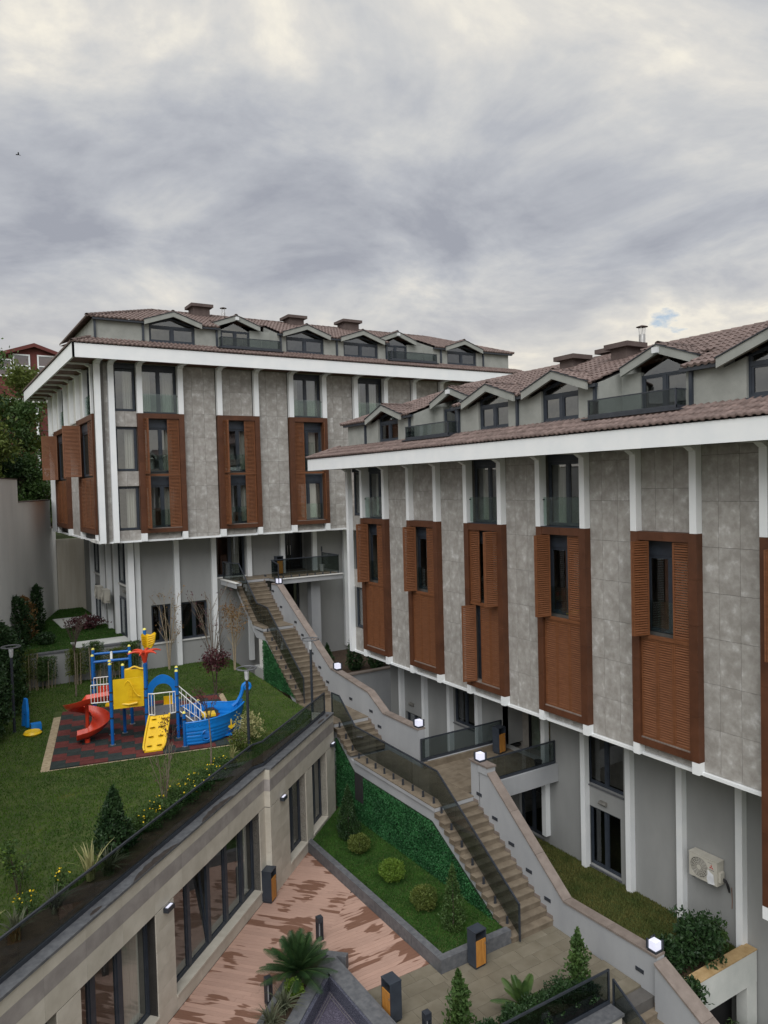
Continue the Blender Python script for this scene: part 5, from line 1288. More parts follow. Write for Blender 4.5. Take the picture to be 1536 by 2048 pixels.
for o_ in (.16, .23):
    p_, q_ = al(ap_i, .30, o_), al(ap_i, 5, o_); MB().bar((p_[0], p_[1], .093), (q_[0], q_[1], .093), .008, .006).build('mosaic_border', 'ac_dark', T)
T2 = thing('pool_planter', (7.5, 17.2, 0), 'granite edged planting strip between the deck and the pool', 'planter')
T_ = T; T = T2
slab('planter_rim', 'granite', [al(ap_i, 6, -1.02), al(ap_i, -.9, -1.02), al(ap_i, -.9, -.86), al(ap_i, 6, -.86)], -.05, .40)
slab('planter_end', 'granite', [al(ap_i, -.9, -.86), al(ap_i, -.95, .25), al(ap_i, -.75, .25), al(ap_i, -.70, -.86)], -.05, .40)
slab('planter_soil', 'soil', [al(ap_i, 6, -.86), al(ap_i, -.70, -.86), al(ap_i, -.6, -.34), al(ap_i, 6, -.34)], .1, .36)

# ------------------------------------------------------------------ lamps
def lantern(x, y, z, label, rot=0):
    T = thing('lantern', (x, y, z), label, 'lantern', 'cube lanterns on the stair parapets'); s = .13
    MB().box(x-s, x+s, y-s, y+s, z, z+.055).build('base', 'steel', T)
    MB().box(x-s*.82, x+s*.82, y-s*.82, y+s*.82, z+.056, z+.27).build('glass_cube', 'lamp_on', T)
    for ax in (-1, 1):
        for ay in (-1, 1):
            if ax == -1 and ay == -1: continue
            MB().box(x+ax*s-.024, x+ax*s+.024, y+ay*s-.024, y+ay*s+.024, z+.056, z+.30).build('corner_post', 'steel', T)
    MB().box(x-.01, x+s, y+s-.006, y+s+.014, z+.27, z+.30).build('top_bar', 'steel', T)
lantern(15.46, 12.52, 1.045, 'lit cube lantern on the parapet by the lower right steps')
lantern(15.46, 19.48, 3.852, 'lit cube lantern on the pier at the bridge corner')
lantern(15.46, 23.1, 4.035, 'lit cube lantern at the end of the middle parapet above the bridge')
lantern(15.46, 29.5, 4.94, 'lit cube lantern at the foot of the upper stair parapet')
lantern(15.46, 35.75, 8.16, 'lit cube lantern at the top of the upper stair parapet')
k_ = 0
def step_light(y, z, where):
    b_ = MB().box(15.312, 15.329, y-.13, y+.13, z, z+.10); b_.box(15.306, 15.3115, y-.10, y+.10, z+.02, z+.08)
    plain('step_light', b_, 'steel', where, 'step light', 'black step lights in the stair parapet')
for i, w_ in ((1, 'topmost'), (4, 'second'), (7, 'third'), (10, 'fourth'), (13, 'lowest')): step_light(19.717-.262*i-.05, Z1-.1747*i+.28, 'black step light beside the lower stairs, %s of the five there' % w_)
for (y_, z_), w_ in zip(((12.9, .33), (11.7, -.38)), ('above', 'below')): step_light(y_, z_, 'black step light %s the lantern corner at the lower right steps' % ('before' if w_ == 'above' else 'past'))
for (y_, z_), w_ in zip(((28.1, 3.92), (26.4, 3.80), (25.75, 3.33)), ('on the small landing', 'at the top of the middle flight', 'halfway down the middle flight')): step_light(y_, z_, 'black step light %s' % w_)
for i, w_ in ((1, 'highest'), (4, 'second'), (8, 'third'), (11, 'fourth'), (14, 'lowest')): step_light(33.79-.2527*i, Z3-.1744*i+.28, 'black step light beside the long upper flight, %s of five' % w_)
for i, w_ in ((1, 'uppermost'), (5, 'middle'), (9, 'lowest')): step_light(37.42-.242*i, Z4-.178*i+.28, 'black step light beside the top flight, %s of three' % w_)
def wall_lamp(t, z, sh, label):
    T = thing('wall_lamp', W(t, sh, z), label, 'wall lamp', 'box wall lamps on the stone building')
    c = W(t, sh+.075, z); piece('housing', 'steel', T, c, (.30, .14, .11), angW); c = W(t, sh+.08, z+.06); piece('diffuser', 'lamp_on', T, c, (.22, .07, .012), angW)
wall_lamp(.0, 2.84, 0, 'box wall lamp between the two nearest window bands'); wall_lamp(6.6, 2.88, .2, 'box wall lamp left of the first narrow window'); wall_lamp(11.44, 3.0, .2, 'box wall lamp at the stair end of the stone wall')
def bulkhead(x, y, z, ax, label):
    T = thing('bulkhead_lamp', (x, y, z), label, 'wall lamp', 'grey bulkhead lamps')
    if ax == 'x': MB().prism([(x, y-.15, z-.05), (x-.10, y-.15, z-.05), (x-.14, y-.15, z), (x-.10, y-.15, z+.06), (x, y-.15, z+.07)], (0, .30, 0)).build('body', 'ac_dark', T)
    else: MB().prism([(x-.15, y, z-.05), (x-.15, y-.10, z-.05), (x-.15, y-.14, z), (x-.15, y-.10, z+.06), (x-.15, y, z+.07)], (.30, 0, 0)).build('body', 'ac_dark', T)
bulkhead(19.268, 17.62, 2.12, 'x', 'grey bulkhead lamp between two windows of the right block'); bulkhead(19.268, 29.3, 2.75, 'x', 'grey bulkhead lamp over the small window behind the stair parapet')
bulkhead(8.84, 40.5, 7.9, 'x', 'small dark lamp over the side door of the left block')
def street_lamp(x, y, z0, z1, label):
    T = thing('garden_lamp', (x, y, z0), label, 'lamp post', 'garden lamps with ring heads')
    MB().lathe((x, y, z0), [(.13, 0), (.13, .03), (.06, .07)], 14).build('foot', 'steel', T)
    MB().tube([(x, y, z0+.05), (x, y, z1-.42)], .052, 12).build('pole', 'steel', T)
    MB().lathe((x, y, z1-.42), [(.05, 0), (.075, .06), (.085, .30), (.09, .34)], 14).build('diffuser', 'lamp_off', T)
    rg = MB(); n_ = 36; k = 8; R0, rr = .34, .028
    vs = [(x+(R0+rr*math.cos(2*math.pi*j/k))*math.cos(2*math.pi*i/n_), y+(R0+rr*math.cos(2*math.pi*j/k))*math.sin(2*math.pi*i/n_), z1+rr*math.sin(2*math.pi*j/k)) for i in range(n_) for j in range(k)]
    rg.add(vs, [(i*k+j, ((i+1) % n_)*k+j, ((i+1) % n_)*k+(j+1) % k, i*k+(j+1) % k) for i in range(n_) for j in range(k)]); rg.sm = True; rg.build('ring', 'granite', T)
    sp = MB()
    for a in (0.5, 2.6, 4.7): sp.bar((x+.07*math.cos(a), y+.07*math.sin(a), z1-.09), (x+R0*math.cos(a), y+R0*math.sin(a), z1), .02, .02)
    sp.build('ring_arms', 'granite', T)
street_lamp(2.70, 32.6, 3.75, 7.17, 'garden lamp with ring head at the left edge of the lawn'); street_lamp(9.5, 25.05, 3.78, 6.77, 'garden lamp with ring head beside the play ship'); street_lamp(13.15, 27.4, 3.6, 6.95, 'garden lamp with ring head in front of the upper stairs')
def bollard(x, y, label):
    T = thing('bollard', (x, y, 0), label, 'bollard', 'slatted bollard lights')
    h = .68; a = .085
    MB().box(x-a, x+a, y-a, y+a, h-.16, h).build('head', 'steel', T); MB().box(x-a, x+a, y-a, y+a, 0, .05).build('base', 'steel', T)
    for i in (-1, 0, 1):
        for j in (-1, 0, 1):
            if i or j: MB().box(x+i*a*.82-.014, x+i*a*.82+.014, y+j*a*.82-.014, y+j*a*.82+.014, .05, h-.16).build('slat', 'steel', T)
    MB().tube([(x, y, .06), (x, y, h-.17)], .03, 8).build('tube_light', 'lamp_off', T)
bollard(9.28, 19.3, 'slatted bollard light behind the large cycad'); bollard(6.98, 17.62, 'slatted bollard light at the left rim of the pool planter'); bollard(9.62, 14.35, 'slatted bollard light at the bottom edge by the bin')
def bin_(x, y, z, rot, label, wood_side=(1, 0)):
    T = thing('litter_bin', (x, y, z), label, 'bin', 'anthracite and timber litter bins'); T.rotation_euler = (0, 0, rot)
    def p(name, mt, mb): me = bpy.data.meshes.new(name); me.from_pydata(mb.v, [], mb.f); setmat(me, mt); return link(name, me, T)
    a, b, h = .20, .165, 1.03
    p('back_panel', 'frame', MB().box(-a, a, b-.02, b, .06, h-.03)); p('side_panel', 'frame', MB().box(-a, -a+.02, -b, b-.02, .06, h-.03)); p('side_panel', 'frame', MB().box(a-.02, a, -b, b-.02, .06, h-.03))
    p('lid', 'frame', MB().box(-a-.005, a+.005, -b-.005, b+.005, h-.03, h)); p('liner', 'dark', MB().box(-a+.02, a-.02, -b+.03, b-.02, .08, h-.28))
    for k in range(5): p('timber_slat', 'bin_wood', MB().box(-a+.022+k*.0712, -a+.022+k*.0712+.068, -b, -b+.025, .07, h-.26))
    p('feet', 'steel', MB().box(-a+.03, a-.03, -b+.03, b-.03, 0, .06)); p('lock', 'zinc', MB().box(a-.06, a-.045, -b-.012, -b, h-.42, h-.36))
bin_(8.88, 22.05, 0, math.atan2(dW.y, dW.x), 'anthracite litter bin with timber door against the stone wall'); bin_(12.33, 15.86, 0, R(4), 'anthracite litter bin with timber door at the kerb corner of the planter'); bin_(9.30, 15.4, 0, R(-88), 'anthracite litter bin with timber door by the pool rim')
bin_(18.65, 22.3, Z1, R(10), 'anthracite litter bin beside the entrance of the right block'); bin_(16.6, 38.3, Z4, R(5), 'timber litter bin by the entrance of the left block')
T = thing('flower_pot', (19.2, 38.2, Z4), 'pale tapered flower pot on the entrance landing of the left block', 'pot'); MB().lathe((19.2, 38.2, Z4), [(.10, 0), (.15, .34), (.165, .36)], 14).build('body', 'pot', T)
T = thing('flower_pot', (18.7, 20.2, Z1), 'dark flower pot behind the near bridge railing', 'pot'); MB().lathe((18.7, 20.2, Z1), [(.10, 0), (.15, .30), (.16, .32)], 14).build('body', 'rubber', T)

# ------------------------------------------------------------------ air conditioners
def ac(x, y, z, face, label, full=True):
    T = thing('air_conditioner', (x, y, z), label, 'air conditioner', 'outdoor air conditioning units')
    f = (lambda a, d, h: (x-d, y-a, z+h))
    w_, dp, h = .92, .34, .68
    def bx(name, mt, a0, a1, d0, d1, h0, h1):
        p, q = f(a0, d0, h0), f(a1, d1, h1); return MB().box(min(p[0], q[0]), max(p[0], q[0]), min(p[1], q[1]), max(p[1], q[1]), p[2], q[2]).build(name, mt, T)
    bx('case', 'ac', 0, w_, .04, dp, 0, h); bx('top_plate', 'ac', -.01, w_+.01, .03, dp+.01, h+.002, h+.03)
    cx, cz, rr = .34, .35, .29; rg = MB(); n_ = 40
    for r0 in [rr-.045*i for i in range(6)]:
        rg.tube([f(cx+r0*math.cos(2*math.pi*i/n_), dp+.022, cz+r0*math.sin(2*math.pi*i/n_)) for i in range(n_+1)], .007, 4, False)
    for i in range(16):
        a = 2*math.pi*i/16; rg.tube([f(cx+.05*math.cos(a), dp+.02, cz+.05*math.sin(a)), f(cx+rr*math.cos(a), dp+.02, cz+rr*math.sin(a))], .005, 4, False)
    rg.build('fan_grille', 'ac', T)
    dc = MB(); dc.add([f(cx+rr*math.cos(2*math.pi*i/n_), dp+.003, cz+rr*math.sin(2*math.pi*i/n_)) for i in range(n_)], [tuple(range(n_))]); dc.build('fan_opening', 'ac_dark', T)
    hb = MB(); hb.add([f(cx+.075*math.cos(2*math.pi*i/16), dp+.03, cz+.075*math.sin(2*math.pi*i/16)) for i in range(16)], [tuple(range(16))]); hb.build('fan_hub', 'ac', T)
    bx('side_cover', 'ac', w_+.003, w_+.07, .10, .28, .12, .40); bx('bracket', 'zinc', .1, .15, 0, dp, -.05, -.004); bx('bracket', 'zinc', .78, .83, 0, dp, -.05, -.004)
    if full:
        lg = MB(); lx, lz, s = .735, .50, .042     # three-diamond emblem, in red, with the lettering bar below it
        for a in (90, 210, 330):
            a = R(a); u = (math.cos(a), math.sin(a)); v = (-u[1], u[0]); P0 = (lx, lz)
            pts = [P0, (lx+u[0]*s*.9+v[0]*s*.52, lz+u[1]*s*.9+v[1]*s*.52), (lx+u[0]*s*1.8, lz+u[1]*s*1.8), (lx+u[0]*s*.9-v[0]*s*.52, lz+u[1]*s*.9-v[1]*s*.52)]
            n0 = len(lg.v); lg.add([f(p, dp+.004, q) for p, q in pts], [(0, 1, 2, 3)])
        lg.build('emblem', 'logo', T); bx('lettering', 'ac_dark', .66, .82, dp+.001, dp+.003, .405, .425); bx('model_plate', 'ac_dark', .62, .76, dp+.001, dp+.003, .60, .612)
        pp = MB().add([f(a, dp+.006, b) for a, b in ((.60, .40), (.80, .30), (.84, .02), (.62, -.02), (.58, .12))], [(0, 1, 2, 3, 4)]); pp.build('paper_wrapper', 'paper', T)
        hs = MB()
        for k in range(3): hs.tube([f(w_+.07, .16, .22-.03*k), f(w_+.15, .15, .20-.03*k), f(w_+.20, .13, .08-.05*k), f(w_+.22, .10, -.05-.04*k)], .022, 6)
        hs.build('hoses', 'rubber', T); MB().tube([f(w_+.24, .03, 0), f(w_+.25, .02, -.4), f(w_+.24, .02, -.62)], .008, 5).build('pipe', 'copper', T)
ac(19.265, 14.05, 1.35, 'x', 'cream air conditioner with paper label on the wall of the right block')
ac(8.60, 43.85, 7.05, 'x', 'nearer air conditioner on a column of the left block', False); ac(8.60, 45.7, 7.05, 'x', 'farther air conditioner on a column of the left block', False)
# ------------------------------------------------------------------ playground
PM = bpy.data.objects.new('playground_surface', None); COL.objects.link(PM); PM['kind'] = 'structure'
def mw(a, b, z=0.0): p = MO+mex*a+mey*b; return (p.x, p.y, ZM+z)
angM = math.atan2(mex.y, mex.x)
sheet('sand_strip', sand_poly, lambda x, y: ZM-.012, 'sand', 3)
MB().prism([(p[0], p[1], ZM-.008) for p in mat_poly], (0, 0, .006)).build('mat_base', 'dark', PM)
tw, th = .46, .36
ncol, nrow = int(6.5/tw)+1, int(7.0/th)+1
for j in range(nrow):
    for i in range(ncol+1):
        x0, x1 = i*tw-(.0), (i+1)*tw; x0 = max(0, x0); x1 = min(6.5, x1); y0, y1 = j*th, min(7.0, (j+1)*th)
        if x1-x0 < .05 or y1-y0 < .05: continue
        c = mw((x0+x1)/2, (y0+y1)/2, .012); colr = ((i+j) // 2) % 2     # stair-stepped diagonal bands
        if (i // 2 + j) % 2 == 0: pass
        band = ((i+j) // 2) % 2
        piece('rubber_tile', 'rub_red' if band else 'rub_green', PM, c, (x1-x0-.004, y1-y0-.004, .03), angM)
PT = thing('play_structure', mw(3, 2), 'blue posted play tower with red spiral slide and yellow climbing ramp', 'play structure')
def post(a, b, h, name='post', r=.062, cap=True):
    p = MB().tube([mw(a, b, .02), mw(a, b, h-.06)], r, 12).build(name, 'blue_post', PT)
    MB().lathe(mw(a, b, .02), [(.11, 0), (.11, .02), (.07, .03)], 10).build('foot_plate', 'zinc', p)
    if cap: MB().lathe(mw(a, b, h-.06), [(r*1.06, 0), (r*.98, .035), (r*.55, .065), (.005, .075)], 12).build('cap', 'cap', p)
    for hz_ in (1.0, 1.62, 1.95):
        if hz_ < h-.2: MB().tube([mw(a, b, hz_), mw(a, b, hz_+.05)], r+.012, 10).build('clamp_ring', 'steel', p)
    return p
P1, P2, P3, P4, P5 = (2.0, 1.68), (2.42, 2.95), (2.52, 3.05), (3.24, 1.55), (4.29, 1.30)
posts_ = [(2.0, 1.68, 3.05), (1.95, 2.95, 2.95), (3.22, 2.95, 3.0), (3.24, 1.66, 2.75), (4.35, 1.45, 2.55), (4.45, 2.75, 2.5), (3.32, 2.98, 3.85)]
post(2.0, 1.68, 3.05); post(1.98, 2.92, 2.9); post(3.22, 1.66, 2.95, cap=False); post(3.3, 2.92, 4.0); post(4.32, 1.45, 2.6); post(4.42, 2.72, 2.45); post(2.45, 2.95, 2.7)
def mbox(name, mt, a0, a1, b0, b1, z0, z1, par=None):
    return piece(name, mt, par or PT, mw((a0+a1)/2, (b0+b1)/2, (z0+z1)/2), (a1-a0, b1-b0, z1-z0), angM)
mbox('platform', 'plat', 1.95, 3.25, 1.7, 2.95, 1.50, 1.56); mbox('platform', 'plat', 3.25, 4.40, 1.5, 2.75, .92, .98)
# yellow panels with a moulded house front
def panel(a0, a1, b, z0, z1, front=True):
    p = mbox('play_panel', 'yellow', a0, a1, b-.03, b+.03, z0, z1)
    if front:
        cx = (a0+a1)/2; arch = [mw(cx-.42+.84*k/12, b-.035, z0+.38+.62*math.exp(-((k-6)/3.1)**2)) for k in range(13)]
        MB().tube(arch, .028, 6).build('moulded_roof', 'yellow', p)
        MB().tube([mw(cx-.32, b-.035, z0+.17), mw(cx, b-.05, z0+.12), mw(cx+.32, b-.035, z0+.17)], .045, 6).build('moulded_sill', 'yellow', p)
        for k in range(3): MB().tube([mw(cx-.13+.13*k, b-.032, z0+.35), mw(cx-.13+.13*k, b-.032, z0+.65)], .012, 5).build('window_bar', 'yellow', p)
        for k in range(6): MB().bar(mw(a0+.03, b-.031, z0+.14+.14*k), mw(a1-.03, b-.031, z0+.14+.14*k), .008, .008).build('brick_line', 'yellow', p)
    return p
panel(2.08, 3.14, 1.67, 1.34, 2.42)
pb_ = panel(2.5, 3.25, 2.95, 1.5, 2.45, False)
hump = [mw(2.5+.75*k/10, 2.95, 2.45+.10*math.exp(-((k-5)/2.0)**2)) for k in range(11)]; MB().tube(hump, .04, 6).build('moulded_top', 'yellow', pb_)
# railings of white tube
def bars(pts_bottom, pts_top, n, name='guard_rail'):
    g_ = MB(); g_.tube([mw(*p) for p in pts_top], .02, 6); g_.tube([mw(*p) for p in pts_bottom], .02, 6)
    for k in range(n+1):
        t = k/n
        def at(ps):
            m_ = len(ps)-1; i = min(m_-1, int(t*m_)); f_ = t*m_-i; return tuple(ps[i][c]+(ps[i+1][c]-ps[i][c])*f_ for c in range(3))
        g_.tube([mw(*at(pts_bottom)), mw(*at(pts_top))], .013, 5)
    return g_.build(name, 'tube', PT)
bars([(1.98, 1.72, 1.62), (1.32, 1.78, 1.62)], [(1.98, 1.72, 2.28), (1.32, 1.78, 2.28)], 6); bars([(1.98, 2.9, 1.62), (1.40, 2.9, 1.62)], [(1.98, 2.9, 2.28), (1.40, 2.9, 2.28)], 5)
bars([(3.30, 1.52, 1.02), (3.50, 1.36, 1.02)], [(3.30, 1.52, 1.80), (3.50, 1.36, 1.80)], 2); bars([(4.05, 1.36, 1.02), (4.25, 1.42, 1.02)], [(4.05, 1.36, 1.80), (4.25, 1.42, 1.80)], 2)
MB().tube([mw(3.30, 1.50, 1.80), mw(3.5, 1.36, 1.82), mw(4.05, 1.36, 1.82), mw(4.25, 1.42, 1.80)], .022, 6).build('guard_rail', 'tube', PT)
# spiral slide
n_ = 48; cx, cy, rs = 1.12, 2.86, .50; prof = []
for i in range(9):
    u = -1+2*i/8; prof.append((u*.30, .24*abs(u)**2.6))
path = [(1.98-.14*i, cy-rs+.0, 1.54-.01*i, math.pi) for i in range(6)]
for k in range(n_+1):
    t = k/n_; a = -math.pi/2-2*math.pi*t; path.append((cx+rs*math.cos(a), cy+rs*math.sin(a), 1.48-1.24*t**.95, a-math.pi/2))
lx, ly, lz, la = path[-1]
for i in range(1, 4): path.append((lx-.12*i, ly-.02*i, max(.19, lz-.015*i), math.pi))
m_ = len(prof); rows_ = []
for (x, y, z, a) in path:
    nx, ny = math.sin(a), -math.cos(a)
    for (u, h) in prof: rows_.append(mw(x+nx*u, y+ny*u, z+h))
    for (u, h) in prof[::-1]: rows_.append(mw(x+nx*u*1.10, y+ny*u*1.10, z+h-.035 if abs(u) < .28 else z+h+.0))
mm_ = 2*m_; fs = []
for k in range(len(path)-1):
    for j in range(mm_): fs.append((k*mm_+j, k*mm_+(j+1) % mm_, (k+1)*mm_+(j+1) % mm_, (k+1)*mm_+j))
s_ = MB().add(rows_, fs); s_.sm = True; sl_o = s_.build('spiral_slide', 'red', PT)
MB().tube([mw(cx, cy, .02), mw(cx, cy, 1.5)], .07, 10).build('slide_column', 'red', PT); MB().tube([mw(path[-4][0], path[-4][1], .0), mw(path[-4][0], path[-4][1], .18)], .10, 10).build('slide_foot', 'red', PT)
mbox('slide_hood', 'red', 1.55, 1.95, 2.86, 2.92, 1.55, 1.95)
# climbing ramp with hand holes
import bmesh as _bm
ramp_ = MB(); L0, L1 = mw(3.32, 1.42, .98), mw(4.05, 1.40, .98); n_ = 10; vs = []; holes = []
cl_, cr_ = [], []
for k in range(n_+1):
    t = k/n_; b = 1.42-1.15*t; z = .98-.90*t; w0 = .36+.02*math.sin(t*3); 
    if t > .9: w0 *= .86
    c_ = 3.66-.30*t; cl_.append((c_-w0, b, z)); cr_.append((c_+w0, b, z))
V_ = [mw(*p) for p in cl_]+[mw(*p) for p in cr_]; N_ = n_+1
fs = [(i, i+1, N_+i+1, N_+i) for i in range(n_)]
ramp_.add(V_, fs); low = [(x, y, z-.05) for x, y, z in V_]; ramp_.add(low, fs)
for i in range(n_):
    ramp_.add([V_[i], V_[i+1], low[i+1], low[i]], [(0, 1, 2, 3)]); ramp_.add([V_[N_+i], V_[N_+i+1], low[N_+i+1], low[N_+i]], [(0, 1, 2, 3)])
ramp_.add([V_[n_], V_[N_+n_], low[N_+n_], low[n_]], [(0, 1, 2, 3)])
cr_o = ramp_.build('climbing_ramp', 'yellow', PT)
for side in (cl_, cr_): MB().tube([mw(p[0], p[1], p[2]+.03) for p in side], .04, 6).build('ramp_edge', 'yellow', cr_o)
for t in (.12, .36, .62, .88):
    for sg in (-1, 1):
        b = 1.42-1.15*t; z = .98-.90*t; a = 3.66-.30*t+sg*.17
        hh = MB().add([mw(a+.075*math.cos(q), b+.05*math.sin(q), z+.008-.04*math.sin(q)) for q in [2*math.pi*i/14 for i in range(14)]], [tuple(range(14))]); hh.build('hand_hole', 'dark', cr_o)
        MB().tube([mw(a+.085*math.cos(q), b+.06*math.sin(q), z+.018-.047*math.sin(q)) for q in [2*math.pi*i/14 for i in range(15)]], .016, 5, False).build('hole_rim', 'yellow', cr_o)
# blue arch panel at the back
ar = MB(); out_, in_ = [], []
for k in range(17):
    a = math.pi*k/16; out_.append((3.88-.56*math.cos(a), 1.62+.46*math.sin(a)+.08*math.sin(a)**6)); in_.append((3.88-.36*math.cos(a), 1.46+.36*math.sin(a)))
pts = [(3.32, .98)]+out_+[(4.44, .98), (4.24, .98)]+in_[::-1]+[(3.52, .98)]
MB().prism([mw(a, 2.78, z) for a, z in pts], Vector(mw(0, .07, 0))-Vector(mw(0, 0, 0))).build('arch_panel', 'blue', PT)
# red palm flower on its post, yellow wings on the tall post
fl = MB().lathe(mw(3.22, 1.66, 2.95), [(.07, 0), (.10, .15), (.15, .36), (.12, .42), (.02, .44)], 12).build('flower_base', 'red', PT)
for k in range(6):
    a = k*math.pi/3+.2; pts = []
    for i in range(7): t = i/6; pts.append(mw(3.22+(.08+.52*t)*math.cos(a), 1.66+(.08+.52*t)*math.sin(a), 3.32+.10*math.sin(t*2.4)-.05*t))
    MB().tube(pts, .075, 6, True, .02).build('petal', 'red', fl)
for sg, rot in ((1, .4), (-1, 2.2)):
    wv = []
    for k in range(5): z = 3.35+.12*k; wv.append(z)
    fp = [(0, 3.28), (.16, 3.22), (.30, 3.42), (.36, 3.78), (.30, 3.84), (.14, 3.74), (0, 3.78)]
    c_, s2_ = math.cos(rot), math.sin(rot)
    wm = MB().prism([mw(3.36+u*c_, 2.86-u*s2_*.6, z) for u, z in fp], Vector(mw(.03, .05, 0))-Vector(mw(0, 0, 0))); wo = wm.build('wing_panel', 'yellow', PT)
    for k in range(5):
        u = .06; MB().tube([mw(3.36+.05*c_, 2.83-.05*s2_*.6, 3.34+.09*k), mw(3.36+.30*c_, 2.83-.30*s2_*.6, 3.44+.075*k)], .016, 5).build('feather_rib', 'yellow', wo)
# sloping ladder with hand rails into the ship
for b0, b1 in ((1.50, .95), (2.70, 2.30)):
    g_ = MB(); p0, p1 = (4.40, b0, 1.75), (5.25, b1, .95); g_.tube([mw(4.40, b0, .98), mw(*p0), mw(*p1), mw(5.27, b1, .50)], .02, 6)
    g_.tube([mw(4.40, b0, 1.02), mw(5.25, b1, .35)], .018, 6)
    for k in range(1, 5): t = k/5; g_.tube([mw(4.40+.85*t, b0+(b1-b0)*t, 1.75-.8*t), mw(4.40+.85*t, b0+(b1-b0)*t, 1.02-.67*t)], .013, 5)
    g_.build('ladder_rail', 'tube', PT)
for k in range(4): t = (k+.5)/4; mbox('ladder_tread', 'plat', 4.40+.85*t-.09, 4.40+.85*t+.09, 1.50-.5*t, 2.68-.4*t, .90-.78*t, .95-.78*t)
# swing beam frame behind
T_ = PT
PT = thing('swing_frame', mw(2, 4.6), 'blue tubular swing frame with small yellow seats behind the play tower', 'swing')
for a, b in ((1.35, 4.0), (2.75, 4.0), (1.35, 5.3), (2.75, 5.3)): post(a, b, 2.95)
for b, z in ((4.0, 2.65), (5.3, 2.70)): MB().tube([mw(1.35, b, z), mw(2.75, b, z)], .055, 10).build('beam', 'blue_post', PT)
MB().tube([mw(2.05, 4.0, 2.6), mw(2.05, 4.6, 2.75), mw(2.05, 5.3, 2.72)], .05, 8).build('cross_beam', 'tube', PT)
sw = mbox('swing_seat', 'yellow', 1.75, 2.15, 4.3, 4.6, .75, .79); mbox('seat_back', 'yellow', 1.75, 2.15, 4.57, 4.61, .79, 1.02, sw)
for a in (1.78, 2.12): MB().tube([mw(a, 4.45, .79), mw(a, 4.1, 2.6)], .008, 4).build('chain', 'zinc', PT)
PT = thing('spring_toy', mw(4.2, 4.6), 'small yellow seat toy behind the blue arch panel', 'toy'); mbox('seat', 'yellow', 4.0, 4.4, 4.5, 4.85, .35, .42); mbox('backrest', 'yellow', 4.02, 4.38, 4.82, 4.87, .42, .75); mbox('foot', 'plat', 4.1, 4.3, 4.6, 4.75, .0, .35)
PT = T_
# the ship
SH = thing('play_ship', mw(5.4, 1.4), 'blue plastic play ship with curled prow, porthole and yellow anchor', 'play ship')
def shipx(t, side):   # plan curve of a side from stern post to prow
    return (4.50+2.02*t, (.40 if side < 0 else 2.55)+(1.02 if side < 0 else -1.08)*t**2.4+(-.12 if side < 0 else .10)*math.sin(math.pi*t))
PT = SH
for a, b, h in ((4.46, .38, 1.3), (4.46, 2.6, 1.25), (5.2, 2.55, 1.1)): post(a, b, h)
for side in (-1, 1):
    n_, mz = 40, 26; vs = []; fs = []
    for i in range(n_+1):
        t = i/n_; x, y = shipx(t, side); zt_ = .88+.10*t+.16*max(0, (t-.75)/.25)**2
        for j in range(mz+1):
            s = j/mz; z = .04+(zt_-.04)*s; flare = .05*s+.10*t*s
            rib = .022*abs(math.sin(s*math.pi*7)) if .05 < s < .74 else 0.0
            vs.append(mw(x+.25*t*s*t, y+side*(flare+rib), z))
    for i in range(n_):
        for j in range(mz):
            t, s = (i+.5)/n_, (j+.5)/mz
            if ((t-.36)/.085)**2+((s-.36)/.21)**2 < 1: continue      # porthole
            if side > 0 and ((t-.55)/.14)**2+((s-.5)/.26)**2 < 1: continue
            a = i*(mz+1)+j; fs.append((a, a+mz+1, a+mz+2, a+1))
    h_ = MB().add(vs, fs); h_.sm = True; hull = h_.build('hull_side', 'blue', SH)
    md = hull.modifiers.new('thick', 'SOLIDIFY'); md.thickness = .035; md.offset = 0
    rim = []
    for k in range(19):
        a = 2*math.pi*k/18; t = .36+.088*math.cos(a); s = .36+.215*math.sin(a); x, y = shipx(t, side); rim.append(mw(x, y+side*(.05*s+.04), .04+(.88+.10*t-.04)*s))
    MB().tube(rim, .028, 6, False).build('porthole_rim', 'blue', SH)
    top_ = []
    for i in range(n_+1): t = i/n_; x, y = shipx(t, side); top_.append(mw(x+.25*t*t, y+side*(.05+.10*t), .88+.10*t+.16*max(0, (t-.75)/.25)**2))
    MB().tube(top_, .032, 6).build('gunwale', 'blue', SH)
    if side < 0:
        for k in range(8):
            t = .06+.09*k; x, y = shipx(t, side); zc = .78+.09*t; rr_ = [mw(x+.055*math.cos(q), y-.05*.88-.10*t*.9-.015, zc+.055*math.sin(q)) for q in [2*math.pi*i/12 for i in range(13)]]
            MB().tube(rr_, .014, 5, False).build('scroll_ring', 'blue', SH)
        x, y = shipx(.80, side); y -= .16; an = [(-.02, .62), (.02, .62), (.02, .40), (.12, .48), (.10, .36), (.0, .27), (-.10, .36), (-.12, .48), (-.02, .40)]
        MB().prism([mw(x+u*1.3+.08, y+.02+.04*u, .05+z*1.0) for u, z in an], Vector(mw(-.01, -.04, 0))-Vector(mw(0, 0, 0))).build('anchor', 'yellow', SH)
px, py = 6.66, 1.44
curl = [mw(px-.30, py, .98), mw(px-.12, py, 1.12), mw(px+.02, py, 1.34), mw(px+.10, py, 1.58)]
for k in range(15):
    a = math.pi-2*math.pi*1.35*k/14; r_ = .17*(1-k/20); curl.append(mw(px+.27+r_*math.cos(a), py, 1.66+r_*math.sin(a)))
MB().tube(curl, .075, 8, True, .045).build('prow_scroll', 'blue', SH); MB().prism([mw(px-.22, py, .05), mw(px-.02, py, .05), mw(px+.06, py, 1.0), mw(px-.10, py, 1.14)], Vector(mw(0, .06, 0))-Vector(mw(0, 0, 0))).build('stem', 'blue', SH)
mbox('ship_deck', 'blue', 4.6, 6.2, .7, 2.3, .10, .14)
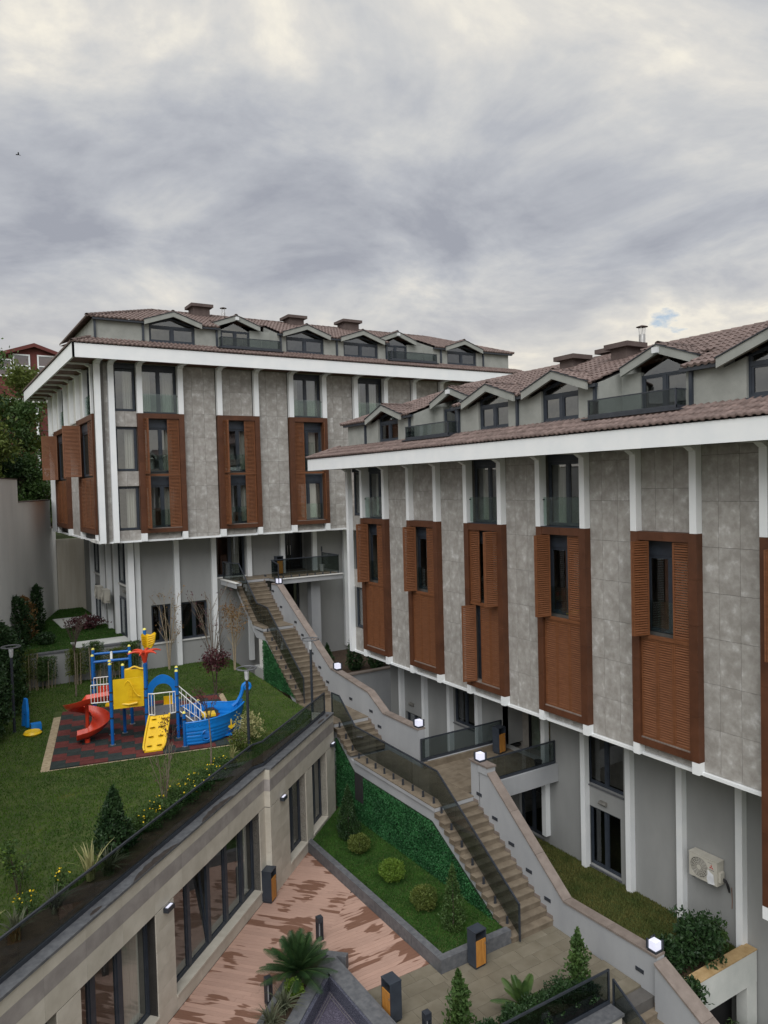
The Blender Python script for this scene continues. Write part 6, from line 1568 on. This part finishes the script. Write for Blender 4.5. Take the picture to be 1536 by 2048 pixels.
st_ = mbox('helm_seat', 'yellow', 5.25, 5.75, 1.7, 2.2, .60, .68)
mbox('steps_box', 'plat', 4.75, 5.05, 1.15, 1.7, .14, .62)
# spare parts lying by the lamp
T = thing('arch_piece', (3.15, 32.6, 3.8), 'loose blue arched plastic panel leaning by the left lamp', 'play part')
pts = [(0, 0), (.16, 0), (.20, .5), (.34, .5), (.36, 0), (.55, 0), (.50, .62), (.36, 1.10), (.16, 1.12), (.04, .8)]
MB().prism([(3.0+.28*a+.05*z, 33.1-.8*a, 3.86+z) for a, z in pts], (.09, .03, 0)).build('panel', 'blue', T); MB().box(3.25, 3.62, 32.05, 32.4, 3.85, 4.10).build('foot_block', 'blue', T)
T = thing('yellow_piece', (3.2, 31.6, 3.8), 'loose yellow plastic seat piece lying at the foot of the left lamp', 'play part'); MB().lathe((3.25, 31.75, 3.82), [(.30, 0), (.34, .06), (.28, .14), (.10, .10), (.02, .10)], 16).build('shell', 'yellow', T)
# ------------------------------------------------------------------ plants
def leafset(P, size, up=0.0, aspect=.5, out=None, bend=0.0):
    """diamond leaves at points P; out biases the leaf axis outwards"""
    n = len(P); a = RNG.normal(size=(n, 3))
    if out is not None: a = a*.7+out
    a[:, 2] += up; a /= np.linalg.norm(a, axis=1)[:, None]+1e-9
    b = np.cross(a, RNG.normal(size=(n, 3))); b /= np.linalg.norm(b, axis=1)[:, None]+1e-9
    s = (size*RNG.uniform(.6, 1.35, n))[:, None]
    V = np.stack([P-a*s, P+b*s*aspect, P+a*s, P-b*s*aspect], 1).reshape(-1, 3)
    return V
def foliage(name, V, mt, parent): return npmesh(name, V, np.arange(len(V)).reshape(-1, 4), mt, parent)
def stemtube(name, pts, r0, r1, mt, parent, n=6): return MB().tube(pts, r0, n, True, r1).build(name, mt, parent)
GP = {}
def bush(name, x, y, z, h, r, n, mt, label, shape='ball', leaf=.03, cat='shrub', group=None, lump=.22, bare=0, stem='bark_dark', aspect=.5, hollow=.55):
    T = thing(name, (x, y, z), label, cat, group)
    d = RNG.normal(size=(n, 3)); d /= np.linalg.norm(d, axis=1)[:, None]; rad = RNG.uniform(hollow**3, 1, n)**(1/3.)
    ph = RNG.uniform(0, 6.28, 6)
    lum = 1+lump*(np.sin(5*d[:, 0]+ph[0])*np.sin(4*d[:, 1]+ph[1])+.6*np.sin(9*d[:, 2]+ph[2])*np.sin(8*d[:, 0]+ph[3])+.5*np.sin(13*d[:, 1]+ph[4]))
    if shape == 'ball':
        P = np.column_stack([d[:, 0]*r*rad*lum, d[:, 1]*r*rad*lum, h*.52+d[:, 2]*h*.48*rad*(1+(lum-1)*.6)])
    else:   # cone / column
        t = RNG.uniform(0, 1, n)**(1.35 if shape == 'cone' else 1.0); a = RNG.uniform(0, 6.283, n)
        prof = (1-t)**.75*(.45+.55*np.minimum(1, t*6)) if shape == 'cone' else np.sqrt(np.maximum(0, 1-(2*t-1)**4))*(.8+.2*(1-t))
        lum = 1+lump*(np.sin(3*a+9*t+ph[0])*.6+np.sin(7*a-15*t+ph[1])*.5+np.sin(23*t+5*a+ph[2])*.5)
        rr = r*prof*lum*np.sqrt(RNG.uniform(hollow**2, 1, n)); P = np.column_stack([rr*np.cos(a), rr*np.sin(a), t*h+.02*h*RNG.normal(size=n)])
        d = np.column_stack([np.cos(a), np.sin(a), .5+0*a])
    P[:, 2] = np.maximum(P[:, 2], .01); P += np.array([x, y, z])
    stemtube('stem', [(x, y, z-.02), (x+.01, y, z+h*.45), (x, y+.01, z+h*.8)], max(.018, r*.06), .008, stem, T)
    foliage('foliage', leafset(P, leaf, .25, aspect, d*.5), mt, T); return T
def branches(T, x, y, z, h, nst, spread, mt, r=.016, sub=4, twigs=True, arch=.25, seedtips=None):
    """several stems from the base, each forking into twigs; returns the tip points"""
    tips = []
    for k in range(nst):
        a = RNG.uniform(0, 6.283) if nst > 1 else 0; sp = spread*RNG.uniform(.4, 1) if nst > 1 else 0; hh = h*RNG.uniform(.78, 1.0); pts = []
        for i in range(7):
            t = i/6; pts.append((x+math.cos(a)*(.04+sp*t**1.6)+.02*RNG.normal()*t, y+math.sin(a)*(.04+sp*t**1.6)+.02*RNG.normal()*t, z+hh*t))
        stemtube('stem', pts, r*RNG.uniform(.8, 1.2), r*.3, mt, T, 5); tips.append(pts[-1])
        tw = MB()
        for s_ in range(sub):
            t = RNG.uniform(.35, .95); i = min(5, int(t*6)); f_ = t*6-i; b = [pts[i][c]+(pts[i+1][c]-pts[i][c])*f_ for c in range(3)]
            ta = a+RNG.uniform(-1.6, 1.6); ln = h*RNG.uniform(.12, .3)*(1.2-t*.5)
            e = (b[0]+math.cos(ta)*ln*.55, b[1]+math.sin(ta)*ln*.55, b[2]+ln*.8); m_ = ((b[0]+e[0])/2+.01, (b[1]+e[1])/2, (b[2]+e[2])/2-.01)
            tw.tube([b, m_, e], r*.35, 4, False, r*.12); tips.append(e); tips.append(m_)
            for q in range(2):
                ua = ta+RNG.uniform(-.9, .9); l2 = ln*.55; tw.tube([m_, (m_[0]+math.cos(ua)*l2*.5, m_[1]+math.sin(ua)*l2*.5, m_[2]+l2*.8)], r*.22, 3, False, r*.08); tips.append((m_[0]+math.cos(ua)*l2*.5, m_[1]+math.sin(ua)*l2*.5, m_[2]+l2*.8))
        if tw.v: tw.build('twigs', mt, T, kind='stuff')
    return np.array(tips)
def leaves_at(T, tips, n, size, mt, jit=.08, name='foliage', aspect=.5):
    P = tips[RNG.integers(0, len(tips), n)]+RNG.normal(size=(n, 3))*jit; return foliage(name, leafset(P, size, .1, aspect), mt, T)
def clump(name, x, y, z, h, n, mt, label, wd=.02, cat='plant', group=None, spread=.8, stiff=.5, kink=False):
    """strap leaves arching from one crown"""
    T = thing(name, (x, y, z), label, cat, group); V = []; F_ = []; seg = 6
    for k in range(n):
        a = RNG.uniform(0, 6.283); L_ = h*RNG.uniform(.6, 1.15); lean = RNG.uniform(.1, 1)*spread; w_ = wd*RNG.uniform(.7, 1.2); sx, sy = -math.sin(a)*w_, math.cos(a)*w_; b0 = len(V)
        x0, y0 = x+RNG.normal()*.04, y+RNG.normal()*.04
        for i in range(seg+1):
            t = i/seg; rr_ = L_*lean*t**1.5; zz_ = L_*(t-(1-stiff)*lean*t**2.4); ww = (1-t**2.5)*1.0+.02
            V.append((x0+math.cos(a)*rr_-sx*ww, y0+math.sin(a)*rr_-sy*ww, z+max(.01, zz_))); V.append((x0+math.cos(a)*rr_+sx*ww, y0+math.sin(a)*rr_+sy*ww, z+max(.01, zz_)+.004))
        F_ += [(b0+2*i, b0+2*i+1, b0+2*i+3, b0+2*i+2) for i in range(seg)]
    npmesh('blades', V, F_, mt, T); MB().lathe((x, y, z-.01), [(.05, 0), (.04, .05), (.01, .09)], 8).build('crown', 'bark_dark', T); return T
def cycad(x, y, z, h, n, L_, label, mt='leaf_dark', group='cycads', trunk=.3):
    T = thing('cycad', (x, y, z), label, 'cycad', group)
    MB().lathe((x, y, z-.02), [(.16, 0), (.19, trunk*.5), (.15, trunk), (.05, trunk+.06)], 12).build('trunk', 'bark_dark', T)
    for k in range(n):
        a = k*2.39996+RNG.uniform(-.1, .1); el = .25+1.25*((k+.5)/n)+RNG.uniform(-.08, .08); ln = L_*RNG.uniform(.85, 1.05); pts = []; N_ = 26
        for i in range(N_+1):
            t = i/N_; r_ = ln*(t*math.cos(el)+.10*t*t*math.cos(el)); zz_ = ln*(t*math.sin(el)-.30*t**2.2*(1.25-el*.6)); pts.append(np.array([x+math.cos(a)*r_, y+math.sin(a)*r_, z+trunk+zz_]))
        V = []
        for i in range(2, N_):
            p = pts[i]; d = pts[i+1]-pts[i-1]; d /= np.linalg.norm(d); sd = np.array([-math.sin(a), math.cos(a), 0]); up = np.cross(sd, d); t = i/N_; lf = .19*ln*math.sin(math.pi*min(1, t*.92+.08))**.6
            for sg in (-1, 1):
                for o_ in (0, .5):
                    q = p+(pts[i+1]-p)*o_; tip = q+(sd*sg*.80+d*.62+up*.28)*lf; w_ = d*.010; V += [q-w_, q+w_, tip+w_*.3, tip-w_*.3]
        fr = foliage('frond', np.array(V), mt, T); stemtube('rachis', [tuple(p) for p in pts[::5]], .012, .004, 'leaf', fr, 4)
    return T
# conifers and clipped shrubs
bush('conifer', 3.78, 19.62, 3.95, 1.7, .56, 6500, 'leaf_dark', 'dense dark conical conifer behind the glass railing of the stone building', 'cone', .045, 'conifer', lump=.4)
bush('conifer', 12.7, 23.75, .28, 1.95, .50, 8000, 'leaf_dark', 'dark conical conifer in the corner of the grass bed', 'cone', .03, 'conifer')
bush('laurel', 12.5, 17.15, .28, 1.9, .44, 3200, 'leaf', 'slim conical shrub beside the litter bin in the grass bed', 'cone', .035, 'shrub')
for (x, y, h, r, mt_, w_) in ((12.5, 22.6, .66, .40, 'leaf_olive', 'farthest and most olive'), (12.42, 20.35, .74, .43, 'leaf_bright', 'middle and brightest'), (12.38, 18.45, .72, .42, 'leaf_olive', 'nearest')):
    bush('ball_shrub', x, y, .28, h, r, 5000, mt_, '%s of the three round clipped shrubs in the grass bed' % w_, 'ball', .026, 'shrub', 'round clipped shrubs', .12)
bush('laurel', 10.35, 14.05, .06, 1.5, .40, 1500, 'leaf', 'upright leafy laurel at the bottom edge of the plaza', 'cone', .065, 'shrub', lump=.5, hollow=.1); bush('laurel', 13.62, 13.40, .08, 1.7, .42, 1700, 'leaf', 'tall upright laurel at the right end of the plaza railing', 'cone', .062, 'shrub', lump=.5, hollow=.1)
k_ = 0
for x, y, h, r, w_ in ((10.6, 13.2, .6, .4, 'leftmost'), (11.35, 13.2, .65, .42, 'second'), (12.15, 13.15, .7, .45, 'third'), (12.9, 13.2, .75, .45, 'fourth'), (13.5, 13.1, .6, .35, 'rightmost')):
    bush('low_shrub', x, y, .08, h, r, 3500, 'leaf_dark', '%s of the dark low shrubs behind the plaza edge glass' % w_, 'ball', .035, 'shrub', 'low shrubs along the plaza edge')
cycad(7.72, 17.42, .36, 1.3, 44, 1.12, 'large dark cycad palm in the pool planter'); cycad(12.05, 13.75, .1, .6, 16, .85, 'small open cycad palm behind the plaza edge railing', 'leaf', trunk=.12)
bush('herb', 7.42, 17.02, .36, .42, .24, 1800, 'leaf_bright', 'bright green leafy plant beside the large cycad', 'ball', .04, 'plant')
for x, y, h, n, w_ in ((6.95, 16.62, .75, 90, 'nearer the cycad'), (6.5, 16.3, .72, 90, 'lowest in the frame'), (6.1, 15.85, .6, 60, 'farthest left below')): clump('grass_clump', x, y, .36, h, n, 'leaf_grey', 'grey brown tufted grass in the pool planter, %s' % w_, .014, 'grass clump', 'tufted grasses in the pool planter', 1.0, .3)
# bed along the glass railing
clump('strap_plant', 3.0, 18.52, 4.0, 1.0, 24, 'leaf_pale', 'tall variegated strap leaved plant rising above the railing', .028, 'plant', 'strap leaved plants', .75, .55); clump('strap_plant', 3.42, 18.55, 3.98, .8, 60, 'leaf_grey', 'arching grey green strap plant left of the conifer', .018, 'plant', 'strap leaved plants', 1.0, .3)
clump('strap_plant', 2.1, 17.55, 3.98, .7, 60, 'leaf_grey', 'dark arching strap plant left of the tall variegated one', .018, 'plant', 'strap leaved plants', 1.0, .35); clump('strap_plant', 1.25, 16.95, 3.98, .75, 55, 'leaf_grey', 'arching strap plant at the lower left frame edge', .02, 'plant', 'strap leaved plants', 1.0, .35)
clump('strap_plant', .85, 17.5, 3.98, .75, 18, 'leaf_pale', 'pale strap plant at the left frame edge by the yellow flowers', .026, 'plant', 'strap leaved plants', .8, .5)
T = thing('young_shrub', (1.5, 18.9, 3.97), 'loose leafy young shrub at the lower left of the lawn', 'shrub'); tp_ = branches(T, 1.5, 18.9, 3.97, 1.1, 6, .35, 'bark_dark', .012, 4); leaves_at(T, tp_, 520, .045, 'leaf', .07); leaves_at(T, tp_, 160, .04, 'leaf_bright', .07, 'young_leaves')
def flowers(x, y, z, h, r, n, nf, label):
    T = bush('flower_shrub', x, y, z, h, r, n, 'leaf', label, 'ball', .03, 'flower shrub', 'yellow flowering shrubs by the railing', .3)
    a = RNG.uniform(0, 6.283, nf); rr = r*np.sqrt(RNG.uniform(0, 1.1, nf)); P = np.column_stack([x+rr*np.cos(a), y+rr*np.sin(a), z+h*(.55+.5*np.sqrt(np.maximum(0, 1-(rr/r/1.1)**2)))])
    foliage('flowers', np.concatenate([leafset(P, .024, .6, .9) for _ in range(2)]), 'flower', T)
fl_ = [(4.75, 20.55, .5, .45, 'by the conifer'), (5.35, 21.05, .55, .5, 'left of the bare stems'), (6.1, 21.75, .5, .5, 'right of the bare stems'), (6.75, 22.45, .45, .5, 'fourth from the conifer'), (7.45, 23.05, .42, .48, 'below the slender sapling'), (8.1, 23.75, .38, .42, 'nearest the play ship')]
for x, y, h, r, w_ in fl_: flowers(x, y, lawn_z(x, y), h, r, 2600, 13, 'low shrub with yellow flowers along the railing, %s' % w_)
flowers(2.35, 18.6, 3.97, .45, .22, 500, 12, 'small yellow flowered plant below the strap leaves'); flowers(1.55, 17.75, 3.97, .55, .25, 600, 14, 'yellow flowered plant near the lower left corner')
T = thing('bare_shrub', (5.55, 21.4, 3.95), 'bare upright stems above the yellow flowers by the railing', 'shrub'); tp_ = branches(T, 5.55, 21.4, 3.93, 2.0, 9, .4, 'bark', .016, 3); leaves_at(T, tp_, 40, .03, 'leaf_plum', .05)
T = thing('sapling', (7.68, 23.75, 3.9), 'slender sapling with a thin dark crown in front of the play ship', 'sapling'); stemtube('trunk', [(7.68, 23.75, 3.85), (7.70, 23.74, 4.8), (7.66, 23.76, 5.75)], .035, .02, 'bark', T); tp_ = branches(T, 7.66, 23.76, 5.65, 1.05, 8, .55, 'bark_dark', .012, 5); leaves_at(T, tp_, 170, .035, 'leaf_plum', .06)
T = thing('sapling', (6.95, 25.9, 3.85), 'thin plum leaved sapling in front of the climbing ramp', 'sapling'); tp_ = branches(T, 6.95, 25.9, 3.83, 1.5, 4, .22, 'bark', .012, 5); leaves_at(T, tp_, 160, .035, 'leaf_plum', .06)
bush('pale_shrub', 9.85, 26.0, 3.8, 1.1, .5, 1300, 'leaf_pale', 'pale yellow green variegated shrub beside the ship prow', 'ball', .045, 'shrub', lump=.4, hollow=.2); bush('pale_shrub', 9.2, 25.3, 3.8, .75, .42, 900, 'leaf_olive', 'lower olive shrub below the pale variegated one', 'ball', .04, 'shrub', lump=.4, hollow=.2)
clump('grass_clump', 8.7, 24.6, 3.86, .5, 26, 'leaf_pale', 'short pale grass tuft in front of the ship lamp', .014, 'grass clump')
# plum group and bare trees in front of the left block
T = thing('plum_shrub', (11.0, 33.0, 3.85), 'plum red leafy shrub behind the play ship', 'shrub'); tp_ = branches(T, 11.0, 33.0, 3.83, 2.9, 6, .55, 'bark_dark', .02, 4); tp_ = tp_[tp_[:, 2] < 5.6] if (tp_[:, 2] < 5.6).sum() > 5 else tp_; leaves_at(T, tp_, 1100, .06, 'leaf_plum', .16)
T = thing('bare_tree', (12.15, 36.6, 3.95), 'tall bare multi stemmed tree with a few dark red leaf tufts', 'tree', 'bare trees before the left block'); tp_ = branches(T, 12.15, 36.6, 3.93, 4.3, 8, 1.1, 'bark', .028, 5); leaves_at(T, tp_, 150, .05, 'leaf_plum', .07)
T = thing('bare_tree', (10.35, 38.2, 4.0), 'bare branching tree before the pair of square windows', 'tree', 'bare trees before the left block'); tp_ = branches(T, 10.35, 38.2, 3.98, 4.0, 6, 1.0, 'twig', .026, 6); leaves_at(T, tp_, 200, .045, 'leaf_brown', .10)
T = thing('brown_tree', (13.42, 36.4, 3.95), 'multi stemmed tree with a dry brown crown beside the upper stairs', 'tree', 'bare trees before the left block'); tp_ = branches(T, 13.15, 36.3, 3.93, 3.3, 7, .45, 'twig', .03, 6); tp_ = tp_[tp_[:, 2] > 6.0]; leaves_at(T, tp_, 750, .05, 'leaf_brown', .14)
T = thing('bare_tree', (5.55, 36.1, 3.9), 'small round headed bare tree on a straight stem behind the swings', 'tree', 'bare trees before the left block'); stemtube('trunk', [(5.55, 36.1, 3.9), (5.57, 36.1, 5.0), (5.55, 36.12, 6.1)], .04, .03, 'bark', T); tp_ = branches(T, 5.55, 36.12, 6.0, 1.6, 15, .75, 'bark_dark', .014, 5); leaves_at(T, tp_, 90, .035, 'leaf_plum', .05)
# bamboo hedge before the low wall
for i, (x, w_) in enumerate(((2.95, 'leftmost'), (3.75, 'second'), (4.55, 'third'), (5.9, 'fourth'), (6.75, 'fifth'), (7.8, 'sixth'), (8.5, 'rightmost'))):
    T = thing('bamboo', (x, 38.1, 4.0), '%s bamboo clump of the hedge before the low grey wall' % w_, 'bamboo', 'bamboo hedge clumps'); hh = 1.75+.25*math.sin(i*2.1); cn = MB()
    for q in range(14): a = RNG.uniform(0, 6.283); r_ = .45*math.sqrt(RNG.uniform(0, 1)); cn.tube([(x+r_*math.cos(a), 38.1+r_*math.sin(a)*.6, 3.95), (x+r_*1.2*math.cos(a), 38.1+r_*.7*math.sin(a), 3.95+hh*.9)], .012, 4, False)
    cn.build('canes', 'twig', T, kind='stuff'); n = 3600; t = RNG.uniform(.22, 1, n)**.8; a = RNG.uniform(0, 6.283, n); r_ = .52*np.sqrt(RNG.uniform(0, 1, n))*(.75+.35*np.sin(3*a+i)); P = np.column_stack([x+r_*np.cos(a), 38.1+r_*np.sin(a)*.75, 3.95+hh*t]); foliage('foliage', leafset(P, .06, -.1, .2), 'leaf_olive' if i % 2 else 'leaf', T)
# shrubs along the boundary wall
bush('conifer', 2.35, 34.9, 3.9, 3.9, 1.0, 9000, 'leaf_dark', 'tall loose conifer at the left frame edge above the lamp', 'column', .07, 'conifer', lump=.35); bush('conifer', 2.9, 37.2, 4.0, 3.0, .8, 7000, 'leaf', 'second conifer beside the bamboo at the left edge', 'cone', .07, 'conifer', lump=.35)
bush('conifer', 1.7, 31.6, 3.9, 3.3, .8, 7000, 'leaf_dark', 'conifer at the left frame edge beside the lamp pole', 'column', .06, 'conifer', lump=.35)
bush('brown_shrub', 4.25, 43.2, 5.47, 2.3, .55, 2600, 'leaf_brown', 'dry brown upright shrub against the boundary wall', 'column', .07, 'shrub', lump=.4, hollow=.2); bush('dark_shrub', 3.75, 41.6, 5.47, 2.5, .7, 3800, 'leaf_dark', 'broad dark shrub before the dry brown one', 'column', .07, 'shrub', lump=.4); bush('dark_shrub', 5.15, 45.4, 5.47, 2.6, .35, 2400, 'leaf_dark', 'narrow dark columnar shrub at the boundary wall', 'column', .07, 'shrub', lump=.4)
bush('low_shrub', 7.6, 44.6, 5.5, .7, .9, 1600, 'leaf_plum', 'low reddish shrub between the patios of the left block', 'ball', .06, 'shrub', lump=.4); bush('low_shrub', 5.0, 41.3, 5.5, .6, .5, 1500, 'leaf_dark', 'low dark shrub on the upper lawn', 'ball', .05, 'shrub')
# behind the stairs
for x, y, h, w_ in ((17.3, 34.1, 1.6, 'left'), (19.0, 34.3, 2.3, 'tallest'), (20.1, 34.0, 2.1, 'second tallest'), (21.3, 34.0, 1.2, 'right'), (22.3, 34.0, 1.2, 'far right')): bush('back_shrub', x, y, 3.45, h, .5, 2600, 'leaf_dark', '%s of the dark shrubs above the court wall behind the stairs' % w_, 'cone', .06, 'shrub', 'dark shrubs behind the stairs', .3)
# right lawn end
bush('camellia', 17.7, 12.95, -.32, 1.35, .7, 2600, 'leaf_dark', 'glossy broad leaved shrub in the concrete planter', 'ball', .065, 'shrub', lump=.35, hollow=.2); bush('camellia', 16.9, 13.15, -.32, .85, .5, 1700, 'leaf_dark', 'lower glossy shrub left in the concrete planter', 'ball', .06, 'shrub', lump=.35); bush('camellia', 18.5, 12.95, -.32, .9, .35, 900, 'leaf', 'small leafy shrub at the column foot in the concrete planter', 'ball', .055, 'shrub', lump=.35)
bush('hanging_shrub', 16.2, 12.0, -1.2, 1.5, .42, 1300, 'leaf_dark', 'loose shrub growing against the concrete beam', 'column', .06, 'shrub', lump=.5, hollow=.1); bush('fine_shrub', 17.9, 11.3, -2.9, 1.5, .9, 5000, 'leaf', 'feathery green shrub in the lower right corner below the beam', 'ball', .06, 'shrub', lump=.35, aspect=.2)

# ------------------------------------------------------------------ beyond: house, trees, sheds of roofs
T = thing('red_house', (12, 76, 10), 'dark red house with white gable windows behind the trees on the left', 'house')
MB().box(2.0, 22.0, 75.0, 88.0, 15.5, 23.6).build('wall', 'house_red', T); MB().box(2.0, 22.0, 74.95, 88.0, 8.0, 15.48).build('base', 'house_grey', T)
gy = 75.0; MB().prism([(3.6, gy, 23.6), (14.6, gy, 23.6), (14.6, gy, 24.6), (9.15, gy, 26.4), (3.6, gy, 24.6)], (0, 8, 0)).build('gable', 'house_red', T)
for sg in (-1, 1): MB().prism([(9.15, gy-.5, 26.42), (9.15+sg*6.2, gy-.5, 24.35), (9.15+sg*6.2, gy-.5, 24.6), (9.15, gy-.5, 26.75)], (0, 9, 0)).build('roof_slope', 'house_red', T)
for x0, x1 in ((6.0, 7.3), (7.4, 8.8), (9.4, 10.9), (11.0, 12.4), (4.6, 5.8)):
    zt_ = 26.1-abs((x0+x1)/2-9.15)*.34
    w_ = MB().box(x0, x0+.12, gy-.12, gy-.02, 23.7, zt_).box(x1-.12, x1, gy-.12, gy-.02, 23.7, zt_).box(x0+.12, x1-.12, gy-.12, gy-.02, 23.7, 23.82).box(x0+.12, x1-.12, gy-.12, gy-.02, zt_-.12, zt_).box(x0+.12, x1-.12, gy-.115, gy-.03, (zt_+23.7)/2-.05, (zt_+23.7)/2+.05).build('window', 'white', T)
    MB().add([(x0+.12, gy-.05, 23.8), (x1-.12, gy-.05, 23.8), (x1-.12, gy-.05, zt_-.1), (x0+.12, gy-.05, zt_-.1)], [(0, 1, 2, 3)]).build('pane', 'pane', w_)
MB().box(3, 20, 74.6, 75, 21.4, 21.75).build('balcony_band', 'white_dull', T); MB().tube([(9.2, 74.7, 12), (9.2, 74.7, 21.4)], .12, 8).build('downpipe', 'white', T)
for z in (17.2, 18.9, 20.4): MB().box(2.0, 22.0, 74.96, 74.985, z, z+.05).build('siding_joint', 'chimney', T)
T = thing('distant_house', (3, 92, 12), 'brown roofed house far behind the trees at the left edge', 'house'); MB().box(-10, 5.5, 92, 104, 10, 26.6).build('wall', 'house_grey', T); MB().prism([(-10.5, 91.5, 26.6), (6.2, 91.5, 26.6), (4.4, 91.5, 27.8), (-10.5, 91.5, 29)], (0, 13, 0)).build('roof', 'rooftile', T)
T = thing('distant_house', (19, 92, 12), 'brown roofed house rising behind the fascia of the left block', 'house'); MB().box(15.5, 30, 92, 104, 10, 29.0).build('wall', 'house_grey', T); MB().prism([(14.7, 91.2, 29.0), (31, 91.2, 29.0), (31, 91.2, 30), (16.5, 91.2, 29.6)], (0, 13, 0)).build('roof', 'rooftile', T)
def tree(x, y, z, h, cr, n, mt, label, leaf=.12, cz=.62, seed=0, name='tree'):
    T = thing(name, (x, y, z), label, 'tree', 'trees beyond the boundary wall'); stemtube('trunk', [(x, y, z-.2), (x+.1, y, z+h*.35), (x, y+.1, z+h*.75)], .16*h/8, .05, 'bark_dark', T, 8)
    nb = 26; C_ = []
    for k in range(nb):
        a = RNG.uniform(0, 6.283); t = RNG.uniform(0, 1); zc = z+h*(.25+.72*t); rr = cr*math.sin(math.pi*min(1, .18+.80*t))**.7*math.sqrt(RNG.uniform(.15, 1)); c = (x+rr*math.cos(a), y+rr*math.sin(a), zc); C_.append(c)
        b0 = (x, y, z+h*(.2+.45*t)); stemtube('limb', [b0, ((b0[0]+c[0])/2, (b0[1]+c[1])/2, (b0[2]+c[2])/2+.1), c], .045*h/8, .012, 'bark_dark', T, 5)
    C_ = np.array(C_); idx = RNG.integers(0, nb, n); P = C_[idx]+RNG.normal(size=(n, 3))*np.array([cr*.22, cr*.22, cr*.16]); foliage('crown', leafset(P, leaf, 0, .5), mt, T); return T
tree(4.3, 58.0, 11.0, 12.2, 2.6, 9000, 'leaf', 'tall mid green tree at the left edge, tallest of the group', .13)
tree(6.6, 60.5, 10.5, 12.4, 2.0, 7000, 'leaf_olive', 'slender olive green tree before the red house gable', .13); tree(2.6, 53.0, 11.8, 6.5, 2.2, 7000, 'leaf_olive', 'yellow green bushy tree lowest at the left edge', .13); tree(5.6, 56.2, 10.5, 5.6, 2.0, 8000, 'leaf', 'rounded bushy tree above the stepped boundary wall', .12); tree(7.6, 57.5, 10.0, 4.6, 1.6, 6000, 'leaf_olive', 'low bushy tree right beside the end of the left block', .11); tree(10.4, 63, 10.2, 9.5, 1.5, 5000, 'leaf_dark', 'dark tree behind the corner of the left block', .13); tree(3.2, 55.5, 11.5, 9.0, 2.2, 7000, 'leaf_dark', 'dark tree trunkless behind the yellow green one', .13)
T = thing('satellite_dish', (8, 76, 26), 'grey satellite dish on the red house roof', 'satellite dish'); MB().lathe((7.2, 75.5, 25.9), [(.35, .12), (.28, .05), (.02, 0)], 12).build('dish', 'granite', T)
# two birds high up
for (x, y, z, w_) in ((2.2, 62, 49.5, 'upper left'), (8.0, 70, 41.5, 'lower')):
    T = thing('bird', (x, y, z), 'tiny dark bird in the clouds, %s one of the two' % w_, 'bird', 'birds in the sky'); MB().tube([(x-.18, y, z), (x, y, z+.02), (x+.2, y, z)], .045, 6, True, .015).build('body', 'rubber', T)
    for sg in (-1, 1): MB().add([(x-.05, y, z), (x+.08, y, z), (x+.02, y+sg*.25, z+.14), (x-.08, y+sg*.45, z+.05)], [(0, 1, 2, 3)]).build('wing', 'rubber', T)
